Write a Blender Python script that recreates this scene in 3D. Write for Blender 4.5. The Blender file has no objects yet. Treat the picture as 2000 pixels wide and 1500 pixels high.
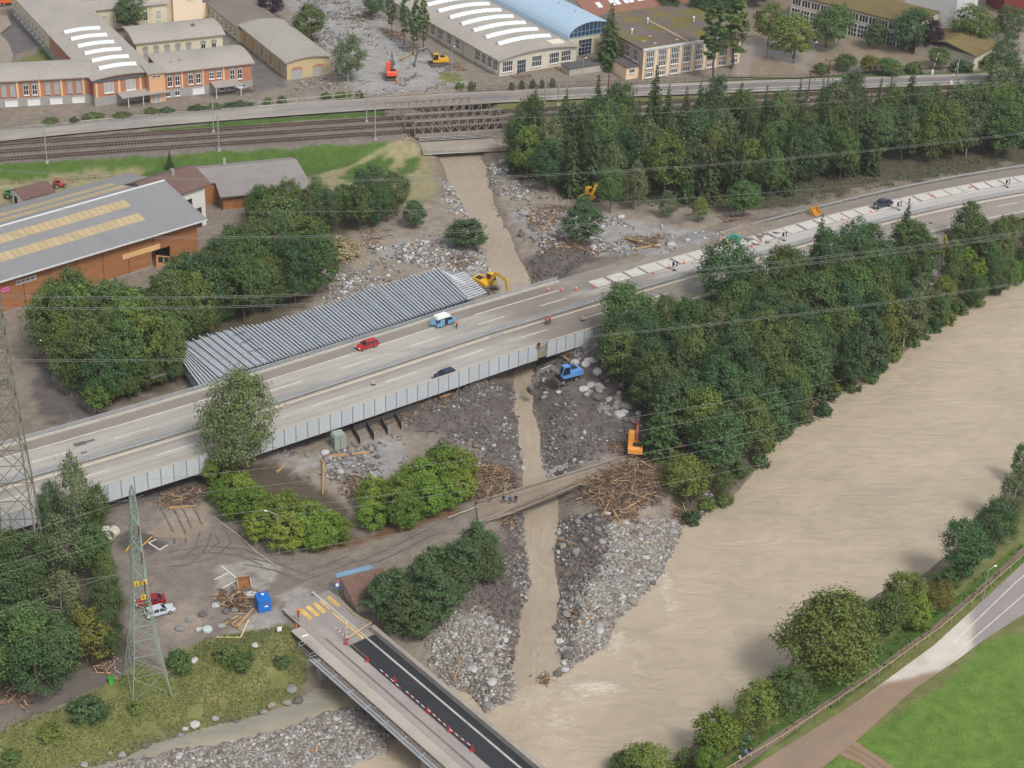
import bpy, bmesh, math, random
import numpy as np
from mathutils import Vector, Matrix

# ---------------------------------------------------------------- camera, sky, sun, exposure
scene = bpy.context.scene
CAM_F, CAM_PITCH, CAM_ROLL, CAM_H = 3600.0, math.radians(29), math.radians(2.2), 168.0
FWD = np.array([0, math.cos(CAM_PITCH), -math.sin(CAM_PITCH)])
_r0 = np.array([1.0, 0, 0]); _d0 = np.array([0, -math.sin(CAM_PITCH), -math.cos(CAM_PITCH)])
RGT = math.cos(CAM_ROLL)*_r0 - math.sin(CAM_ROLL)*_d0
DWN = math.sin(CAM_ROLL)*_r0 + math.cos(CAM_ROLL)*_d0
cam_d = bpy.data.cameras.new('camera'); cam_d.sensor_width = 36; cam_d.lens = 36*CAM_F/2000
cam_d.clip_start = 1; cam_d.clip_end = 6000
cam = bpy.data.objects.new('camera', cam_d); scene.collection.objects.link(cam)
cam.matrix_world = Matrix([[RGT[i], -DWN[i], -FWD[i], (0, 0, CAM_H)[i]] for i in range(3)] + [[0, 0, 0, 1]])
scene.camera = cam

SUN_EL, SUN_AZ = math.radians(52), math.radians(145)      # azimuth clockwise from +Y
world = bpy.data.worlds.new('World'); scene.world = world; world.use_nodes = True
wn = world.node_tree.nodes; wl = world.node_tree.links; wn.clear()
sky = wn.new('ShaderNodeTexSky'); sky.sky_type = 'NISHITA'; sky.sun_disc = False
sky.sun_elevation = SUN_EL; sky.sun_rotation = SUN_AZ
sky.air_density = 1.0; sky.dust_density = 2.5; sky.ozone_density = 1.0
hs = wn.new('ShaderNodeHueSaturation'); hs.inputs['Saturation'].default_value = 0.3   # cloud cover takes the blue out
bg = wn.new('ShaderNodeBackground'); bg.inputs['Strength'].default_value = 0.12
wo = wn.new('ShaderNodeOutputWorld')
wl.new(sky.outputs[0], hs.inputs['Color']); wl.new(hs.outputs[0], bg.inputs['Color']); wl.new(bg.outputs[0], wo.inputs['Surface'])
sun_d = bpy.data.lights.new('sun', 'SUN'); sun_d.energy = 1.5; sun_d.angle = math.radians(14); sun_d.color = (1, .985, .955)
sun = bpy.data.objects.new('sun', sun_d); scene.collection.objects.link(sun)
sdir = Vector((-math.sin(SUN_AZ)*math.cos(SUN_EL), -math.cos(SUN_AZ)*math.cos(SUN_EL), -math.sin(SUN_EL)))
sun.rotation_euler = sdir.to_track_quat('-Z', 'Y').to_euler()
scene.view_settings.view_transform = 'Standard'; scene.view_settings.look = 'None'
scene.view_settings.exposure = 0.38; scene.view_settings.gamma = 1.0

# ---------------------------------------------------------------- helpers
R = random.Random(7); NR = np.random.RandomState(11)
COL = scene.collection
def P(x, y, z=0.0):
    """surveying: the point of height z seen in the photograph at pixel (x, y)"""
    d = FWD*CAM_F + RGT*(x-1000) + DWN*(y-750); t = (z-CAM_H)/d[2]
    return np.array([d[0]*t, d[1]*t, z])
def px_per_m(p): return CAM_F/float((np.array(p)-np.array([0, 0, CAM_H])) @ FWD)
def c(r, g, b):
    f = lambda v: ((v/255+.055)/1.055)**2.4 if v > 10.3 else v/255/12.92
    return (f(r), f(g), f(b))
MATS = {}
def M(name, col=(.5, .5, .5), rough=.85, var=.25, scale=1.5, bump=0., metal=0., spec=.3, scale2=None, stretch=None, rnd=0., emit=None):
    """procedural material: base colour broken up by two noises, optional bump"""
    if name in MATS: return MATS[name]
    m = bpy.data.materials.new(name); m.use_nodes = True; MATS[name] = m
    n, l = m.node_tree.nodes, m.node_tree.links; b = n['Principled BSDF']
    b.inputs['Roughness'].default_value = rough; b.inputs['Metallic'].default_value = metal
    b.inputs['Specular IOR Level'].default_value = spec
    tc = n.new('ShaderNodeTexCoord'); src = tc.outputs['Object']
    if stretch:
        mp = n.new('ShaderNodeMapping'); mp.inputs['Scale'].default_value = stretch; l.new(src, mp.inputs[0]); src = mp.outputs[0]
    nz = n.new('ShaderNodeTexNoise'); nz.inputs['Scale'].default_value = scale; nz.inputs['Detail'].default_value = 6; l.new(src, nz.inputs['Vector'])
    nz2 = n.new('ShaderNodeTexNoise'); nz2.inputs['Scale'].default_value = scale2 or scale*.17; nz2.inputs['Detail'].default_value = 4; l.new(src, nz2.inputs['Vector'])
    ad = n.new('ShaderNodeMath'); ad.operation = 'ADD'; l.new(nz.outputs['Fac'], ad.inputs[0]); l.new(nz2.outputs['Fac'], ad.inputs[1])
    if rnd:
        oi = n.new('ShaderNodeObjectInfo'); mm = n.new('ShaderNodeMath'); mm.operation = 'MULTIPLY_ADD'
        l.new(oi.outputs['Random'], mm.inputs[0]); mm.inputs[1].default_value = rnd; l.new(ad.outputs[0], mm.inputs[2]); ad = mm
    mr = n.new('ShaderNodeMapRange'); mr.inputs['From Min'].default_value = .6; mr.inputs['From Max'].default_value = 1.4+rnd
    mr.inputs['To Min'].default_value = 1-var; mr.inputs['To Max'].default_value = 1+var; l.new(ad.outputs[0], mr.inputs['Value'])
    mx = n.new('ShaderNodeVectorMath'); mx.operation = 'SCALE'; mx.inputs[0].default_value = col; l.new(mr.outputs[0], mx.inputs['Scale'])
    l.new(mx.outputs[0], b.inputs['Base Color'])
    if bump:
        bp = n.new('ShaderNodeBump'); bp.inputs['Strength'].default_value = bump; bp.inputs['Distance'].default_value = .1
        l.new(nz.outputs['Fac'], bp.inputs['Height']); l.new(bp.outputs[0], b.inputs['Normal'])
    return m
def attr_mat(name, attr, rough=.9, var=.22, scales=(2.2, .35), bump=.35, bdist=.25, spec=.2):
    """colour comes from a per-vertex albedo attribute, broken up by noise"""
    m = M(name, (1, 1, 1), rough, var, scales[0], bump, 0, spec, scales[1])
    n, l = m.node_tree.nodes, m.node_tree.links
    at = n.new('ShaderNodeAttribute'); at.attribute_name = attr
    vm = [q for q in n if q.type == 'VECT_MATH'][0]
    l.new(at.outputs['Color'], vm.inputs[0])
    for q in n:
        if q.type == 'BUMP': q.inputs['Distance'].default_value = bdist
    return m

class MB:
    """collects faces, builds ONE mesh object"""
    def __init__(s): s.v = []; s.f = []; s.mi = []
    def add(s, vs, fs, mi=0):
        o = len(s.v); s.v += [tuple(map(float, q)) for q in vs]; s.f += [tuple(i+o for i in q) for q in fs]; s.mi += [mi]*len(fs); return s
    def box(s, x0, y0, z0, x1, y1, z1, mi=0):
        return s.add([(x0, y0, z0), (x1, y0, z0), (x1, y1, z0), (x0, y1, z0), (x0, y0, z1), (x1, y0, z1), (x1, y1, z1), (x0, y1, z1)],
              [(3, 2, 1, 0), (4, 5, 6, 7), (0, 1, 5, 4), (1, 2, 6, 5), (2, 3, 7, 6), (3, 0, 4, 7)], mi)
    def bar(s, a, b, w, h=None, mi=0, up=(0, 0, 1)):
        """rectangular bar from a to b"""
        a, b = Vector(a), Vector(b); d = (b-a)
        if d.length < 1e-6: return s
        d.normalize(); u = Vector(up)
        if abs(d.dot(u)) > .98: u = Vector((1, 0, 0))
        sx = d.cross(u).normalized(); sy = sx.cross(d).normalized(); h = h or w
        vs = [p+sx*i*w/2+sy*j*h/2 for p in (a, b) for i, j in ((-1, -1), (1, -1), (1, 1), (-1, 1))]
        return s.add(vs, [(0, 1, 2, 3), (7, 6, 5, 4), (4, 5, 1, 0), (5, 6, 2, 1), (6, 7, 3, 2), (7, 4, 0, 3)], mi)
    def tube(s, a, b, r0, r1=None, n=8, mi=0, cap=True):
        a, b = Vector(a), Vector(b); d = (b-a).normalized(); r1 = r0 if r1 is None else r1
        u = Vector((0, 0, 1)) if abs(d.z) < .95 else Vector((1, 0, 0)); sx = d.cross(u).normalized(); sy = sx.cross(d)
        vs = [p+(sx*math.cos(k*2*math.pi/n)+sy*math.sin(k*2*math.pi/n))*r for p, r in ((a, r0), (b, r1)) for k in range(n)]
        fs = [(k, k+n, (k+1) % n+n, (k+1) % n) for k in range(n)]
        if cap: fs += [tuple(range(n)), tuple(range(2*n-1, n-1, -1))]
        return s.add(vs, fs, mi)
    def path(s, pts, r, n=5, mi=0):
        for i in range(len(pts)-1): s.tube(pts[i], pts[i+1], r, None, n, mi, cap=i in (0, len(pts)-2))
        return s
    def prism(s, pl, z0, z1, mi=0):
        """polygon [(x,y)...] (counter-clockwise) extruded in z"""
        n = len(pl)
        return s.add([(x, y, z0) for x, y in pl]+[(x, y, z1) for x, y in pl],
              [tuple(range(n-1, -1, -1)), tuple(range(n, 2*n))]+[(i, (i+1) % n, (i+1) % n+n, i+n) for i in range(n)], mi)
    def side(s, pl, y0, y1, mi=0):
        """profile [(x,z)...] extruded along y"""
        n = len(pl)
        return s.add([(x, y0, z) for x, z in pl]+[(x, y1, z) for x, z in pl],
              [tuple(range(n)), tuple(range(2*n-1, n-1, -1))]+[(i+n, (i+1) % n+n, (i+1) % n, i) for i in range(n)], mi)
    def ball(s, cx, cy, cz, rx, ry=None, rz=None, n=8, m=5, mi=0):
        ry = ry or rx; rz = rz or rx
        vs = [(cx, cy, cz-rz)]+[(cx+rx*math.sin(math.pi*j/m)*math.cos(2*math.pi*k/n), cy+ry*math.sin(math.pi*j/m)*math.sin(2*math.pi*k/n), cz-rz*math.cos(math.pi*j/m)) for j in range(1, m) for k in range(n)]+[(cx, cy, cz+rz)]
        fs = [(0, 1+(k+1) % n, 1+k) for k in range(n)]+[(1+(j-1)*n+k, 1+(j-1)*n+(k+1) % n, 1+j*n+(k+1) % n, 1+j*n+k) for j in range(1, m-1) for k in range(n)]+[(1+(m-2)*n+k, 1+(m-2)*n+(k+1) % n, len(vs)-1) for k in range(n)]
        return s.add(vs, fs, mi)
    def mesh(s, name):
        me = bpy.data.meshes.new(name); me.from_pydata(s.v, [], s.f)
        if any(s.mi): me.polygons.foreach_set('material_index', s.mi)
        me.update(); return me
    def build(s, name, mat, parent=None, world=False, smooth=False, bevel=0):
        """world=True: vertices are world coordinates, the object's origin is put at the thing's base"""
        if world:
            if parent is not None: off = tuple(parent.matrix_parent_inverse.inverted().translation) if 0 else tuple(ORG(parent))
            else:
                a = np.array(s.v); off = (float(a[:, 0].mean()), float(a[:, 1].mean()), float(a[:, 2].min()))
            s.v = [(x-off[0], y-off[1], z-off[2]) for x, y, z in s.v]
        me = s.mesh(name)
        for m in (mat if isinstance(mat, (list, tuple)) else [mat] if mat else []): me.materials.append(m)
        if smooth: me.polygons.foreach_set('use_smooth', [True]*len(me.polygons))
        o = bpy.data.objects.new(name, me); COL.objects.link(o)
        if parent is not None: o.parent = parent
        elif world: o.location = off
        if bevel:
            bv = o.modifiers.new('bevel', 'BEVEL'); bv.width = bevel; bv.segments = 2; bv.limit_method = 'ANGLE'
        return o
def ORG(o):
    v = np.array(o.location)
    return v if o.parent is None else v+ORG(o.parent)
def raw(name, verts, faces, mat, smooth=False):
    """numpy verts (n,3) and faces (m,k) to one object quickly"""
    verts = np.asarray(verts, np.float32); faces = np.asarray(faces, np.int32); k = faces.shape[1]
    me = bpy.data.meshes.new(name); me.vertices.add(len(verts)); me.vertices.foreach_set('co', verts.ravel())
    me.loops.add(faces.size); me.loops.foreach_set('vertex_index', faces.ravel())
    me.polygons.add(len(faces)); me.polygons.foreach_set('loop_start', np.arange(0, faces.size, k, dtype=np.int32)); me.polygons.foreach_set('loop_total', np.full(len(faces), k, np.int32))
    if smooth: me.polygons.foreach_set('use_smooth', np.ones(len(faces), bool))
    me.update(calc_edges=True); me.validate()
    if mat: me.materials.append(mat)
    return me
def vcol(me, name, cols):
    a = me.color_attributes.new(name, 'FLOAT_COLOR', 'POINT'); d = np.ones((len(me.vertices), 4), np.float32); d[:, :3] = cols; a.data.foreach_set('color', d.ravel())
def link(name, me, loc=(0, 0, 0), parent=None, rz=0.):
    o = bpy.data.objects.new(name, me); COL.objects.link(o); o.location = tuple(map(float, loc)); o.rotation_euler[2] = rz
    if parent is not None: o.parent = parent
    return o
def tag(o, label, cat, group=None):
    o['label'] = label; o['category'] = cat
    if group: o['group'] = group
    return o
def thing(name, label, cat, loc=(0, 0, 0), rz=0., group=None):
    o = bpy.data.objects.new(name, None); COL.objects.link(o); o.location = tuple(map(float, loc)); o.rotation_euler[2] = rz; o.empty_display_size = .5
    return tag(o, label, cat, group)
def struct(o, kind='structure'): o['kind'] = kind; return o
def dup(root, loc=None, rz=None, label=None, group=None, parent=None):
    r = root.copy(); COL.objects.link(r)
    if parent is not None: r.parent = parent
    if loc is not None: r.location = tuple(map(float, loc))
    if rz is not None: r.rotation_euler[2] = rz
    if label: r['label'] = label
    if group: r['group'] = group
    for ch in list(root.children): dup(ch, parent=r)
    return r

# ---- numpy noise and polygons
def _hash(ix, iy, seed): 
    h = (ix*374761393 + iy*668265263 + seed*974634777) & 0x7fffffff
    h = ((h ^ (h >> 13))*1274126177) & 0x7fffffff
    return ((h ^ (h >> 16)) & 0xffff)/65535.0
def vnoise(x, y, seed=0):
    ix = np.floor(x).astype(np.int64); iy = np.floor(y).astype(np.int64); fx = x-ix; fy = y-iy
    fx = fx*fx*(3-2*fx); fy = fy*fy*(3-2*fy)
    a, b, d, e = _hash(ix, iy, seed), _hash(ix+1, iy, seed), _hash(ix, iy+1, seed), _hash(ix+1, iy+1, seed)
    return (a*(1-fx)+b*fx)*(1-fy)+(d*(1-fx)+e*fx)*fy
def fbm(x, y, sc, seed=0, oct=4):
    v = 0; a = .5; t = 0
    for i in range(oct): v = v+a*vnoise(x/sc*2**i, y/sc*2**i, seed+i*17); t += a; a *= .5
    return v/t*2-1
def psd(x, y, poly):
    """signed distance to polygon, negative inside"""
    poly = np.asarray(poly)[:, :2]; d2 = np.full(x.shape, 1e18); ins = np.zeros(x.shape, bool); n = len(poly)
    for i in range(n):
        ax, ay = poly[i]; bx, by = poly[(i+1) % n]; ex, ey = bx-ax, by-ay
        t = np.clip(((x-ax)*ex+(y-ay)*ey)/(ex*ex+ey*ey+1e-12), 0, 1)
        d2 = np.minimum(d2, (x-ax-t*ex)**2+(y-ay-t*ey)**2)
        cr = ((ay > y) != (by > y)); 
        with np.errstate(divide='ignore', invalid='ignore'): ins ^= cr & (x < (bx-ax)*(y-ay)/(by-ay)+ax)
    d = np.sqrt(d2); return np.where(ins, -d, d)
def ppoly(pts, z=0.): return np.array([P(q[0], q[1], q[2] if len(q) > 2 else z) for q in pts])
def sstep(a, b, v): t = np.clip((v-a)/(b-a), 0, 1); return t*t*(3-2*t)
# ================================================================ TERRAIN
# motorway reference line (central barrier): world Y as a cubic of X, and its deck height
HC = [-7.57009361e-06, -1.24787336e-04, 8.16181264e-01, 3.17184413e+02]
def hy(X): return np.polyval(HC, X)
def hslope(X): return np.polyval(np.polyder(np.array(HC)), X)
def hz(X): return np.interp(X, [-5, 55], [5.0, 3.0])
def hpt(X, off, dz=0.):
    s = hslope(X); k = 1/np.sqrt(1+s*s); return np.array([X-s*k*off, hy(X)+k*off, hz(X)+dz])
def hd(x, y): return (y-hy(x))/np.sqrt(1+hslope(x)**2)
# railway centre line
RC = np.polyfit([-121, -30, 63, 119], [399, 425.3, 452, 465], 2)
def ry(X): return np.polyval(RC, X)
def rpt(X, off, z):
    s = np.polyval(np.polyder(RC), X); k = 1/np.sqrt(1+s*s); return np.array([X-s*k*off, ry(X)+k*off, z])
def rd(x, y): return (y-ry(x))/np.sqrt(1+np.polyval(np.polyder(RC), x)**2)
WATER = -4.0
river_poly = ppoly([(2150, 470), (2000, 545), (1960, 565), (1900, 595), (1850, 630), (1800, 655), (1760, 690), (1700, 735), (1660, 755), (1625, 775), (1600, 805), (1570, 820), (1540, 850), (1500, 875), (1490, 900), (1465, 935), (1430, 970), (1400, 995), (1370, 1010), (1335, 1025), (1325, 1050), (1310, 1080), (1295, 1120), (1270, 1150), (1240, 1185), (1205, 1215), (1190, 1240), (1180, 1262), (1150, 1280), (1130, 1290), (1110, 1305), (1095, 1314), (1060, 1330), (1020, 1350), (1000, 1365), (950, 1390), (900, 1345), (820, 1330), (700, 1345), (620, 1345), (570, 1375), (500, 1398), (400, 1425), (310, 1445), (240, 1480), (120, 1512), (0, 1540), (-200, 1600), (-200, 1900), (900, 1900), (1200, 1560), (1300, 1500), (1345, 1460), (1420, 1400), (1500, 1330), (1545, 1290), (1620, 1220), (1700, 1170), (1800, 1120), (1850, 1085), (1900, 1020), (1960, 965), (2000, 920), (2150, 770)], WATER)
bar_poly = ppoly([(130, 1530), (235, 1490), (330, 1465), (450, 1445), (560, 1420), (640, 1385), (700, 1375), (750, 1400), (775, 1440), (760, 1470), (690, 1490), (660, 1560), (100, 1600)], -3.6)
CRK = [-0.6, -0.9, -1.2, -1.5, -1.9, -2.4, -2.7, -3.2, -3.7, -4.0]
creek_l = [(848, 285, -.6), (870, 340, -.7), (890, 385, -.8), (910, 420, -.9), (925, 460, -1), (945, 510, -1.1), (970, 545, -1.2), (990, 600, -1.4), (1000, 680, -1.7), (1002, 745, -1.9), (1005, 790, -2), (1010, 830, -2.2), (1015, 880, -2.4), (1022, 920, -2.5), (1018, 960, -2.6), (1022, 1010, -2.8), (1028, 1060, -3), (1035, 1110, -3.2), (1035, 1150, -3.4), (1020, 1190, -3.6), (1010, 1230, -3.7), (1003, 1260, -3.8), (1000, 1300, -3.9), (1003, 1360, -4.02)]
creek_r = [(928, 285, -.6), (955, 350, -.7), (965, 400, -.8), (985, 440, -.9), (1005, 480, -1), (1020, 515, -1.1), (1038, 548, -1.2), (1046, 600, -1.4), (1046, 680, -1.7), (1044, 725, -1.85), (1042, 770, -2), (1046, 815, -2.1), (1054, 860, -2.3), (1064, 900, -2.45), (1078, 950, -2.6), (1090, 990, -2.7), (1090, 1030, -2.9), (1085, 1080, -3.1), (1090, 1120, -3.3), (1092, 1160, -3.5), (1090, 1220, -3.7), (1092, 1270, -3.85), (1100, 1300, -3.9), (1070, 1335, -4.02)]
CL = np.array([P(*q) for q in creek_l]); CR = np.array([P(*q) for q in creek_r])
_a = P(850, 215, -.6); _b = P(925, 210, -.6)
CL = np.vstack([_a, CL]); CR = np.vstack([_b, CR])
creek_poly = np.vstack([CL, CR[::-1]])
def creek_z(y): 
    m = (CL+CR)/2; o = np.argsort(m[:, 1]); return np.interp(y, m[o, 1], m[o, 2])

# ---- grid: fine where the photograph looks, coarse out to the horizon
def axis(lo, hi, step, far):
    a = list(np.arange(lo, hi+1e-6, step)); g = step; v = hi
    while v < hi+far: g *= 1.35; v += g; a.append(v)
    g = step; v = lo
    while v > lo-far: g *= 1.35; v -= g; a.insert(0, v)
    return np.array(a)
GX = axis(-170, 170, .8, 2500); GY = axis(188, 560, .95, 2500)
XX, YY = np.meshgrid(GX, GY)
nz1 = fbm(XX, YY, 9, 3); nz2 = fbm(XX, YY, 2.6, 8); nz3 = fbm(XX, YY, 28, 5)
Z = .12*nz1+.05*nz2
dR = rd(XX, YY)
Z = Z+2.5*sstep(-15, -7, dR)+.7*sstep(-13, -7, dR)*(1-sstep(6, 9, dR))
dH = hd(XX, YY)
emb = (hz(XX)-.45)-np.maximum(0, np.abs(dH)-12.5)*.42
Z = np.where(XX > 6, np.maximum(Z, np.where(XX > 12, emb, emb-(12-XX)*.55)), Z)
# north debris fan right of the creek stands higher
fan = psd(XX, YY, ppoly([(1000, 400), (1200, 390), (1500, 400), (1560, 430), (1420, 480), (1230, 530), (1120, 530), (1020, 480)], 1))
Z = Z+1.2*sstep(6, -8, fan)*(.8+.3*nz1)
# right bank terraces
rb = psd(XX, YY, ppoly([(1200, 1560), (1345, 1440), (1545, 1265), (1800, 1110), (2000, 900), (2150, 750), (2600, 900), (2600, 1900), (1200, 1900)], -1))
Z = np.where(rb < 4, np.minimum(Z, -1+.05*nz1), Z)
# heaps of dug earth
for (px, py, rr, hh) in [(1085, 505, 9, 1.5), (1110, 800, 10, 1.2), (1160, 870, 8, 1.3), (900, 800, 14, 1.3), (960, 760, 8, 1.6), (1145, 1060, 8, 1.4), (960, 1130, 7, 1.3), (880, 1200, 9, 1.2), (1190, 740, 7, 1.2), (1450, 455, 7, 1.3), (350, 985, 5, .8), (100, 730, 7, 1.), (720, 60, 12, 1.), (800, 90, 10, .8)]:
    q = P(px, py, .5); Z = Z+hh*np.exp(-((XX-q[0])**2+(YY-q[1])**2)/(rr*rr*.5))*(.8+.45*nz2)
# rough debris ground round the creek
deb = psd(XX, YY, ppoly([(780, 400), (980, 330), (1060, 340), (1420, 430), (1440, 480), (1180, 690), (1260, 880), (1330, 1030), (1180, 1270), (1000, 1360), (830, 1290), (1000, 1010), (930, 900), (560, 950), (560, 880), (850, 770), (620, 580), (640, 480)], 0))
rough = sstep(3, -3, deb); Z = Z+rough*(.22*nz2+.22*nz1)
dRv = psd(XX, YY, river_poly)+.7*fbm(XX, YY, 5, 201)+.3*fbm(XX, YY, 1.8, 202); dCr = psd(XX, YY, creek_poly)+.8*fbm(XX, YY, 4.5, 203)+.35*fbm(XX, YY, 1.7, 204)
zc = creek_z(YY)
Z = np.minimum(Z, zc+np.maximum(dCr*np.where(dCr > 0, .5+.15*nz2, .4), -.7)+.06*nz2)
bar = psd(XX, YY, bar_poly)
steep = .42+.12*nz1
Z = np.minimum(Z, WATER+np.maximum(dRv*steep, -4)+.12*nz2)
Z = np.where(bar < 0, np.maximum(Z, -3.55+.16*nz2+.14*nz1+np.minimum(-bar, 3)*.05), Z)
def gz(x, y):
    """ground height by bilinear lookup"""
    i = int(np.clip(np.searchsorted(GX, x)-1, 0, len(GX)-2)); j = int(np.clip(np.searchsorted(GY, y)-1, 0, len(GY)-2))
    u = (x-GX[i])/(GX[i+1]-GX[i]); v = (y-GY[j])/(GY[j+1]-GY[j])
    return float((Z[j, i]*(1-u)+Z[j, i+1]*u)*(1-v)+(Z[j+1, i]*(1-u)+Z[j+1, i+1]*u)*v)
def G(px, py, up=0.):
    """ground point seen at a pixel (up: height above ground of the seen point)"""
    z = 0.
    for _ in range(14):
        q = P(px, py, z+up); z = .45*z+.55*gz(q[0], q[1])
    q = P(px, py, z+up); return np.array([q[0], q[1], gz(q[0], q[1])])

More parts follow.
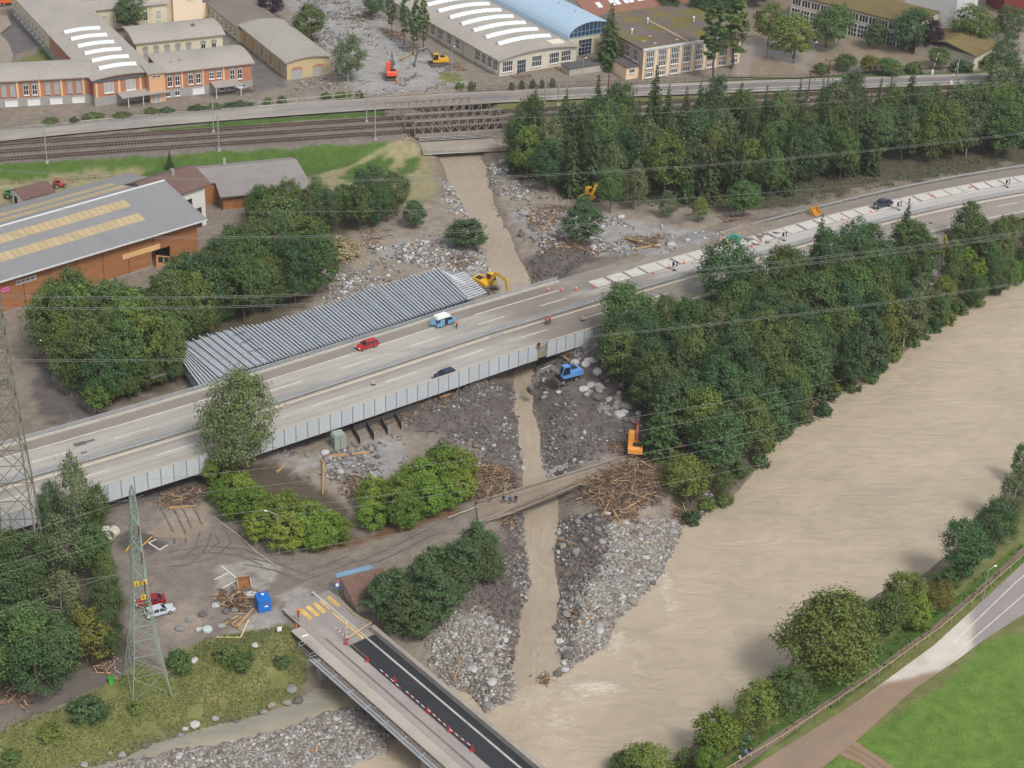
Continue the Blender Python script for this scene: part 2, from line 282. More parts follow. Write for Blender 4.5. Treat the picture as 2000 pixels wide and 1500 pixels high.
# ---- albedo zones (surface kinds, not light)
MUD = c(150, 138, 124); MUDW = c(136, 125, 113); DARK = c(106, 98, 93); GRAV = c(156, 153, 149); GRASS = c(80, 104, 46); OLIVE = c(116, 118, 72); BANK = c(114, 116, 68); PALE = c(146, 138, 104)
BALL = c(124, 114, 107); LOT = c(130, 120, 111); CLEAN = c(160, 154, 147); FOREST = c(92, 84, 68); BROWN = c(120, 92, 70); MEAD = c(100, 128, 56); BED = c(150, 136, 118); ASPH = c(112, 108, 106)
zones = [ # colour, plane height, softness m, polygon (pixels)
 (FOREST, 0, 3, [(985, 320), (1060, 240), (1950, 180), (2200, 170), (2200, 300), (1980, 320), (1700, 365), (1500, 410), (1400, 420), (1250, 400), (1080, 380)]),
 (FOREST, 0, 2, [(1165, 700), (1250, 620), (1500, 520), (1790, 455), (2050, 380), (2200, 360), (2200, 480), (2000, 530), (1850, 615), (1640, 750), (1490, 880), (1340, 1010), (1290, 900), (1230, 830), (1190, 760)]),
 (FOREST, 0, 3, [(60, 640), (330, 560), (420, 470), (500, 420), (780, 400), (790, 450), (620, 490), (620, 590), (380, 690), (350, 750), (190, 800), (80, 700)]),
 (MUDW, 0, 3, [(-200, 600), (60, 640), (110, 700), (200, 800), (0, 880), (-200, 900)]),
 (DARK, 0, 3, [(75, 690), (110, 720), (190, 800), (120, 830), (60, 790)]),
 (MUD, 0, 4, [(620, 480), (850, 390), (985, 330), (1090, 380), (1430, 430), (1440, 470), (1240, 530), (1040, 560), (960, 545), (620, 600)]),
 (PALE, .5, 3, [(600, 340), (640, 325), (700, 300), (800, 275), (832, 300), (860, 360), (830, 395), (780, 400), (620, 360)]),
 (GRASS, 1.5, 1.2, [(-200, 333), (0, 321), (400, 298), (780, 269), (790, 277), (720, 298), (640, 325), (600, 338), (560, 318), (330, 330), (280, 345), (0, 362), (-200, 372)]),
 (GRASS, .6, 1.2, [(660, 343), (700, 318), (745, 304), (768, 307), (760, 335), (720, 345), (680, 352)]),
 (GRASS, .6, 1.2, [(775, 335), (795, 305), (822, 300), (818, 322), (800, 334)]),
 (PALE, 0, 2, [(-200, 372), (0, 362), (100, 352), (290, 340), (150, 372), (0, 400), (-200, 420)]),
 (BALL, 3.2, 1.0, [(-300, 292), (0, 273), (500, 239), (760, 224), (790, 220), (790, 270), (400, 297), (0, 320), (-300, 340)]),
 (BALL, 3.2, 1.0, [(975, 213), (1150, 200), (1450, 190), (1900, 170), (2300, 160), (2300, 185), (1950, 195), (1500, 215), (1100, 245), (980, 250)]),
 (GRASS, 3, .8, [(130, 268), (500, 229), (740, 211), (768, 221), (500, 239), (260, 258)]),
 (OLIVE, 3, .8, [(925, 208), (1000, 197), (1120, 186), (1500, 182), (1900, 168), (1900, 174), (1500, 190), (1150, 198), (980, 211)]),
 (MUDW, 2.5, 2, [(-300, 200), (0, 238), (250, 225), (500, 190), (700, 172), (1000, 160), (1250, 165), (1420, 150), (1420, 100), (1000, 60), (600, -40), (-300, -40)]),
 (GRAV, 2.5, 5, [(560, -20), (720, -20), (760, 60), (800, 100), (880, 130), (900, 165), (760, 185), (690, 180), (640, 120), (600, 60)]),
 (ASPH, 2.5, 2, [(400, 0), (440, 20), (500, 90), (565, 165), (500, 185), (490, 120), (440, 70)]),
 (ASPH, 2.5, 1, [(0, 66), (20, 34), (45, 20), (95, 85), (60, 95), (25, 110), (15, 90)]),
 (GRASS, 2.5, .8, [(70, 100), (100, 88), (118, 108), (112, 122), (90, 122)]),
 (OLIVE, 2.5, 1, [(40, 125), (45, 112), (75, 105), (90, 122)]),
 (OLIVE, 2.5, 1.2, [(850, 150), (870, 140), (900, 145), (902, 158), (870, 162)]),
 (OLIVE, 2.5, 1.5, [(535, 45), (590, 50), (640, 100), (600, 105), (560, 70)]),
 (c(84, 104, 52), 2.5, 1, [(1340, 163), (1400, 156), (1500, 152), (1900, 138), (2200, 125), (2200, 140), (1900, 148), (1500, 163)]),
 (GRAV, .5, 3, [(1010, 400), (1080, 400), (1140, 420), (1300, 445), (1380, 460), (1420, 478), (1300, 522), (1230, 525), (1140, 490), (1060, 480), (1015, 450)]),
 (DARK, .5, 1.6, [(1006, 508), (1080, 485), (1140, 495), (1165, 525), (1100, 545), (1042, 548)]),
 (GRAV, 0, 3, [(720, 490), (800, 470), (930, 440), (955, 500), (965, 545), (900, 535), (820, 520), (760, 510)]),
 (MUD, 0, 2, [(620, 540), (740, 510), (830, 500), (880, 510), (760, 545), (640, 590)]),
 (DARK, 0, 2.5, [(780, 830), (870, 760), (1000, 735), (1012, 840), (1020, 950), (940, 920), (930, 870), (860, 850)]),
 (DARK, 0, 2.5, [(1040, 735), (1110, 690), (1180, 695), (1230, 790), (1260, 880), (1150, 910), (1078, 930), (1055, 860)]),
 (GRAV, 0, 2.5, [(540, 880), (620, 890), (780, 850), (800, 880), (700, 960), (680, 980), (640, 940), (560, 930)]),
 (MUD, 0, 2.5, [(560, 900), (640, 930), (700, 900), (700, 950), (690, 1010), (650, 960)]),
 (DARK, 0, 2, [(540, 820), (900, 720), (940, 740), (700, 830), (560, 885)]),
 (DARK, 0, 2, [(195, 980), (400, 915), (420, 970), (330, 1010), (230, 1040)]),
 (LOT, 0, 2, [(205, 990), (330, 970), (430, 960), (480, 1040), (560, 1095), (700, 1085), (890, 1000), (1000, 970), (1240, 890), (1240, 905), (1000, 1005), (900, 1025), (760, 1100), (650, 1140), (620, 1200), (600, 1250), (560, 1240), (400, 1262), (335, 1300), (245, 1310), (210, 1120)]),
 (MUD, 0, 2, [(330, 1010), (420, 985), (410, 1030), (360, 1055), (290, 1050)]),
 (MUD, 0, 2, [(330, 1190), (380, 1170), (400, 1210), (350, 1260), (310, 1230)]),
 (c(92, 85, 82), 0, .5, [(236, 1040), (262, 1030), (330, 1060), (300, 1080), (250, 1080), (225, 1068)]),
 (CLEAN, 0, .6, [(455, 1100), (510, 1090), (545, 1110), (530, 1140), (500, 1125)]),
 (CLEAN, 0, .6, [(430, 1105), (455, 1105), (520, 1150), (500, 1160), (420, 1150)]),
 (CLEAN, 0, .6, [(540, 1165), (590, 1145), (640, 1185), (600, 1200), (560, 1190)]),
 (CLEAN, 0, .6, [(470, 1215), (540, 1180), (560, 1205), (545, 1235), (480, 1260), (430, 1245)]),
 (BROWN, 0, 1, [(540, 1062), (620, 1075), (700, 1068), (900, 1000), (910, 985), (700, 1050), (640, 1060)]),
 (DARK, -1, 2, [(1100, 1000), (1180, 1010), (1200, 1060), (1185, 1130), (1100, 1160), (1092, 1080)]),
 (MUD, -2, 2, [(1180, 1020), (1260, 985), (1300, 1010), (1250, 1050), (1200, 1060)]),
 (GRAV, -3, 2, [(1195, 1060), (1320, 1010), (1340, 1020), (1290, 1140), (1180, 1270), (1100, 1315), (1095, 1170), (1180, 1140)]),
 (DARK, -2, 2, [(985, 1030), (1022, 1010), (1036, 1130), (1015, 1230), (998, 1330), (985, 1330), (975, 1240), (940, 1210), (860, 1245), (880, 1200), (960, 1130)]),
 (GRAV, -3, 2, [(830, 1275), (900, 1235), (950, 1215), (975, 1250), (985, 1340), (945, 1395), (880, 1335)]),
 (GRAV, -3.5, 1.5, [(130, 1530), (235, 1490), (330, 1465), (450, 1445), (560, 1420), (640, 1385), (700, 1375), (750, 1400), (775, 1440), (760, 1470), (660, 1560)]),
 (BANK, -1.5, 1.5, [(-200, 1500), (0, 1425), (130, 1395), (240, 1335), (255, 1305), (330, 1330), (345, 1290), (400, 1262), (560, 1238), (598, 1262), (605, 1310), (580, 1345), (500, 1385), (400, 1415), (300, 1435), (230, 1475), (120, 1505), (0, 1530), (-200, 1590)]),
 (FOREST, 0, 2, [(-200, 1050), (60, 1000), (210, 1000), (230, 1120), (250, 1280), (200, 1310), (0, 1380), (-200, 1420)]),
 (FOREST, 0, 1.5, [(400, 930), (540, 900), (690, 1010), (690, 1055), (560, 1062), (440, 1000)]),
 (FOREST, 0, 1.5, [(700, 960), (930, 900), (935, 960), (900, 990), (720, 1040)]),
 (FOREST, 0, 1.5, [(720, 1130), (980, 1040), (985, 1110), (880, 1210), (780, 1240)]),
 (LOT, -.5, 1.2, [(-200, 1440), (0, 1375), (150, 1320), (235, 1290), (250, 1305), (215, 1335), (110, 1385), (0, 1425), (-200, 1500)]),
 (OLIVE, -1, 2, [(1180, 1540), (1345, 1440), (1545, 1280), (1800, 1110), (1950, 990), (2100, 860), (2400, 860), (2400, 1540)]),
 (GRASS, -1, .8, [(1380, 1520), (1500, 1420), (1650, 1310), (1850, 1170), (2000, 1060), (2150, 930), (2200, 940), (1960, 1130), (1700, 1330), (1500, 1470), (1440, 1520)]),
 (MEAD, -1, .6, [(1590, 1520), (1635, 1475), (1700, 1500), (1720, 1540), (1590, 1560)]),
 (MEAD, -1, .6, [(2300, 1230), (2000, 1240), (1950, 1243), (1925, 1250), (1900, 1280), (1850, 1330), (1780, 1380), (1700, 1430), (1668, 1452), (1730, 1490), (1770, 1520), (1800, 1600), (2300, 1700)]),
]
colr = np.empty(XX.shape+(3,)); colr[:] = MUDW
jit = fbm(XX, YY, 5, 21); jit2 = fbm(XX, YY, 1.7, 33)
for col, pz, soft, pl in zones:
    pw = ppoly(pl, pz); x0, y0 = pw[:, 0].min()-8, pw[:, 1].min()-8; x1, y1 = pw[:, 0].max()+8, pw[:, 1].max()+8
    i0, i1 = np.searchsorted(GX, [x0, x1]); j0, j1 = np.searchsorted(GY, [y0, y1])
    if i1 <= i0 or j1 <= j0: continue
    sl = (slice(j0, j1), slice(i0, i1))
    d = psd(XX[sl], YY[sl], pw)+(jit[sl]*1.1+jit2[sl]*.7)*soft*.9
    w = sstep(soft*.5, -soft*.5, d)[..., None]
    colr[sl] = colr[sl]*(1-w)+np.array(col)*w
# far ground beyond the frame
farm = (sstep(185, 240, np.abs(XX))+sstep(560, 640, YY))[..., None].clip(0, 1); colr = colr*(1-farm)+np.array(OLIVE)*farm
# wet bed and lower banks are silt coloured
w = np.maximum(sstep(.8, -.2, dRv)*(bar > 0), sstep(.6, -.2, dCr))[..., None]; colr = colr*(1-w)+np.array(BED)*.75*w
# soaked soil along the water line is darker
w = (np.maximum(sstep(2.2, .2, dCr)*(dCr > -.2), sstep(2.2, .2, dRv)*(dRv > -.2)*(bar > 0))*.32*(.7+.5*nz2))[..., None].clip(0, 1); colr = colr*(1-w)+np.array(c(84, 76, 70))*w
# mottling: patches of silt and of darker soil, each with a shape of its own
w = (sstep(.12, .5, fbm(XX, YY, 6, 51))*.45)[..., None]*rough[..., None]; colr = colr*(1-w)+np.array(DARK)*w
w = (sstep(.15, .55, fbm(XX, YY, 11, 61))*.5)[..., None]*rough[..., None]; colr = colr*(1-w)+np.array(MUD)*w
mq = psd(XX, YY, ppoly([(2300, 1230), (1950, 1243), (1668, 1452), (1590, 1520), (1800, 1600), (2300, 1700)], -1)); w = (sstep(2, 0, mq)*(.35*sstep(0, .6, fbm(XX, YY, 9, 210))+.3*sstep(.2, .6, fbm(XX, YY, 2.2, 211))))[..., None]; colr = colr*(1-w)+np.array(c(118, 134, 66))*w
w = (sstep(1.2, .2, np.abs(dH))*0+sstep(.05, .5, fbm(XX, YY, 7, 220))*.6*sstep(2, -2, psd(XX, YY, ppoly([(0, 1425), (240, 1335), (400, 1262), (598, 1262), (500, 1380), (230, 1475), (0, 1530)], -1.5))))[..., None]; colr = colr*(1-w)+np.array(c(150, 140, 92))*w
colr *= (1+.16*jit2+.1*nz3)[..., None]
nx, ny = len(GX), len(GY)
idx = np.arange(nx*ny).reshape(ny, nx)
fcs = np.stack([idx[:-1, :-1], idx[:-1, 1:], idx[1:, 1:], idx[1:, :-1]], -1).reshape(-1, 4)
me = raw('terrain', np.stack([XX, YY, Z], -1).reshape(-1, 3), fcs, attr_mat('soil', 'albedo', .95, .3, (3.1, .6), .6, .3), True)
vcol(me, 'albedo', colr.reshape(-1, 3)); struct(link('terrain', me))

# ================================================================ WATER
def water_mat(name, col, rough=.35, streak=(.35, 1.1, 1), rot=0., amp=.5, foam=True):
    m = bpy.data.materials.new(name); m.use_nodes = True; n, l = m.node_tree.nodes, m.node_tree.links; b = n['Principled BSDF']
    b.inputs['Roughness'].default_value = rough; b.inputs['Specular IOR Level'].default_value = .25
    tc = n.new('ShaderNodeTexCoord'); mp = n.new('ShaderNodeMapping'); mp.inputs['Rotation'].default_value = (0, 0, rot); mp.inputs['Scale'].default_value = streak
    l.new(tc.outputs['Object'], mp.inputs[0])
    a = n.new('ShaderNodeTexNoise'); a.inputs['Scale'].default_value = .32; a.inputs['Detail'].default_value = 9; a.inputs['Distortion'].default_value = 2.6; l.new(mp.outputs[0], a.inputs['Vector'])
    a2 = n.new('ShaderNodeTexNoise'); a2.inputs['Scale'].default_value = .07; a2.inputs['Detail'].default_value = 3; l.new(tc.outputs['Object'], a2.inputs['Vector'])
    sm = n.new('ShaderNodeMath'); sm.operation = 'ADD'; l.new(a.outputs['Fac'], sm.inputs[0]); l.new(a2.outputs['Fac'], sm.inputs[1])
    mr = n.new('ShaderNodeMapRange'); mr.inputs['From Min'].default_value = .7; mr.inputs['From Max'].default_value = 1.3; mr.inputs['To Min'].default_value = .86; mr.inputs['To Max'].default_value = 1.1; l.new(sm.outputs[0], mr.inputs['Value'])
    vm = n.new('ShaderNodeVectorMath'); vm.operation = 'SCALE'; vm.inputs[0].default_value = col; l.new(mr.outputs[0], vm.inputs['Scale'])
    if foam: wa = n.new('ShaderNodeAttribute'); wa.attribute_name = 'albedo'; l.new(wa.outputs['Color'], vm.inputs[0])
    out = vm.outputs[0]
    if foam:
        at = n.new('ShaderNodeAttribute'); at.attribute_name = 'foam'; f = n.new('ShaderNodeTexNoise'); f.inputs['Scale'].default_value = .8; f.inputs['Detail'].default_value = 10; f.inputs['Distortion'].default_value = 3; l.new(mp.outputs[0], f.inputs['Vector'])
        ml = n.new('ShaderNodeMath'); ml.operation = 'MULTIPLY_ADD'; l.new(at.outputs['Fac'], ml.inputs[0]); ml.inputs[1].default_value = .55; l.new(f.outputs['Fac'], ml.inputs[2])
        fr = n.new('ShaderNodeMapRange'); fr.inputs['From Min'].default_value = .68; fr.inputs['From Max'].default_value = .95; l.new(ml.outputs[0], fr.inputs['Value'])
        mx = n.new('ShaderNodeMix'); mx.data_type = 'RGBA'; l.new(fr.outputs[0], mx.inputs['Factor']); l.new(out, mx.inputs['A']); mx.inputs['B'].default_value = (.6, .53, .43, 1); out = mx.outputs['Result']
    l.new(out, b.inputs['Base Color'])
    bp = n.new('ShaderNodeBump'); bp.inputs['Strength'].default_value = amp; bp.inputs['Distance'].default_value = .5; l.new(a.outputs['Fac'], bp.inputs['Height']); l.new(bp.outputs[0], b.inputs['Normal'])
    return m
wx = np.arange(-135, 190, .9); wy = np.arange(150, 420, .9); WX, WY = np.meshgrid(wx, wy)
dw = psd(WX, WY, river_poly)
flow = math.radians(42)      # the river runs along this heading
u = WX*math.cos(flow)+WY*math.sin(flow); v = -WX*math.sin(flow)+WY*math.cos(flow)
wz = .10*fbm(u/2.2, v, 3.2, 70, 4)+.16*fbm(u/1.6, v, 9, 75, 3)+.05*fbm(u, v, 1.5, 77, 2)
foam = .18*sstep(.25, .6, fbm(u/3, v, 6, 81))+.12*sstep(5, 0, -dw)
for (px, py, ln, wd, hh, fo) in [(1165, 1342, 4.5, 1.6, .7, .75), (1130, 1362, 4, 2.5, .4, .4), (1205, 1255, 1.5, 4, .3, .5), (1250, 1255, 2, 1.5, .3, .4), (1300, 1150, 1.2, 8, .2, .4), (1310, 1185, 1, 4, .2, .35), (1240, 1310, 1.2, 3, .2, .4), (1115, 1415, 1.2, 4, .25, .4), (1085, 1410, 1.2, 4, .25, .35), (1850, 800, 6, 3, .15, .25), (1690, 822, 2, 1, .15, .3), (1030, 1370, 3, 4, .2, .3), (1060, 1440, 2, 8, .2, .2)]:
    q = P(px, py, WATER); e = np.exp(-((WX-q[0])/ln)**2-((WY-q[1])/wd)**2); wz += hh*e*(.7+.5*fbm(WX, WY, 1.5, 90)); foam += fo*e
keep = dw < 2.5
idw = -np.ones(WX.shape, int); cell = keep[:-1, :-1] | keep[1:, 1:] | keep[:-1, 1:] | keep[1:, :-1]
use = np.zeros(WX.shape, bool); use[:-1, :-1] |= cell; use[1:, 1:] |= cell; use[:-1, 1:] |= cell; use[1:, :-1] |= cell
idw[use] = np.arange(use.sum())
wf = np.stack([idw[:-1, :-1], idw[:-1, 1:], idw[1:, 1:], idw[1:, :-1]], -1)[cell]
RIVER = c(181, 166, 144)
me = raw('river', np.stack([WX, WY, WATER+wz*sstep(.5, -3, dw)], -1)[use], wf, water_mat('river_water', RIVER, .38, (.36, .8, 1), -flow, .4), True)
side = psd(WX, WY, ppoly([(-200, 1560), (200, 1470), (420, 1415), (600, 1345), (680, 1340), (640, 1380), (560, 1412), (330, 1460), (130, 1520), (-100, 1640)], WATER)); wq = sstep(2.5, -1.5, side+1.2*fbm(WX, WY, 4, 66))[..., None]
vcol(me, 'albedo', (np.array(RIVER)*(1-wq)+np.array(c(146, 143, 128))*wq)[use]); vcol(me, 'foam', np.repeat(foam[use][:, None], 3, 1)); struct(link('river', me))
# the creek: a ribbon between its banks, overlapping them a little
cl = CL[1:]; cr = CR[1:]; vs = []; fs = []; NW = 9
tt = np.linspace(0, len(cl)-1, 130)
for k, t in enumerate(tt):
    i = min(int(t), len(cl)-2); f = t-i; a = cl[i]*(1-f)+cl[i+1]*f; b = cr[i]*(1-f)+cr[i+1]*f; d = (b-a)/np.linalg.norm(b-a)
    a = a-d*1.2; b = b+d*1.2
    for j in range(NW): q = a+(b-a)*j/(NW-1); vs.append((q[0], q[1], (a[2]+b[2])/2+.05*math.sin(k*1.7+j*2.1)*R.random()))
for k in range(len(tt)-1):
    for j in range(NW-1): o = k*NW+j; fs.append((o, o+1, o+NW+1, o+NW))
me = raw('creek', vs, fs, water_mat('creek_water', c(168, 153, 134), .28, (1.2, .45, 1), 0, .5, False), True); struct(link('creek', me))
floodm = water_mat('flood_water', c(150, 134, 116), .12, (.5, .5, 1), 0, .06, False)
def sheet(name, pts, z, mat, kind='structure'):
    pw = [tuple(P(x, y, z)) for x, y in pts]; mb = MB(); mb.add(pw, [tuple(range(len(pw)))])
    me = mb.mesh(name); me.materials.append(mat)
    bm = bmesh.new(); bm.from_mesh(me); bmesh.ops.triangulate(bm, faces=bm.faces); bmesh.ops.recalc_face_normals(bm, faces=bm.faces)
    if sum(f.normal.z for f in bm.faces) < 0: bmesh.ops.reverse_faces(bm, faces=bm.faces)
    bm.to_mesh(me); bm.free(); o = link(name, me); struct(o, kind); return o
sheet('flood_water', [(1424, 150), (1470, 40), (1550, -30), (2250, -60), (2250, 120), (1900, 128), (1700, 140), (1560, 152)], 2.83, floodm)
sheet('flood_water', [(-150, 30), (14, 30), (22, 48), (0, 66), (16, 82), (26, 108), (22, 124), (-150, 136)], 2.83, floodm)
sheet('flood_water', [(400, 985), (408, 1010), (392, 1035), (360, 1052), (310, 1050), (285, 1040), (330, 1028), (365, 1005)], .06, floodm)
# ================================================================ MOTORWAY
def grid_mesh(name, pts, mat, cols=None, smooth=False):
    """pts (n,m,3) -> sheet, faces up"""
    n, m = pts.shape[:2]; idx = np.arange(n*m).reshape(n, m)
    f = np.stack([idx[:-1, :-1], idx[1:, :-1], idx[1:, 1:], idx[:-1, 1:]], -1).reshape(-1, 4)
    a, b, d = pts[0, 0], pts[1, 0], pts[0, 1]
    if np.cross(b-a, d-a)[2] < 0: f = f[:, ::-1]
    me = raw(name, pts.reshape(-1, 3), f, mat, smooth)
    if cols is not None: vcol(me, 'albedo', cols.reshape(-1, 3))
    return me
concm = attr_mat('motorway_concrete', 'albedo', .8, .10, (2.5, .25), .05, .02, .3)
hX = np.arange(-150, 215, 1.2); hO = np.arange(-9.6, 12.01, .45)
A, O = np.meshgrid(hX, hO, indexing='ij'); hp = np.stack([np.array([hpt(x, o) for o in hO]) for x in hX])
CONC = np.array(c(180, 174, 166)); SHOULD = np.array(c(138, 129, 119)); WET = np.array(c(130, 121, 111)); PALEC = np.array(c(196, 191, 183))
cc = np.empty(A.shape+(3,)); cc[:] = CONC
def lay(w, col): 
    global cc
    w = np.clip(w, 0, 1)[..., None]; cc = cc*(1-w)+np.array(col)*w
nA = fbm(A/7, O, 1.1, 100); nB = fbm(A/2.5, O*1.0, 3.5, 101); nC = fbm(A/14, O, .7, 103)
lay(.25+.5*sstep(0, .5, nC), CONC*.9)
lay(sstep(7.9, 8.4, O+.3*nB)*sstep(-.75, .1, nB+.25)*.9, SHOULD)
lay(sstep(-.6, -.3, O)*(1-sstep(.3, .6, O))*.8, np.array(c(134, 118, 98)))
lay((sstep(-2.6, -2.2, O+.2*nA)*(1-sstep(-1.5, -1.1, O+.2*nA)))*.55, WET)
lay((sstep(-3.6, -3.3, O)*(1-sstep(-2.9, -2.7, O)))*.25, WET)
lay(sstep(-4, 4, A)*(1-sstep(26, 36, A))*sstep(-.35, .25, nB+.12*(O < 8))*.85*(O > -9), WET*1.02)
lay(sstep(2, 9, A)*(1-sstep(30, 40, A))*(O < 0)*.6*sstep(-.5, .2, nB), WET*.98)
lay(sstep(55, 70, A)*(O > 8.6)*.9, SHOULD*.95)
lay(sstep(55, 70, A)*(O < -1.3)*.75, np.array(c(146, 136, 126)))
lay(sstep(.3, .6, nA)*.35, WET)
for o_ in (6.9, 5.6, 3.4, 2.0, -2.4, -3.4, -5.6, -6.9): lay(np.exp(-((O-o_)/.35)**2)*(.22+.2*fbm(A/9, O, 1.5, 107)), WET*.95)
lay(sstep(-14, 0, A)*(1-sstep(20, 34, A))*sstep(-.1, .45, fbm(A/2, O, 5, 108))*.75, WET*.98)
lay(sstep(.1, .5, fbm(A/3, O, 4, 109))*.25, WET)
lay(sstep(30, 42, A)*(O > 0)*(O < 5)*.5, PALEC*.95)
lay(sstep(16, 20, A)*(O > 5.1)*(O < 8.6)*.9, np.array(c(126, 122, 118)))
mw = struct(link('motorway', grid_mesh('motorway', hp, concm, cc)))
sidem = M('deck_concrete', c(150, 146, 138), .9, .2, .8)
mb = MB()
for i in range(0, len(hX)-5, 5):
    x0, x1 = hX[i], hX[i+5]
    for o0, o1 in ((-9.62, -9.58), (11.98, 12.3)):
        a, b, d, e = hpt(x0, o0), hpt(x1, o0), hpt(x1, o1), hpt(x0, o1)
        lo = lambda q, dz: (q[0], q[1], q[2]+dz)
        mb.add([lo(a, -1.3), lo(b, -1.3), lo(d, -1.3), lo(e, -1.3), lo(a, -.01), lo(b, -.01), lo(d, -.01), lo(e, -.01)], [(3, 2, 1, 0), (4, 5, 6, 7), (0, 1, 5, 4), (1, 2, 6, 5), (2, 3, 7, 6), (3, 0, 4, 7)])
    a, b, d, e = hpt(x0, -9.6, -1.25), hpt(x1, -9.6, -1.25), hpt(x1, 12, -1.25), hpt(x0, 12, -1.25); mb.add([a, b, d, e], [(3, 2, 1, 0)])
mb.build('deck_underside', sidem, mw)
for X in (-118, -96, -74, -52, -30, -8):
    p = MB()
    for o in (-6, 0, 6, ): q = hpt(X, o); g = gz(q[0], q[1]); p.tube((q[0], q[1], g-1), (q[0], q[1], q[2]-1.26), .65, None, 12)
    p.build('pier', sidem, mw)
for X in (10,):
    a, b = hpt(X, -9.4), hpt(X, 11.6); MB().bar((a[0], a[1], 1.6), (b[0], b[1], 1.6), 1.2, 4.2).build('abutment', sidem, mw)
paint = M('road_paint', c(220, 214, 205), .7, .2, 1.2)
painty = M('road_paint_cream', c(222, 208, 176), .7, .18, 3.)
def strip(fn, x0, x1, o0, o1, dz, step=4.):
    n = max(2, int(abs(x1-x0)/step)+1); xs = np.linspace(x0, x1, n)
    return np.stack([np.stack([fn(x, o0, dz), fn(x, o1, dz)]) for x in xs])
for nm, x0, x1, o0, o1, mt in (('edge_line', -150, 14, 8.15, 8.4, paint), ('edge_line', -150, 215, -1.15, -.9, painty), ('edge_line', 30, 215, 8.55, 8.75, paint), ('edge_line', 20, 215, -8.9, -8.65, paint)):
    link(nm, grid_mesh(nm, strip(hpt, x0, x1, o0, o1, .005), mt), parent=mw)
q0 = (P(695, 709, 5)[0]-P(562, 749, 5)[0])
for off, x_ref in ((4.6, P(562, 749, 5)[0]), (-4.3, P(580, 801, 5)[0])):
    per = 12.1
    for k in range(-9, 15):
        x = x_ref+k*per
        if -140 < x < 30 or x > 75: link('lane_dash', grid_mesh('lane_dash', strip(hpt, x, x+5.2, off-.1, off+.1, .005, 2), paint), parent=mw)
# light concrete slabs of the outer lane, dark seams between
slabm = M('slab_concrete', c(200, 195, 187), .85, .12, 1.2, rnd=.25)
x = 20.
while x < 200:
    L = R.uniform(3.2, 3.9); link('concrete_slab', grid_mesh('concrete_slab', strip(hpt, x, x+L-R.uniform(.25, .75), 5.2+R.uniform(-.05, .05), 8.45, .004, 2), slabm), parent=mw); x += L
tar = M('tar_patch', c(108, 102, 98), .8, .2, 2.)
for px, py, w, h in ((191, 857, 1.6, 1.2), (211, 851, 1.6, .7), (181, 879, .9, .5), (445, 695, 2.4, .8), (900, 690, .1, .1)):
    q = P(px, py, 5); d = hd(q[0], q[1]); link('road_patch', grid_mesh('road_patch', strip(hpt, q[0], q[0]+w, d-h/2, d+h/2, .006, .8), tar), parent=mw)

galv = M('galvanised_steel', c(176, 180, 182), .45, .12, 2., metal=.35, spec=.5)
def guardrail(name, label, cat, fn, x0, x1, off, h=.75, two=False, kerb=False, step=4., group=None, tall=False):
    o = fn((x0+x1)/2, off); t = thing(name, label, cat, o, 0, group)
    xs = np.arange(x0, x1, 2.)
    for dz in ((h, h-.38) if two else (h,)):
        r = MB()
        for i in range(len(xs)-1):
            a, b = fn(xs[i], off, dz), fn(xs[i+1], off, dz); r.bar(a, b, .12, .31 if not two else .2)
        r.build('rail', galv, t, True)
    pm = None
    for x in np.arange(x0, x1, step):
        q = fn(x, off)
        if pm is None: pm = MB().box(-.06, -.06, 0, .06, .06, h-.02).mesh('post'); pm.materials.append(galv)
        link('post', pm, q-o, t)
    if kerb:
        r = MB()
        for i in range(len(xs)-1): a, b = fn(xs[i], off-.5, .14), fn(xs[i+1], off-.5, .14); r.bar(a, b, .6, .3)
        r.build('kerb', M('kerb_concrete', c(184, 178, 168), .9, .15, 1.), t, True)
    return t
guardrail('guardrail', 'long steel guardrail on the far kerb of the motorway viaduct', 'guardrail', hpt, -150, 18, 12.0, .8, True, True)
guardrail('guardrail', 'steel guardrail along the far verge of the motorway below the wood', 'guardrail', hpt, 52, 200, 12.4, .75)
guardrail('central_barrier', 'double steel barrier running down the middle of the motorway', 'barrier', hpt, -150, 200, .35, .75, True)
guardrail('central_barrier', 'low rail beside the dirty strip south of the middle barrier', 'barrier', hpt, -150, 200, -.35, .55, False, False, 8)
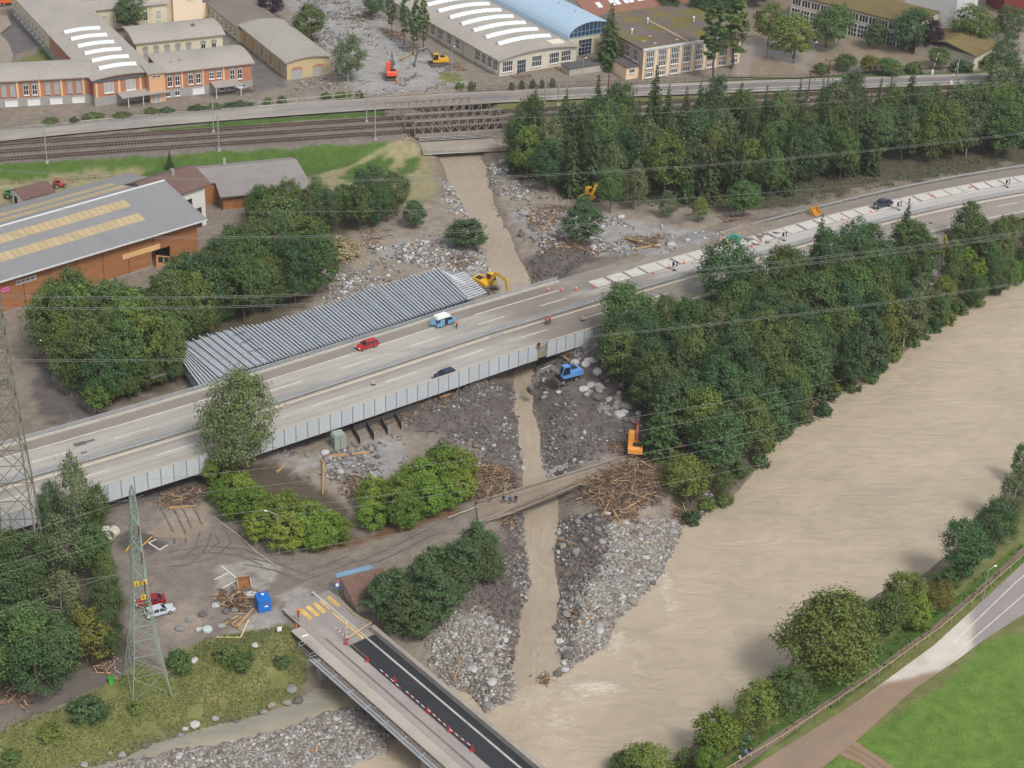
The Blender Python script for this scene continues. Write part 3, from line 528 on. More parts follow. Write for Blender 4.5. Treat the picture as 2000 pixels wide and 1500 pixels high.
# noise barrier of pale panels hung outside the near edge
panm = M('barrier_panel', c(190, 194, 196), .55, .12, .9, stretch=(3, 3, .4), rnd=.35, spec=.4)
pstm = M('barrier_post', c(140, 146, 152), .6, .1, 2.); capm = M('barrier_cap', c(196, 188, 170), .7, .1, 1.)
t = thing('noise_barrier', 'pale grey panel wall hung along the near edge of the motorway viaduct', 'noise barrier', hpt(-60, -9.8))
X = -150.; gapx = P(1055, 684, 4.6)[0]; org = np.array(t.location)
pm2 = MB().box(-.09, -.12, -2.4, .09, .12, 1.08).mesh('post'); pm2.materials.append(pstm)
cap = MB(); pc = {}
while X < 10.6:
    s = hslope(X); L = 2.32; dx = L/math.sqrt(1+s*s); a = hpt(X, -9.85); b = hpt(X+dx, -9.85); rz = math.atan2(b[1]-a[1], b[0]-a[0])
    ln = math.hypot(b[0]-a[0], b[1]-a[1])
    if not (gapx-1.0 < (a[0]+b[0])/2 < gapx+.95):
        if 0 not in pc:
            m_ = MB().box(.08, -.05, -2.35, ln-.08, .05, 1.0)
            for k in range(1, 8): m_.box(.08+k*(ln-.16)/8-.02, -.075, -2.33, .08+k*(ln-.16)/8+.02, -.05, .98)
            pc[0] = m_.mesh('panel'); pc[0].materials.append(panm)
        link('panel', pc[0], a-org, t, rz); cap.bar(a+(0, 0, 1.06), b+(0, 0, 1.06), .22, .08)
    else:
        r = MB()
        for dz in (.25, .6, 1.): r.bar(a+(0, 0, dz), b+(0, 0, dz), .06)
        r.bar((a+b)/2+(0, 0, -.2), (a+b)/2+(0, 0, 1), .07); r.bar(a+(0, 0, -1.4), b+(0, 0, -1.4), .1, 1.2)
        r.build('gap_railing', M('weathered_board', c(150, 138, 112), .8, .2, 3.), t, True)
    link('post', pm2, a-org, t, rz); X += dx
cap.build('cap_rail', capm, t, True)

# ================================================================ OTHER ROADS
def resamp(pts, n):
    pts = np.array(pts, float); d = np.r_[0, np.cumsum(np.linalg.norm(np.diff(pts, axis=0), axis=1))]; s = np.linspace(0, d[-1], n)
    return np.stack([np.interp(s, d, pts[:, k]) for k in range(pts.shape[1])], 1)
def ribbon(name, lpx, rpx, z, mat, n=40, m=9, dz=.0, colfn=None, ground=False):
    L = resamp([P(x, y, z) for x, y in lpx], n); Rr = resamp([P(x, y, z) for x, y in rpx], n)
    pts = np.stack([L+(Rr-L)*k/(m-1) for k in range(m)], 1)
    if ground:
        for i in range(n):
            for j in range(m): pts[i, j, 2] = gz(pts[i, j, 0], pts[i, j, 1])
    pts[..., 2] += dz
    cols = None
    if colfn is not None:
        ii, jj = np.meshgrid(np.linspace(0, 1, n), np.linspace(0, 1, m), indexing='ij'); cols = colfn(pts[..., 0], pts[..., 1], ii, jj)
    return struct(link(name, grid_mesh(name, pts, mat, cols)))
roadm = attr_mat('road_asphalt', 'albedo', .85, .14, (3., .3), .1, .03, .3)
NC = np.polyfit([-124.2, -66, -2.9, 64.5, 135.7], [410.7, 430.7, 452, 464.5, 480.5], 3)
def npt(X, off, z):
    s = np.polyval(np.polyder(NC), X); k = 1/math.sqrt(1+s*s); return np.array([X-s*k*off, np.polyval(NC, X)+k*off, z])
xs = np.arange(-210, 230, 2.); os_ = np.arange(-4.2, 4.21, .7)
pp = np.stack([np.stack([npt(x, o, 3.02) for o in os_]) for x in xs]); A, O = np.meshgrid(xs, os_, indexing='ij')
n_ = fbm(A/4, O, 2., 140); cc = np.empty(A.shape+(3,)); cc[:] = c(150, 144, 138)
lay(sstep(-.1, .4, n_)*.7, c(172, 164, 152)); lay(sstep(-60, -10, A)*(1-sstep(2, 3.4, np.abs(O)))*.75, c(118, 114, 112)); lay(sstep(3.2, 3.9, np.abs(O))*.8, c(168, 158, 144)); lay(sstep(-45, -30, A)*(1-sstep(15, 30, A))*sstep(-.3, .3, fbm(A, O, 5, 142))*.7, c(150, 137, 122))
road = struct(link('road', grid_mesh('road', pp, roadm, cc)))
link('edge_line', grid_mesh('edge_line', strip(lambda x, o, z: npt(x, o, 3.03), 0, 200, -1.6, -1.35, 0), paint), parent=road)
link('edge_line', grid_mesh('edge_line', strip(lambda x, o, z: npt(x, o, 3.03), 30, 200, 2.5, 2.7, 0), paint), parent=road)
def rdcol(x, y, i, j):
    global cc
    cc = np.empty(x.shape+(3,)); cc[:] = c(152, 144, 140); n_ = fbm(x, y, 7, 150)
    lay(sstep(.36, .40, i+.03*n_)*(1-sstep(.66, .70, i+.05*n_+.14*j)), c(206, 197, 184)); lay(sstep(.62, .68, i+.06*n_+.22*j), c(150, 128, 108)); lay(sstep(.0, .6, fbm(x, y, 3, 155))*.25, c(130, 122, 116)); return cc
rr = ribbon('road', [(2120, 985), (1972, 1125), (1825, 1260), (1665, 1377), (1500, 1480), (1330, 1590)], [(2120, 1120), (2000, 1200), (1925, 1248), (1862, 1295), (1787, 1345), (1675, 1445), (1600, 1505), (1480, 1600)], -1, roadm, 160, 12, .06, rdcol)
for lp, rp in ((((2060, 1075), (1985, 1135), (1850, 1266)), ((2061, 1076.3), (1986.5, 1136.2), (1851.2, 1267))), (((2060, 1112), (2000, 1160), (1862, 1280)), ((2061, 1113), (2001.5, 1161), (1863.2, 1281)))):
    L = resamp([P(x, y, -.93) for x, y in lp], 12); Q = resamp([P(x, y, -.93) for x, y in rp], 12); link('edge_line', grid_mesh('edge_line', np.stack([L, Q], 1), paint), parent=rr)
ribbon('path', [(2120, 970), (1985, 1080), (1940, 1122), (1826, 1220), (1700, 1312), (1500, 1444), (1390, 1520), (1300, 1580)], [(2120, 985), (1990, 1090), (1952, 1125), (1838, 1224), (1712, 1318), (1514, 1454), (1408, 1530), (1320, 1590)], -1, roadm, 120, 5, .06, lambda x, y, i, j: np.array(c(128, 112, 98))*(1+.2*fbm(x, y, 5, 160))[..., None])
ribbon('farm_track', [(1668, 1447), (1700, 1468), (1740, 1495), (1800, 1550)], [(1640, 1475), (1680, 1492), (1710, 1515), (1760, 1570)], -1, roadm, 40, 7, .05, lambda x, y, i, j: np.array(c(150, 126, 104))*(1-.25*(np.abs(j-.35) < .1)-.25*(np.abs(j-.7) < .1))[..., None])
ribbon('path', [(-150, 1418), (0, 1372), (150, 1318), (238, 1285), (262, 1262)], [(-150, 1475), (0, 1425), (110, 1385), (215, 1335), (262, 1300)], -.4, roadm, 60, 8, .12, lambda x, y, i, j: np.array(c(112, 103, 96))*(1+.2*fbm(x, y, 4, 165))[..., None], True)
# footpath rail fence on the right bank
def fence(name, label, cat, pts, h, rails, post_r, mat, step, zup=0., group=None, mesh=False):
    """posts and rails along world points on the ground"""
    ln = np.r_[0, np.cumsum(np.linalg.norm(np.diff(np.array(pts)[:, :2], axis=0), axis=1))]; n = max(2, int(ln[-1]/step)+1)
    q = resamp(pts, n); o = q[len(q)//2]; t = thing(name, label, cat, o, 0, group)
    pm = MB().tube((0, 0, -.2), (0, 0, h), post_r, None, 6).mesh('post'); pm.materials.append(mat)
    for a in q: link('post', pm, a-o, t)
    for dz in rails:
        r = MB()
        for a, b in zip(q[:-1], q[1:]): r.bar(a+(0, 0, dz), b+(0, 0, dz), post_r*1.3, post_r*1.6)
        r.build('rail', mat, t, True)
    if mesh:
        r = MB()
        for a, b in zip(q[:-1], q[1:]):
            for k in range(1, 10): r.bar(a+(0, 0, h*k/10), b+(0, 0, h*k/10), .012)
            for k in range(8): e = a+(b-a)*k/8; r.bar(e, e+(0, 0, h), .012)
        r.build('wire_mesh', galv, t, True)
    return t
fencem = M('weathered_rail', c(186, 168, 130), .8, .2, 3.)
fence('rail_fence', 'long low wooden rail fence between the path and the grass verge', 'fence', [G(x, y) for x, y in ((1372, 1540), (1420, 1508), (1520, 1450), (1700, 1330), (1840, 1230), (1960, 1125), (2060, 1035))], .95, (.85,), .06, fencem, 3.2)

# ---- bridge over the creek, mid picture
cbm = attr_mat('creek_bridge_deck', 'albedo', .9, .15, (2., .3), .1, .03)
ribbon('creek_bridge', [(930, 985), (1000, 963), (1250, 885), (1290, 874)], [(935, 1024), (1000, 1003), (1238, 902), (1290, 882)], .35, cbm, 60, 8, 0, lambda x, y, i, j: np.array(c(146, 132, 116))*(1+.18*fbm(x, y, 3, 170)-.12*(np.abs(j-.3) < .1)-.12*(np.abs(j-.7) < .1))[..., None])
cb = bpy.data.objects['creek_bridge']; 
girm = M('bridge_girder', c(126, 116, 106), .9, .25, 1.)
for e0, e1 in (((930, 985), (1290, 874)), ((935, 1024), (1290, 882))):
    a, b = P(*e0, .0), P(*e1, .0); MB().bar(a, b, .45, 1.0).build('girder', girm, cb)
    MB().bar(a+(0, 0, .45), b+(0, 0, .45), .25, .3).build('kerb', M('bridge_kerb', c(150, 138, 122), .9, .3, 2.), cb)
a, b, d, e = P(930, 985, -.2), P(1290, 874, -.2), P(1290, 882, -.2), P(935, 1024, -.2); mb = MB(); mb.add([a, b, d, e], [(0, 1, 2, 3)]); mb.build('soffit', girm, cb)
def tiltrail(name, label, pts, h, mat=galv, cat='railing', tilt=0.):
    o = np.array(pts[0]); t = thing(name, label, cat, o)
    pts = [np.array(p, float) for p in pts]
    for dz in (h*.35, h*.68, h):
        r = MB()
        for a, b in zip(pts[:-1], pts[1:]): r.tube(a+(0, tilt*dz, dz), b+(0, tilt*dz, dz), .035, None, 5)
        r.build('rail', mat, t, True)
    for p in pts: MB().tube(p, p+(0, tilt*h, h), .035, None, 5).build('post', mat, t, True)
tiltrail('bent_railing', 'bent white tube railing left on the far side of the creek bridge', [P(x, y, .4) for x, y in ((1072, 932), (1085, 922), (1098, 920), (1108, 914))], 1.1, M('white_tube', c(205, 203, 198), .5, .1))
tiltrail('fallen_railing', 'fallen white railing lying beside the road west of the creek bridge', [P(x, y, .3) for x, y in ((876, 1012), (898, 1003), (916, 997), (932, 990))], .7, MATS['white_tube'], tilt=-1.2)
tiltrail('bridge_railing', 'thin railing strung with driftwood on the near edge of the creek bridge', [P(x, y, .55) for x, y in ((1000, 1001), (1030, 988), (1060, 975), (1090, 963), (1120, 950), (1150, 938), (1180, 925), (1210, 912), (1232, 902))], .9, M('rusty_rail', c(120, 98, 80), .8, .3))

# ---- road bridge over the river, bottom
BZ = .6
a0, a1 = P(645, 1272, BZ), P(900, 1495, BZ); ax = (a1-a0)/np.linalg.norm(a1-a0); nrm = np.array([-ax[1], ax[0], 0])   # nrm points up-right (north-east)
def bpt(s, o, dz=0.): return a0+ax*s+nrm*o+np.array([0, 0, dz])
def bso(px, py, z=BZ): q = P(px, py, z)-a0; return q@ax, q@nrm
OFF = {k: np.mean([bso(*q)[1] for q in v]) for k, v in dict(rail=((597, 1270), (850, 1500)), lane=((685, 1265), (957, 1500)), kerb2=((712, 1245), (1000, 1485)), wall=((735, 1238), (1000, 1470))).items()}
bb = thing('road_bridge', 'concrete road bridge over the river with half its surface freshly blacktopped', 'bridge', (a0+a1)/2*np.array([1, 1, 0]))
S0, S1 = -1.5, 75.
sA = np.linspace(S0, S1, 60); deckm = attr_mat('bridge_asphalt', 'albedo', .8, .12, (2.5, .3), .08, .02)
def bstrip(name, o0, o1, dz, mat, s0=S0, s1=S1, m=6, col=None, parent=bb):
    ss = np.linspace(s0, s1, max(3, int((s1-s0)/1.3))); oo = np.linspace(o0, o1, m)
    pts = np.stack([np.stack([bpt(s, o, dz) for o in oo]) for s in ss]); 
    cols = None
    if col is not None:
        A_, O_ = np.meshgrid(ss, oo, indexing='ij'); cols = np.array(col)*(1+.14*fbm(A_/5, O_, 1., 180)+.1*fbm(A_, O_, 4, 181))[..., None]
    me = grid_mesh(name, pts-ORG(parent), mat, cols); return link(name, me, parent=parent)
bstrip('carriageway', 0, OFF['lane']+.1, 0, deckm, -13, S1, 8, c(158, 150, 144))
bstrip('wheel_track', 1.0, 1.35, .005, M('wet_dirt', c(118, 108, 100), .9, .3, 1.), -3, S1, 2)
bstrip('fresh_blacktop', OFF['lane']+.05, OFF['wall'], .006, M('fresh_blacktop', c(52, 53, 56), .55, .25, .6, spec=.4), .5, S1, 4)
bstrip('approach', OFF['lane'], OFF['wall']+1, .003, deckm, -13, .6, 4, c(152, 144, 138))
MB().bar(bpt(-14, OFF['kerb2'], .06), bpt(S1, OFF['kerb2'], .06), .3, .14).build('kerb', M('kerb_white', c(186, 182, 174), .8, .25, 2.), bb, True)
bstrip('pavement', OFF['rail']+.9, -.15, .12, deckm, S0-6, S1, 3, c(176, 166, 154))
MB().bar(bpt(-12, -.08, .07), bpt(S1, -.08, .07), .2, .15).build('kerb', M('kerb_grey', c(150, 146, 140), .8, .25, 2.), bb, True)
MB().bar(bpt(-.5, OFF['wall']+.35, .3), bpt(S1, OFF['wall']+.35, .3), .7, 1.3).build('parapet', M('parapet_concrete', c(158, 150, 140), .9, .25, 1.), bb, True)
for o in (OFF['rail']+.55, OFF['wall']+.1, 2.): MB().bar(bpt(0, o, -.75), bpt(S1, o, -.75), .8 if o != 2. else 4, 1.1).build('girder', girm, bb, True)
for s in (0., 26., 52.): MB().bar(bpt(s, OFF['rail']+.8, -2.7), bpt(s, OFF['wall'], -2.7), 1.3, 3.2).build('pier', sidem, bb, True)
for o in (-.1, -.55): MB().tube(bpt(0, OFF['rail']+o, .02), bpt(S1, OFF['rail']+o, .02), .16, None, 8).build('service_pipe', galv, bb, True)
for s in np.arange(1, S1, 4.3): MB().bar(bpt(s, OFF['rail']+.5, .1), bpt(s, OFF['rail']-.85, .1), .14).build('bracket', galv, bb, True)
MB().bar(bpt(0, OFF['rail']-.85, .25), bpt(S1, OFF['rail']-.85, .25), .1).build('outer_rail', galv, bb, True)
MB().bar(bpt(0, OFF['rail']+.5, .9), bpt(S1, OFF['rail']+.5, .9), .07).build('hand_rail', galv, bb, True)
for s in np.arange(0, S1, 2.15): MB().bar(bpt(s, OFF['rail']+.5, 0), bpt(s, OFF['rail']+.5, .9), .05).build('post', galv, bb, True)
t = thing('wire_cage', 'small railed cage at the near corner of the river bridge', 'railing', bpt(-2, OFF['rail']))
for (sa, oa), (sb, ob) in (((-3.2, -.6), (0, -.6)), ((0, -.6), (0, 1)), ((-3.2, -.6), (-3.2, 1)), ((-3.2, 1), (0, 1))):
    r = MB()
    for dz in (.5, 1.1): r.bar(bpt(sa, OFF['rail']+oa, dz), bpt(sb, OFF['rail']+ob, dz), .06)
    r.bar(bpt(sa, OFF['rail']+oa, -.2), bpt(sa, OFF['rail']+oa, 1.1), .06); r.build('rail', galv, t, True)
# zebra crossing and yellow lines at the bridge head
yel = M('yellow_paint', c(214, 178, 104), .8, .35, 2.5)
for k in range(5):
    a = P(583+k*13.5, 1192-k*6.2, BZ+.01); bstr = [P(583+k*13.5, 1192-k*6.2, .62), P(590+k*13.5, 1188-k*6.2, .62), P(612+k*13.5, 1207-k*6.2, .62), P(604+k*13.5, 1211-k*6.2, .62)]
    m_ = MB(); m_.add(bstr, [(3, 2, 1, 0)]); m_.build('zebra_stripe', yel, bb, True)
m_ = MB(); m_.add([P(647, 1196, .62), P(649, 1194, .62), P(712, 1246, .62), P(708, 1248, .62)], [(3, 2, 1, 0)]); m_.build('edge_line', yel, bb, True)

# ================================================================ RAILWAY
railm = M('rail_steel', c(104, 80, 66), .5, .2, 3., metal=.4); slpm = M('sleeper_wood', c(92, 76, 66), .95, .3, 3.)
rtr = [(4.9, 'far'), (.2, 'middle'), (-4.6, 'near')]
for off, nm in rtr:
    t = thing('railway_track', 'rusty railway track, the %s one of three crossing the picture' % nm, 'track', rpt(0, off, 3.2))
    rx = np.arange(-190, 215, 4.)
    for g in (-.75, .75):
        r = MB()
        for x0, x1 in zip(rx[:-1], rx[1:]): r.bar(rpt(x0, off+g, 3.42), rpt(x1, off+g, 3.42), .09, .16)
        r.build('rail', railm, t, True)
    r = MB()
    for x in np.arange(-190, 215, .72): r.bar(rpt(x, off-1.25, 3.3), rpt(x, off+1.25, 3.3), .26, .14)
    o = r.build('sleepers', slpm, t, True); o['kind'] = 'stuff'
rust = M('bridge_iron_lit', c(142, 132, 122), .8, .25, 1.5); iron_shaded = M('bridge_iron_shaded', c(72, 66, 62), .9, .2)  # light on the chords and shade between trusses painted as two iron tones
t = thing('railway_bridge', 'riveted iron truss railway bridge over the muddy creek', 'railway bridge', rpt(-15, 0, 1.5))
for off, x0, x1 in ((-7.0, P(794, 268, 3.2)[0], P(985, 256, 3.2)[0]), (-2.2, P(786, 252, 3.2)[0], P(972, 240, 3.2)[0]), (2.6, P(777, 238, 3.2)[0], P(962, 226, 3.2)[0]), (7.1, P(770, 220, 3.2)[0], P(932, 211, 3.2)[0])):
    tr = bpy.data.objects.new('truss', None); COL.objects.link(tr); tr.parent = t
    n = 11; xs = np.linspace(x0, x1, n+1); H = 3.7
    def put(mb, nm): o = mb.build(nm, rust, tr); o.location = -ORG(t); return o
    put(MB().bar(rpt(x0, off, 3.0), rpt(x1, off, 3.0), .35, .9), 'bottom_chord')
    put(MB().bar(rpt(x0, off, 3+H), rpt(x1, off, 3+H), .5, .28), 'top_chord')
    for i, x in enumerate(xs): put(MB().bar(rpt(x, off, 3.3), rpt(x, off, 3+H), .2), 'upright')
    for i in range(n):
        a, b = (xs[i], xs[i+1]) if i < n/2 else (xs[i+1], xs[i])
        put(MB().bar(rpt(a, off, 3+H), rpt(b, off, 3.4), .16), 'diagonal')
        if 2 < i < n-3: put(MB().bar(rpt(b, off, 3+H), rpt(a, off, 3.4), .12), 'diagonal')
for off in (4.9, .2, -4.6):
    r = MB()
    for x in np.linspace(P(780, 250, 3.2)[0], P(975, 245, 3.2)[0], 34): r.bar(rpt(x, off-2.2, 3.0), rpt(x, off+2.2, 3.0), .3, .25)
    r.build('cross_beams', iron_shaded, t, True)['kind'] = 'stuff'
for x in (P(790, 260, 3.2)[0]-.6, P(982, 250, 3.2)[0]+.8):
    MB().bar(rpt(x, -8.5, .9), rpt(x, 9, .9), 1.6, 3.4).build('abutment', M('masonry', c(140, 128, 116), .95, .3, 1.), t, True)
t = thing('creek_road_bridge', 'low concrete bridge with a tube railing in front of the railway bridge', 'bridge', P(900, 285, 1))
qa, qb, qc, qd = P(826, 296, 1.5), P(1000, 287, 1.5), P(1000, 268, 1.5), P(818, 278, 1.5)
MB().add([tuple(q) for q in (qa, qb, qc, qd)]+[(q[0], q[1], .6) for q in (qa, qb, qc, qd)], [(0, 1, 2, 3), (7, 6, 5, 4), (0, 4, 5, 1), (1, 5, 6, 2), (2, 6, 7, 3), (3, 7, 4, 0)]).build('deck', M('deck_muddy', c(160, 150, 137), .9, .2, .8), t, True)
MB().tube(P(830, 302, .75), P(990, 292, .75), .12, None, 8).build('pipe', galv, t, True)
r = MB()
for dz in (.35, .7, 1.05): r.bar(qd+(0, .2, dz), qc+(0, .2, dz), .08)
r.build('rail', M('white_tube', c(205, 203, 198), .5, .1), t, True)
for k in range(13): q = qd+(qc-qd)*k/12; MB().bar(q, q+(0, 0, 1.05), .07).build('post', galv, t, True)
for q in (qa, qb): MB().bar((q[0], q[1]+1, -.4), (q[0], q[1]+6, -.4), 2., 2.).build('abutment', sidem, t, True)
# ================================================================ BUILDINGS
GL = 2.5
glass = M('window_glass', (.02, .025, .03), .12, .3, 1.5, spec=.6)
shut = M('grey_shutter', c(170, 168, 165), .7, .1, 3.); whitef = M('white_frame', c(225, 225, 222), .6, .06)
def frame_of(A, B, z):
    a, b = P(*A, z), P(*B, z); return a, math.atan2(b[1]-a[1], b[0]-a[0])
WC = {}
def window(par, box, face, u, z, w, h, cols=2, rows=2, pane=None, frame=None, name='window', sill=True, bar=.09):
    x0, y0, L, D = box; pane = pane or glass; frame = frame or whitef
    loc, rz = {'f': ((x0+u, y0, z), 0), 'r': ((x0+L, y0+u, z), math.pi/2), 'l': ((x0, y0+D-u, z), -math.pi/2), 'b': ((x0+L-u, y0+D, z), math.pi)}[face]
    k = (round(w, 2), round(h, 2), cols, rows, pane.name, frame.name, sill, bar)
    if k not in WC:
        a = MB().box(0, -.05, 0, w, .05, h).mesh('pane'); a.materials.append(pane)
        f = MB()
        if cols or rows:
            for i in range(cols+1): f.box(w*i/cols-bar/2, -.12, 0, w*i/cols+bar/2, -.04, h) if cols else None
            for j in range(rows+1): f.box(-bar/2, -.13, h*j/rows-bar/2, w+bar/2, -.045, h*j/rows+bar/2)
        if sill: f.box(-.12, -.3, -.22, w+.12, 0, -.06)
        fm = f.mesh('frame') if f.v else None
        if fm: fm.materials.append(frame)
        WC[k] = (a, fm)
    a, fm = WC[k]; o = link(name, a, loc, par, rz)
    if fm: link(name+'_frame', fm, (0, 0, 0), o)
    return o
def wallbox(par, x0, y0, L, D, z0, z1, mat, name='wall'): return MB().box(x0, y0, z0, x0+L, y0+D, z1).build(name, mat, par)
def gable(par, x0, y0, L, D, z, rise, over, mat, axis='x', th=.28, wall=None, name='roof', curve=False):
    """low pitched or gently curved roof; axis: ridge direction"""
    n = 9 if curve else 3; W_, Ln = (D, L) if axis == 'x' else (L, D); m = MB(); pts = []
    for i in range(n):
        t = i/(n-1); h = rise*(1-(2*t-1)**2) if curve else rise*(1-abs(2*t-1)); pts.append((-over+(W_+2*over)*t, z+h))
    prof = [(a, b+th) for a, b in pts]+[(a, b) for a, b in pts[::-1]]
    ends = (-over, Ln+over); N = len(prof); vs = []
    for e in ends:
        for a, b in prof: vs.append((x0+e, y0+a, b) if axis == 'x' else (x0+a, y0+e, b))
    fs = [(i, (i+1) % N, (i+1) % N+N, i+N) for i in range(N)]
    half = n
    for o in (0, N): fs += [(o+i, o+i+1, o+N-2-i, o+N-1-i) for i in range(n-1)]
    m.add(vs, fs); me_ = m.build(name, mat, par); bmf = bmesh.new(); bmf.from_mesh(me_.data); bmesh.ops.recalc_face_normals(bmf, faces=bmf.faces); bmf.to_mesh(me_.data); bmf.free()
    if wall:
        g = MB(); pl = [(a, b) for a, b in pts]; pl = [(max(0, min(W_, a)), b) for a, b in pl]
        for e in (.01, Ln-.01):
            g = MB(); g.add([((x0+e, y0+a, b) if axis == 'x' else (x0+a, y0+e, b)) for a, b in [(pl[0][0], z-.02)]+pl+[(pl[-1][0], z-.02)]], [tuple(range(len(pl)+2))]); g.build('gable_wall', wall, par)
    return me_
roofgrey = M('felt_roof', c(168, 161, 152), .95, .14, .9, scale2=.12); roofgrey2 = M('fibre_roof', c(164, 157, 149), .95, .12, .7)
cream = M('cream_render', c(214, 204, 176), .9, .1, .6); plinth = M('plinth_render', c(160, 156, 150), .9, .15, .6); pilast = M('pilaster_cream', c(226, 192, 146), .9, .08)
archm = M('arch_stone', c(150, 146, 138), .9, .1)
def brick_mat(name, a, b, sc=1.):
    m = M(name, a, .9, .15, 1.)
    n, l = m.node_tree.nodes, m.node_tree.links; bt = n.new('ShaderNodeTexBrick'); bt.inputs['Scale'].default_value = sc; bt.inputs['Color1'].default_value = (*a, 1); bt.inputs['Color2'].default_value = (a[0]*.85, a[1]*.85, a[2]*.85, 1); bt.inputs['Mortar'].default_value = (*b, 1); bt.inputs['Mortar Size'].default_value = .03
    bt.inputs['Brick Width'].default_value = .5; bt.inputs['Row Height'].default_value = .16
    tc = [q for q in n if q.type == 'TEX_COORD'][0]; mp = n.new('ShaderNodeMapping'); mp.inputs['Rotation'].default_value = (math.pi/2, 0, 0); l.new(tc.outputs['Object'], mp.inputs[0]); l.new(mp.outputs[0], bt.inputs['Vector'])
    vm = [q for q in n if q.type == 'VECT_MATH'][0]; l.new(bt.outputs['Color'], vm.inputs[0]); return m
brick = brick_mat('orange_brick', c(182, 112, 84), c(184, 142, 116))
def arched(par, box, face, u, z, w, h, kind):
    """window with a stone arch above; kind: glass or shutter"""
    x0, y0, L, D = box
    o = window(par, box, face, u, z, w, h, 2, 2 if kind == 'g' else 1, glass if kind == 'g' else shut, whitef if kind == 'g' else shut)
    k = ('arch', round(w, 2))
    if k not in WC:
        m = MB(); n = 8; pl = [(-.22, 0), (-.22, .1)]+[(w/2-math.cos(math.pi*i/n)*(w/2+.3), .1+math.sin(math.pi*i/n)*.75) for i in range(n+1)]+[(w+.22, 0)]
        m.side(pl, -.07, 0); WC[k] = m.mesh('arch'); WC[k].materials.append(archm)
    link('window_arch', WC[k], (0, 0, h+.02), o)
# ---- brick factory with wings
a, ang = frame_of((183, 158), (492, 124), 9.3)
fac = thing('brick_factory', 'orange brick factory with cream wings, low grey roofs and six white skylights', 'factory', (a[0], a[1], GL), ang)
E = 9.3-GL
def wing(x0, y0, L, D, wall, rise, axis='x', eave=E, rz=0., plin=True, name='wing'):
    w = bpy.data.objects.new(name, None); COL.objects.link(w); w.parent = fac; w.rotation_euler[2] = rz; w.location = (x0, y0, 0)
    wallbox(w, 0, 0, L, D, 2.3 if plin else 0, eave, wall)
    if plin: wallbox(w, -.06, -.06, L+.12, D+.12, -.5, 2.3, plinth, 'plinth')
    gable(w, 0, 0, L, D, eave, rise, .7, roofgrey, axis, wall=wall, curve=True); return w
w1 = wing(-59.5, 13.2, 60, 12.2, brick, .9, rz=math.radians(-9.5)); B1 = (0, 0, 60, 12.2)
for i in range(11):
    u = 60-3.9-i*5.3
    for du, in ((0,), (2.1,)): arched(w1, B1, 'f', u-1.6+du, 3., 1.15, 2.5, 'g' if i in (2, 5, 8) else 's')
    MB().box(u+2.0, -.12, 2.3, u+2.5, 0, E-.05).build('pilaster', pilast, w1)
for i in range(6):
    o = window(w1, (0, -.06, 60, 12), 'f', 60-4.6-i*5.4, .2, 3.0, 1.5, 1, 1, whitef, whitef, 'garage_door', False)
    m_ = MB().box(0, -.5, 0, 1.3, -.45, .35); q = m_.build('broken_board', whitef, o); q.rotation_euler = (.2, .5, .1); q.location = (.3, -.3, -.5)
w2 = wing(.0, .3, 15.6, 78, brick, .8, 'y', rz=math.radians(4.)); B2 = (0, 0, 15.6, 78)
for u, wd in ((2.6, 2.3), (8.2, 2.3)): window(w2, B2, 'f', u, 3.2, wd, 2.6, 2, 1, shut, whitef)
for u in (.35, 6.1, 11.6): MB().box(u, -.12, 2.3, u+.5, 0, E-.05).build('pilaster', pilast, w2)
MB().box(-.5, -.45, E-.5, 13.8, 0, E+.05).build('dark_eave', M('slate_eave', c(92, 96, 102), .6, .1), w2)
for k in range(16):
    u = 28+k*1.25; MB().box(-.12, 78-u-30, 2, 0, 78-u-29.4, E-.6).build('pilaster', M('brick_dark', c(160, 86, 62), .9, .1), w2)
MB().box(-.05, 40, -.4, 0, 78, E-.3).build('cream_facing', cream, w2)
for k in range(9): window(w2, (-.05, 0, 15, 78), 'l', 3+k*3.6, 1.6, 1.4, 3., 2, 2)
skym = M('skylight_glass', c(222, 226, 226), .35, .06, 3., spec=.4); skyb = M('skylight_seam', c(196, 200, 200), .5, .05)
def skylight(par, x0, x1, y, roofz, w=1.5, n=9, axis='x'):
    """ridge of glazing that follows the curve of the roof"""
    m = MB(); s = MB(); pts = np.linspace(x0, x1, n+1)
    for i in range(n):
        xa, xb = pts[i], pts[i+1]; za, zb = roofz(xa)+.05, roofz(xb)+.05
        m.add([(xa, y-w/2, za), (xb, y-w/2, zb), (xb, y, zb+.75), (xa, y, za+.75), (xb, y+w/2, zb), (xa, y+w/2, za)], [(0, 1, 2, 3), (3, 2, 4, 5)]+([(0, 3, 5)] if i == 0 else [])+([(1, 4, 2)] if i == n-1 else []))
        s.bar((xa, y-w/2, za+.02), (xa, y, za+.79), .08); s.bar((xa, y+w/2, za+.02), (xa, y, za+.79), .08)
    s.bar((x0, y, roofz(x0)+.82), ((x0+x1)/2, y, roofz((x0+x1)/2)+.82), .1); s.bar(((x0+x1)/2, y, roofz((x0+x1)/2)+.82), (x1, y, roofz(x1)+.82), .1)
    o = m.build('skylight', skym, par); s.build('glazing_bars', skyb, o); return o
for k in range(6): skylight(w2, 3.0, 12.6, 5.2+k*6.1, lambda x: E+.25+.8*(1-(2*x/15.6-1)**2))
w3 = wing(17.2, .3, 23.2, 13.6, brick, 1.0); B3 = (0, 0, 23.2, 13.6)
for i in range(4):
    for du in (0, 1.95): arched(w3, B3, 'f', 1.3+i*5.4+du, 3.1 if i != 2 else 3.9, 1.15, 2.5 if i != 2 else 1.6, 'g')
    if i: MB().box(-.55+i*5.4, -.12, 2.3, -.15+i*5.4, 0, E-.05).build('pilaster', pilast, w3)
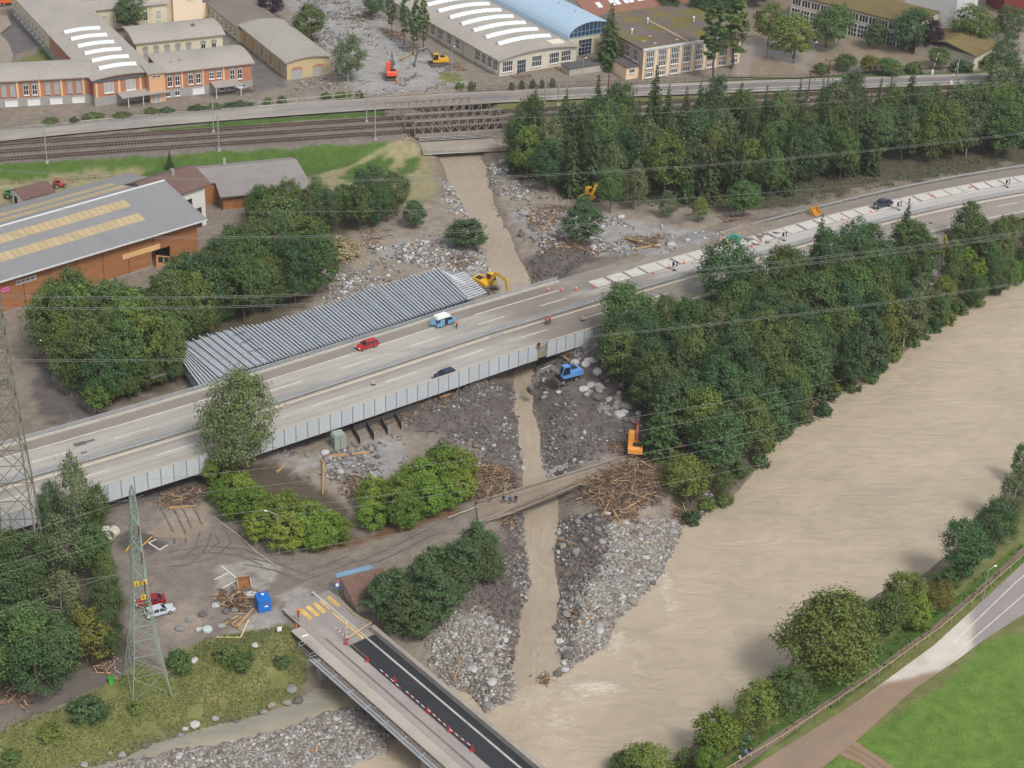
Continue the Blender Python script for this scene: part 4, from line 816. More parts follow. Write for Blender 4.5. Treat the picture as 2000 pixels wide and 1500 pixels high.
for u in (.6, 3., 14.6, 17.): window(w3, (0, -.06, 23, 13), 'f', u, .5, 1.2, 1.2, 2, 1)
window(w3, (0, -.06, 23, 13), 'f', 7.6, .2, 3., 1.6, 1, 1, whitef, whitef, 'broken_shutter', False)
for x, y in ((3.2, 3.5), (5.6, 4)): MB().box(x, y, E+.9, x+.8, y+.7, E+1.6).build('vent', plinth, w3)
c1 = MB().box(12.2, -4.6, 2.9, 19.2, 0, 3.1); c1.build('canopy', roofgrey2, w3)
for x in (12.5, 18.9): MB().box(x, -4.4, 0, x+.15, -4.25, 2.9).build('canopy_post', whitef, w3)
c2 = MB().box(5.6, -4.4, 2.7, 17.3, .0, 2.95); c2.build('canopy', roofgrey2, w2)
for x in (7.2, 11.): MB().box(x, -4.2, 0, x+.15, -4.05, 2.7).build('canopy_post', whitef, w2)
st = bpy.data.objects.new('stair_tower', None); COL.objects.link(st); st.parent = fac; st.location = (13.4, -1.6, 0)
wallbox(st, 0, 0, 4., 5, 0, 7.6, M('salmon_render', c(216, 168, 128), .9, .08)); MB().box(-.4, -.5, 7.6, 4.4, 7, 7.9).build('roof', roofgrey2, st); window(st, (0, 0, 4, 5), 'f', .8, 6.5, 2.2, .5, 2, 1, sill=False); window(st, (0, 0, 4, 5), 'f', .3, 0, 2.4, 2.3, 2, 1, M('grey_door', c(176, 172, 160), .7, .1), whitef, 'door', False)
w4 = wing(16.6, 24.4, 23.2, 13.2, cream, 1.1, plin=False); B4 = (0, 0, 23.2, 13.2)
for i, kd in enumerate('sssssgg'): arched(w4, B4, 'f', 1.8+i*2.9+(1 if i > 4 else 0), 2.2, 1.15, 2.7, kd)
MB().box(16.4, 5, E+.8, 17.2, 5.9, E+1.9).build('chimney', M('chimney_brick', c(120, 96, 84), .9, .2), w4)
rw = bpy.data.objects.new('rear_wing', None); COL.objects.link(rw); rw.parent = fac; rw.location = (9.5, 58, 0)
wallbox(rw, 0, 0, 24, 9, 0, E-1, cream); gable(rw, 0, 0, 24, 9, E-1, 1, .6, roofgrey)
for i in range(6): window(rw, (0, 0, 24, 9), 'f', 2+i*3.8, 1.5, 1.2, 2.6, 2, 2, shut if i % 2 else glass)
# ---- cream tower house
a, ang = frame_of((314, 45), (340, 42), GL)
t = thing('tower_house', 'tall cream house with grey shuttered windows behind the brick factory', 'house', a, math.radians(26))
wallbox(t, -3, 0, 6.4, 12, 0, 13, M('cream_shaded_side', c(206, 190, 166), .9, .06)); wallbox(t, 3.41, -1.4, 8.4, 12, 0, 14.5, M('cream_lit_side', c(238, 218, 190), .9, .05), 'wall')  # darker left and brighter right side: fall of light put into two creams
wallbox(t, 11.82, 1.0, 5, 9, 0, 4.2, MATS['cream_lit_side'], 'annex'); MB().box(11.9, 1.1, 4.21, 17.0, 10.2, 4.4).build('roof', M('dark_flat_roof', c(104, 96, 90), .9, .2), t)
B = (3.41, -1.4, 8.4, 12)
for u, z in ((4.6, 6.3), (2.8, 11.2)):
    window(t, B, 'f', u, z, 1.2, 1.9, 2, 3)
    for s in (-.75, 1.25): MB().box(3.41+u+s, -1.52, z, 3.41+u+s+.7, -1.42, z+1.9).build('shutter', shut, t)
window(t, (-3, 0, 6.4, 12), 'f', .6, 7.6, 1.2, 2.6, 1, 1, shut, shut); gable(t, 3.41, -1.4, 8.4, 12, 14.5, 2, .5, roofgrey2)
# ---- long shed
a, ang = frame_of((558, 124), (636, 113), 7.2); t = thing('long_shed', 'long yellow shed with grey roof and two arched doors in its end wall', 'shed', (a[0], a[1], GL), ang)
yelw = M('yellow_render', c(200, 180, 138), .9, .1, .7); e = 4.7
wallbox(t, .4, .3, 12, 32.5, 0, e, yelw); gable(t, .4, .3, 12, 32.5, e, .9, .6, roofgrey2, 'y', wall=yelw, curve=True)
wallbox(t, 0, 33, 12.6, 26, 0, e-.8, cream, 'rear_wall'); gable(t, 0, 33, 12.6, 26, e-.8, .8, .5, M('dark_felt', c(128, 118, 110), .95, .15, .8), 'y')
for u in (1.4, 7.4):
    o = window(t, (.4, .3, 12, 32), 'f', u, 0, 2.8, 2.6, 1, 1, shut, shut, 'door', False)
    m_ = MB(); n = 8; m_.side([(-.2, 0)]+[(1.4-math.cos(math.pi*i/n)*1.6, math.sin(math.pi*i/n)*.65) for i in range(n+1)]+[(3., 0)], -.08, 0); m_.build('door_arch', M('red_arch', c(188, 120, 92), .9, .1), o).location = (0, 0, 2.6)
for k in range(10): window(t, (.4, .3, 12, 32.5), 'l', 2+k*3.1, 1.2, 1.3, 2.2, 1, 1, shut if k % 2 else M('orange_door', c(190, 130, 70), .8, .1), shut)
for k in range(7): window(t, (0, 33, 12.6, 26), 'l', 2+k*3.4, 1.0, 1., 1.8, 1, 2)
# ---- big hall with skylights
a, ang = frame_of((976, 118), (1117, 93), 7.0); t = thing('factory_hall', 'long grey hall with a row of white curved skylights across its roof', 'factory hall', (a[0], a[1], GL), ang); e = 4.5; HW = 24.5; HL = 92
hallw = M('pale_render', c(206, 198, 182), .9, .08, .6)
wallbox(t, 0, 0, HW, HL, 0, e, hallw); gable(t, 0, 0, HW, HL, e, 1.3, .8, roofgrey, 'y', wall=hallw, curve=True); B = (0, 0, HW, HL)
for u in (1., 10.2, 14.6+1.2): window(t, B, 'f', u, 1.1, 3.0, 2.9, 5, 2)
window(t, B, 'f', 19.6, 1.1, 3., 2.9, 5, 2); window(t, B, 'f', 5.6, 0, 2.6, 3.6, 4, 3, glass, M('blue_grey_frame', c(170, 184, 196), .6, .05), 'door', False)
for k in range(20):
    u = HL-1.6-k*2.9 if k < 4 else HL-3.5-k*4.4
    if u > 2: window(t, B, 'l', HL-(HL-u)-1.2 if 0 else u-1.4, 1.2, 1.9, 2.6, 3, 2)
for k in range(13): MB().box(-.1, 12+k*6.6, 0, -.01, 12.15+k*6.6, e).build('drainpipe', M('drain', c(110, 100, 92), .7, .1), t)
for k in range(12): skylight(t, 4.5, HW-3.2, 8.5+k*6.3, lambda x: e+.25+1.3*(1-(2*x/HW-1)**2), 2.2, 10)
MB().box(17.5, 1.6, e+.6, 21.5, 4.4, e+1.5).build('roof_box', M('white_box', c(226, 218, 200), .8, .06), t)
# ---- blue vaulted hall
v = thing('vaulted_hall', 'hall with a light blue barrel roof and a big glazed gable', 'factory hall', (a[0], a[1], GL), ang); vx = HW+.4; vw = 14.5; vy = 4.5; ve = 5.2; vr = 4.3; vl = 80
wallbox(v, vx, vy, vw, vl, 0, ve, cream)
blue = M('blue_metal_roof', c(172, 196, 214), .5, .06, .5, spec=.4); n = 14
prof = [(vx-.6+(vw+1.2)*(.5-.5*math.cos(math.pi*i/n)), ve+vr*math.sin(math.pi*i/n)**.9) for i in range(n+1)]
m_ = MB()
for o in (0, -.3): m_.add([(x, vy-.5, z+o) for x, z in prof]+[(x, vy+vl, z+o) for x, z in prof], [(i, i+1, i+n+2, i+n+1) for i in range(n)])
m_.add([(x, vy-.5, z) for x, z in prof]+[(x, vy-.5, z-.3) for x, z in prof], [(i, i+n+1, i+n+2, i+1) for i in range(n)])
ro = m_.build('roof', blue, v, smooth=False)
for k in range(9): MB().tube((vx+vw/2, vy+8+k*8, ve+vr), (vx+vw/2, vy+8+k*8, ve+vr+.8), .25, .1, 6).build('vent', galv, ro)
g = MB(); g.add([(x, vy-.02, max(ve+.2, z-.5)) for x, z in prof[2:-2]]+[(prof[-3][0], vy-.02, ve+.2), (prof[2][0], vy-.02, ve+.2)], [tuple(range(n-1, -1, -1))]) if 0 else None
pr = [(x, z-.55) for x, z in prof[2:-2]]; poly = [(pr[0][0], ve+.15)]+pr+[(pr[-1][0], ve+.15)]
g = MB(); g.add([(x, vy-.03, z) for x, z in poly], [tuple(range(len(poly)))]); gp = g.build('glazed_gable', M('gable_glass', (.04, .07, .11), .15, .5, .8, spec=.6), v)
f = MB(); xs = np.linspace(pr[0][0], pr[-1][0], 12); f.bar((xs[0], vy-.1, ve+.2), (xs[-1], vy-.1, ve+.2), .15); f.bar((xs[0]+.3, vy-.1, ve+1.6), (xs[-1]-.3, vy-.1, ve+1.6), .08)
for x in xs: f.bar((x, vy-.1, ve+.2), (x, vy-.1, np.interp(x, [q[0] for q in pr], [q[1] for q in pr])), .1)
f.build('glazing_bars', M('blue_frame', c(150, 180, 206), .6, .05), gp)
pb = [(prof[0][0]+.3, ve-.1)]+[(x, z-.32) for x, z in prof[1:-1]]+[(prof[-1][0]-.3, ve-.1)]; g = MB(); g.add([(x, vy-.015, z) for x, z in pb], [tuple(range(len(pb)))]); g.build('gable_wall', M('blue_facing', c(176, 198, 214), .7, .05), v)
window(v, (vx, vy, vw, vl), 'f', 3.4, 0, 4.2, 4.4, 4, 4, glass, MATS['blue_grey_frame'], 'door', False)
# ---- red tiled building behind
r_ = thing('tiled_building', 'low building with a red tiled roof and paired roof lights', 'building', (a[0], a[1], GL), ang); rx, ry_, rl, rdp = HW+16.5, 17, 36, 20
wallbox(r_, rx, ry_, rl, rdp, 0, 5, cream); tile = M('red_tiles', c(142, 102, 86), .9, .18, 2.5, stretch=(1, 3, 3))
ro = gable(r_, rx, ry_, rl, rdp, 5, 4.2, .6, tile, 'x', wall=cream)
MB().box(rx-.6, ry_-.75, 4.75, rx+rl+.6, ry_-.6, 5.1).build('gutter', whitef, r_)
for k in range(6):
    for s in (0, 1.75):
        if k == 0 and s: continue
        y = ry_+3.0; z = 5+4.2*3./10+.36; o = MB().box(0, 0, 0, 1.5, 2.3, .12).build('roof_light', skym, r_); o.location = (rx+4.5+k*4.6+s, y, z); o.rotation_euler[0] = math.atan(.42)
wallbox(r_, rx-12, ry_+22, 22, 14, 0, 6.5, cream, 'rear_wing'); gable(r_, rx-12, ry_+22, 22, 14, 6.5, 2.5, .5, M('tan_roof', c(166, 146, 128), .9, .1), 'y')
# ---- cream building with tall windows
a, ang = frame_of((1257, 96), (1422, 70), 10.9); t = thing('window_front_building', 'cream flat roofed building with eight bays of tall white windows', 'building', (a[0], a[1], GL), ang); e = 8.4; CW = 31.5; CD = 20
taupe = M('taupe_render', c(186, 164, 148), .9, .08, .6); pk = M('pale_pilaster', c(234, 208, 176), .9, .06)
wallbox(t, 0, 0, CW, CD, -.5, e-.4, taupe); B = (0, 0, CW, CD)
MB().box(-.3, -.45, e-.5, CW+.3, -.02, e+.1).build('cornice', M('pale_cornice', c(206, 206, 202), .8, .06), t)
def moss_mat(name, base, moss):
    m = M(name, base, .95, .2, .6); n, l = m.node_tree.nodes, m.node_tree.links; nz = n.new('ShaderNodeTexNoise'); nz.inputs['Scale'].default_value = .16; nz.inputs['Detail'].default_value = 7; tc = [q for q in n if q.type == 'TEX_COORD'][0]; l.new(tc.outputs['Object'], nz.inputs['Vector'])
    mr = n.new('ShaderNodeMapRange'); mr.inputs['From Min'].default_value = .42; mr.inputs['From Max'].default_value = .6; l.new(nz.outputs['Fac'], mr.inputs['Value']); mx = n.new('ShaderNodeMix'); mx.data_type = 'RGBA'; l.new(mr.outputs[0], mx.inputs['Factor']); mx.inputs['A'].default_value = (*base, 1); mx.inputs['B'].default_value = (*moss, 1)
    vm = [q for q in n if q.type == 'VECT_MATH'][0]; l.new(mx.outputs['Result'], vm.inputs[0]); return m
moss = moss_mat('mossy_roof', c(112, 100, 96), c(116, 108, 52))
ro = MB().box(-.3, -.3, e-.39, CW+.3, CD+.3, e).build('roof', moss, t)
MB().box(14.2, -.2, e+.005, 14.9, CD, e+.1).build('roof_seam', M('seam', c(176, 152, 136), .9, .2), ro)
for x, y in ((4, 12), (13, 18), (25.5, 14)): MB().tube((x, y, e), (x, y, e+1.1), .18, None, 6).ball(x, y, e+1.2, .4, n=6, m=4).build('roof_vent', whitef, ro)
for x, y in ((3, 5), (7, 8), (5, 2.5), (12, 2.5)): MB().box(x, y, e, x+.9, y+.6, e+.15).build('roof_patch', M('pale_patch', c(190, 168, 150), .9, .2), ro)
bay = CW/8
for k in range(8):
    window(t, B, 'f', k*bay+1.15, 3.0, 2.2, 4.5, 4, 3, bar=.14); window(t, B, 'f', k*bay+1.15, .4, 2.2, 1.2, 4, 1, bar=.14)
    MB().box(k*bay-.35+(.35 if k == 0 else 0), -.25, -.5, k*bay+.55, -.01, e-.52).build('pilaster', pk, t)
MB().box(CW-.6, -.25, -.5, CW+.05, -.01, e-.52).build('pilaster', pk, t)
for u in (CD-4.5, CD-8.5): window(t, B, 'l', u, 4.2, 2.1, 3., 3, 2)
wallbox(t, -4, 1.5, 4, 7, -.3, 3.4, pk, 'porch'); MB().box(-4.3, 1.1, 3.4, .0, 8.8, 3.65).build('porch_roof', M('slate_flat', c(96, 92, 92), .8, .2), t); window(t, (-4, 1.5, 4, 7), 'f', 1., 1.7, 1.6, 1.1, 3, 1)
wallbox(t, 4, CD+.3, 34, 16, -.3, 5.5, taupe, 'rear_wing'); MB().box(3.5, CD+.35, 5.5, 38.3, CD+16.4, 5.8).build('rear_roof', moss, t)
# ---- low bunker and yard walls
q = G(1145, 140); t = thing('low_store', 'low concrete store with a dark flat roof beside the spruce', 'store', q, ang)
wallbox(t, -6, -1.2, 12, 4.2, -.2, 1.9, M('store_wall', c(178, 172, 160), .9, .15)); MB().box(-6.2, -1.4, 1.9, 6.2, 3.2, 2.1).build('roof', MATS['slate_flat'], t)
# ---- school with mossy roof, and tower block
a, ang = frame_of((1640, 14), (1748, 41), 10.); t = thing('school_building', 'glass fronted school with a mossy brown roof standing in flood water', 'school', (a[0], a[1], GL), ang); e = 7.5
wallbox(t, -16, 0, 39, 16, -.3, e, M('school_render', c(208, 198, 180), .9, .08)); MB().box(-16.3, -.4, e, 23.3, 16.3, e+.35).build('roof', M('moss_brown_roof', c(116, 102, 66), .95, .25, .5), t); B = (-16, 0, 39, 16)
for k in range(12):
    u = .6+k*3.15; window(t, B, 'f', u, 4.9, 2.8, 2., 3, 1, bar=.16, sill=False); window(t, B, 'f', u, .2, 2.8, 3.8, 3, 3, bar=.14, sill=False)
wallbox(t, 12, 16.3, 16, 14, -.3, 13, M('block_white', c(206, 206, 204), .9, .05), 'tower'); wallbox(t, 26, -2, 18, 14, -.3, 4, MATS['school_render'], 'side_wing'); gable(t, 26, -2, 18, 14, 4, 2, .6, MATS['moss_brown_roof'], 'y')
q = P(1990, 5, 6); t = thing('red_house', 'dark red house showing between trees at the top right corner', 'house', (q[0], q[1], GL), .3); wallbox(t, -5, 0, 14, 10, 0, 6, M('dark_red_wall', c(120, 52, 52), .9, .1)); gable(t, -5, 0, 14, 10, 6, 3, .6, M('dark_tiles', c(96, 72, 64), .9, .2), wall=MATS['dark_red_wall'])
# ---- timber warehouse
a, ang = frame_of((0, 547), (397, 428), 8.); t = thing('timber_warehouse', 'large orange timber warehouse with grey metal roof and yellowed translucent strips', 'warehouse', (a[0], a[1], 0), ang)
wood = M('orange_boards', c(164, 112, 74), .8, .28, 1.2, stretch=(1, 1, 8)); WL = 62; wx0 = -15.6; WD = 31; e = 7.7; rise = 3.6
m_ = MB()
dx0, dx1, dz = 35.0, 39.5, 3.6
for x0, x1, z0, z1 in ((wx0, dx0, 0.3, e), (dx1, 46.4, .3, e), (dx0, dx1, dz, e)): m_.box(x0, 1.2, z0, x1, 1.5, z1)
m_.box(wx0, 1.5, .3, wx0+.3, WD-1.2, e).box(46.1, 1.5, .3, 46.4, WD-1.2, e).box(wx0, WD-1.2, .3, 46.4, WD-.9, e); m_.build('wall', wood, t)
MB().box(wx0-.1, 1.1, -.6, dx0, 1.45, .3).build('plinth', M('plinth_concrete', c(160, 152, 140), .9, .15), t); MB().box(dx1, 1.1, -.6, 46.5, 1.45, .3).build('plinth', MATS['plinth_concrete'], t)
MB().add([(x, y, z) for x in (46.1, 46.4) for y, z in ((1.2, e), (WD/2, e+rise-.15), (WD-1.2, e))], [(0, 2, 1), (3, 4, 5), (0, 1, 4, 3), (1, 2, 5, 4), (2, 0, 3, 5)]).build('gable_wall', wood, t)
mroof = M('metal_roof', c(138, 137, 137), .6, .07, .4, stretch=(6, .4, .4), spec=.4); ro = gable(t, wx0, 0, WL+1.4, WD, e, rise, .3, mroof, 'x', .2)
ridge = MB().box(wx0-.3, WD/2-.25, e+rise+.17, 48, WD/2+.25, e+rise+.3).build('ridge_cap', M('white_trim', c(222, 222, 220), .6, .05), ro)
MB().box(wx0-.3, -.42, e-.12, 48, -.28, e+.2).build('gutter', MATS['white_trim'], ro)
sheet_m = M('translucent_sheet', c(186, 166, 128), .5, .16, .8, rnd=.5); sl = rise/(WD/2); sm = MB().box(.06, 0, 0, 1.44, 2.7, .05).mesh('translucent_sheet'); sm.materials.append(sheet_m)
for yy in (5.0, 10.3, 18.8, 23.6):
    for k in range(34 if yy < 15 else 37):
        x = wx0+1+k*1.5; up = yy < WD/2; z = e+.2+sl*(yy if up else WD-yy)+.03; o = link('translucent_sheet', sm, (x, yy, z), ro); o.rotation_euler[0] = math.atan(sl)*(1 if up else -1)
for k in range(9): MB().box(wx0+3+k*6, 1.12, .3, wx0+3.12+k*6, 1.2, e).build('batten', M('batten', c(120, 76, 48), .8, .2), t)
MB().box(28., 1.0, dz+.15, 37, 1.16, dz+1.25).build('bare_timber', M('bare_timber', c(226, 186, 128), .8, .12), t)
dr = MB().box(0, 0, 0, 3.6, .15, 3.0).build('torn_door', M('door_boards', c(176, 124, 84), .8, .2), t); dr.location = (dx0+.3, .3, -.2); dr.rotation_euler = (-.5, .35, -.1)
for x in (.5, 1.9): MB().box(x, -.05, 1.5, x+1.1, .2, 2.7).build('door_pane', glass, dr)
MB().box(dx0, 6, 0, dx1, 6.2, dz+.3).build('interior_shade_sheet', M('doorway_shade', c(46, 42, 40), .95, .2), t)  # dark sheet standing in for the shade inside the doorway
for x0, w_, h_, mt, z in ((0.6, 1.6, 1.0, M('pink_sign', c(226, 120, 176), .6, .1), 4.6), (3.8, 4.6, 1.1, M('grey_sign', c(190, 186, 180), .6, .08), 5.2), (-2.6, 1.4, 1.1, whitef, 3.6)):
    sg = MB().box(x0, 1.08, z, x0+w_, 1.16, z+h_).build('sign', mt, t)
    for k in range(4): MB().box(x0+.2+k*(w_-.4)/4, 1.06, z+.35, x0+.2+(k+.7)*(w_-.4)/4, 1.08, z+h_-.35).build('lettering', M('sign_ink', c(96, 96, 110), .7, .1) if mt.name != 'pink_sign' else M('pink_ink', c(190, 60, 130), .7, .1), sg)
# ---- white house, grey roofed shed, small roofs
a, ang = frame_of((350, 381), (412, 361), 9.3); t = thing('white_house', 'white gabled house with brown roof behind the timber warehouse', 'house', (a[0], a[1], 0), ang)
whr = M('white_render', c(226, 222, 214), .9, .08); br = M('brown_roof', c(112, 90, 82), .9, .15, 1.5)
wallbox(t, -6, 0.6, 13.2, 11, 0, 9.2, whr); gable(t, -6, .6, 14, 11, 9.2, 2.6, .7, br, 'x', wall=whr); window(t, (-6, .6, 13.2, 11), 'f', 8., 6.2, 1.6, 1.1, 1, 1, glass, MATS['drain']); window(t, (-6, .6, 13.2, 11), 'f', 10.6, 0, 1.4, 4.6, 1, 1, M('dark_brown_door', c(72, 52, 48), .8, .1), MATS['drain'], 'door', False)
MB().box(2, 5, 11.4, 2.7, 5.7, 13).build('chimney', plinth, t)
a, ang = frame_of((432, 383), (600, 366), 4.); t = thing('wooden_shed', 'orange wooden shed with a wide grey slate roof behind the trees', 'shed', (a[0], a[1], 0), ang)
wallbox(t, .5, .8, 20, 11, 0, 4, wood); slate = M('slate_roof', c(142, 136, 132), .9, .14, 1.2, stretch=(1, 2, 2)); m_ = MB()
m_.add([(-.3, -.4, 3.9), (20.8, -.4, 3.9), (19.6, 10.4, 6.7), (-4., 10.4, 6.7), (19.6, 16, 5), (-4, 16, 5), (-4.2, 5, 5.2), (-.3, 5, 5.2)], [(0, 1, 2, 7), (7, 2, 3, 6), (3, 2, 4, 5)]); o = m_.build('roof', slate, t); so = o.modifiers.new('solid', 'SOLIDIFY'); so.thickness = .25; so.offset = -1
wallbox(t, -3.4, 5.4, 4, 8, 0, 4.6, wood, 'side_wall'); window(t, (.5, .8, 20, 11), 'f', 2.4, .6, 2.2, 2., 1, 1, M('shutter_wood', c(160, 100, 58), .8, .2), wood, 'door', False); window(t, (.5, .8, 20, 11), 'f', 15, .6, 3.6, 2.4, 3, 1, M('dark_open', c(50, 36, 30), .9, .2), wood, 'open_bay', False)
MB().box(3, 12, 6, 3.6, 12.6, 7.8).build('chimney', plinth, t); MB().box(.4, .75, -.2, 20.6, .79, .3).build('plinth', plinth, t)
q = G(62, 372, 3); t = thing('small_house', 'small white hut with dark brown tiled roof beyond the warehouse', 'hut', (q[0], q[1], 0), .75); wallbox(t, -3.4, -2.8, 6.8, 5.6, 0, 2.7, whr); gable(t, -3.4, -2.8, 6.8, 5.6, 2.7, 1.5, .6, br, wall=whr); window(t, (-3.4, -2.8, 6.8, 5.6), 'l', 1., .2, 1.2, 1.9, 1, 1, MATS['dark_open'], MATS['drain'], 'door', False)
# ---- riverside shelter with brown tiled roof
q = G(715, 1175); t = thing('tiled_shelter', 'squat shelter with a moss stained brown tiled roof beside the bridge head', 'shelter', q, math.radians(28)); t.scale = (.8, .8, .85)
wallbox(t, -3.2, -3, 7.6, 6.4, -.5, 2.2, M('shelter_wall', c(170, 156, 140), .9, .2)); m_ = MB(); tl = M('brown_tiles', c(128, 100, 88), .9, .25, 3., rnd=.5)
m_.add([(-3.8, -3.6, 2.2), (5, -3.6, 2.2), (5, 4, 3.8), (-3.8, 4, 3.8)], [(0, 1, 2, 3), (3, 2, 1, 0)]); ro = m_.build('roof', tl, t)
tm = MB().box(0, 0, 0, .52, .5, .06).mesh('tile'); tm.materials.append(tl)
for i in range(16):
    for j in range(14): o = link('tile', tm, (-3.7+i*.54+R.uniform(-.02, .02), -3.5+j*.53, 2.26+(j*.53)*.21+R.uniform(0, .03)), ro); o.rotation_euler[0] = .16
bl = MB().add([(-4.2, 4.2, 3.9), (3.5, 4.2, 3.9), (3.5, 5.4, 4.05), (-4.2, 5.4, 4.05)], [(0, 1, 2, 3), (3, 2, 1, 0)]).build('blue_canopy', M('blue_sheet', c(150, 190, 214), .5, .06), t)
# ================================================================ TREES
def leaf_mat(name, col, var=.42, hue=.025):
    m = bpy.data.materials.new(name); m.use_nodes = True; n, l = m.node_tree.nodes, m.node_tree.links; b = n['Principled BSDF']; b.inputs['Roughness'].default_value = .65; b.inputs['Specular IOR Level'].default_value = .25
    at = n.new('ShaderNodeAttribute'); at.attribute_name = 'leaf'; oi = n.new('ShaderNodeObjectInfo')
    hsv = n.new('ShaderNodeHueSaturation'); hsv.inputs['Color'].default_value = (*col, 1)
    h = n.new('ShaderNodeMapRange'); h.inputs['To Min'].default_value = .5-hue; h.inputs['To Max'].default_value = .5+hue; l.new(oi.outputs['Random'], h.inputs['Value']); l.new(h.outputs[0], hsv.inputs['Hue'])
    # value: leaf to leaf and tree to tree
    w = n.new('ShaderNodeTexWhiteNoise'); w.noise_dimensions = '1D'; mm = n.new('ShaderNodeMath'); mm.operation = 'MULTIPLY'; l.new(oi.outputs['Random'], mm.inputs[0]); mm.inputs[1].default_value = 91.7; l.new(mm.outputs[0], w.inputs['W'])
    ma = n.new('ShaderNodeMath'); ma.operation = 'MULTIPLY_ADD'; l.new(w.outputs['Value'], ma.inputs[0]); ma.inputs[1].default_value = .8; l.new(at.outputs['Fac'], ma.inputs[2])
    v = n.new('ShaderNodeMapRange'); v.inputs['From Max'].default_value = 1.8; v.inputs['To Min'].default_value = 1-var; v.inputs['To Max'].default_value = 1+var; l.new(ma.outputs[0], v.inputs['Value']); l.new(v.outputs[0], hsv.inputs['Value'])
    l.new(hsv.outputs[0], b.inputs['Base Color'])
    tr = n.new('ShaderNodeBsdfTranslucent'); l.new(hsv.outputs[0], tr.inputs['Color']); mx = n.new('ShaderNodeMixShader'); mx.inputs[0].default_value = .25; l.new(b.outputs[0], mx.inputs[1]); l.new(tr.outputs[0], mx.inputs[2]); l.new(mx.outputs[0], n['Material Output'].inputs['Surface'])
    return m
LM = {'b': leaf_mat('leaves_green', c(100, 120, 67)), 'd': leaf_mat('leaves_dark', c(86, 110, 68)), 'l': leaf_mat('leaves_light', c(114, 130, 62)), 'y': leaf_mat('leaves_yellowing', c(120, 120, 56)),
      'w': leaf_mat('leaves_willow', c(116, 126, 86)), 'c': leaf_mat('needles', c(84, 102, 58)), 'n': leaf_mat('needles_blue', c(92, 110, 70)), 'h': leaf_mat('leaves_hornbeam', c(120, 142, 58)), 'p': leaf_mat('leaves_purple', c(66, 50, 62)), 'k': leaf_mat('blossom_pale', c(178, 170, 128))}
def cards(name, cen, nrm, size, rs, mat, elong=1.3):
    """one leaf-clump card per centre: a bent rhombus"""
    n = len(cen); nrm = nrm/np.linalg.norm(nrm, axis=1, keepdims=True)
    t = rs.normal(size=(n, 3)); t -= (t*nrm).sum(1, keepdims=True)*nrm; t /= np.linalg.norm(t, axis=1, keepdims=True)+1e-9; b = np.cross(nrm, t)
    s = size[:, None]; v = np.stack([cen-t*s*elong, cen-b*s*.8+nrm*s*.25, cen+t*s*elong, cen+b*s*.8+nrm*s*.25], 1).reshape(-1, 3)
    f = np.arange(n*4).reshape(n, 4); me = raw(name, v, f, mat)
    vcol(me, 'leaf', np.repeat(np.repeat(rs.rand(n), 4)[:, None], 3, 1)); return me
def crown_broad(seed, mat, rx=4., rz=4.8, cz=7., nb=150, per=50, leaf=.17, droop=0., bottom=.5):
    """egg-shaped crown of many small leafy twigs, uneven outline with gaps"""
    rs = np.random.RandomState(seed); C = []; N = []; S = []
    lob = rs.normal(size=(7, 3)); lob /= np.linalg.norm(lob, axis=1, keepdims=True); ax_ = rs.normal(size=2)*.06*rx
    for i in range(nb):
        d = rs.normal(size=3); d /= np.linalg.norm(d)
        k = .45+.55*rs.rand()**.45; k *= .8+.42*max(0, (lob @ d).max()-.5)/.5*.8
        p = d*np.array([rx, rx, rz])*k*.93
        tt = (p[2]/rz+1)/2; p[:2] *= 1.14-.6*max(0, tt-.28)      # narrower towards the top
        p[:2] += ax_*tt*3
        if p[2]+cz < bottom: p[2] = bottom-cz+rs.rand()*1.4
        r = rs.uniform(.5, 1.0)*rx/4; m = int(per*(.5+rs.rand()))
        q = rs.normal(size=(m, 3))*np.array([.62, .62, .42]); out = np.array([d[0], d[1], d[2]*.6+.25])
        c_ = p+q*r+out*np.abs(rs.normal(size=(m, 1)))*r*.4; c_[:, 2] -= droop*rs.rand(m)*1.8
        C.append(c_+np.array([0, 0, cz])); N.append(q*.5+out*.75+rs.normal(size=(m, 3))*.6+np.array([0, 0, .4])); S.append(rs.uniform(.55, 1.25, m)*leaf)
    return cards('crown', np.vstack(C), np.vstack(N), np.concatenate(S), rs, mat)
def crown_fir(seed, mat, h=14., r=2.6, z0=1.2, nl=26, leaf=.3):
    rs = np.random.RandomState(seed); C = []; N = []; S = []
    for k in range(nl):
        t = k/(nl-1); z = z0+(h-z0)*t; rr = r*(1-t)**.85*(.85+.3*rs.rand())+.12; nb = int(6+10*(1-t))
        for j in range(nb):
            an = rs.rand()*6.283; L = rr*(.7+.45*rs.rand()); m = max(3, int(L*7)); s = np.linspace(.15, 1, m)
            x = np.cos(an)*L*s; y = np.sin(an)*L*s; zz = z-.30*L*s**1.4+rs.normal(size=m)*.06
            C.append(np.stack([x+rs.normal(size=m)*.1, y+rs.normal(size=m)*.1, zz], 1)); N.append(np.stack([np.cos(an)*np.ones(m)*.45, np.sin(an)*np.ones(m)*.45, np.ones(m)], 1)+rs.normal(size=(m, 3))*.35); S.append(leaf*(.6+.6*rs.rand(m))*(.6+.5*(1-t)))
    return cards('crown', np.vstack(C), np.vstack(N), np.concatenate(S), rs, mat, 1.5)
def crown_pine(seed, mat): return crown_broad(seed, mat, 3.2, 5.2, 7.2, 120, 50, .18, .1)
bark = M('bark', c(104, 92, 80), .95, .3, 3.); barkw = M('pale_bark', c(178, 172, 162), .9, .25, 4.)
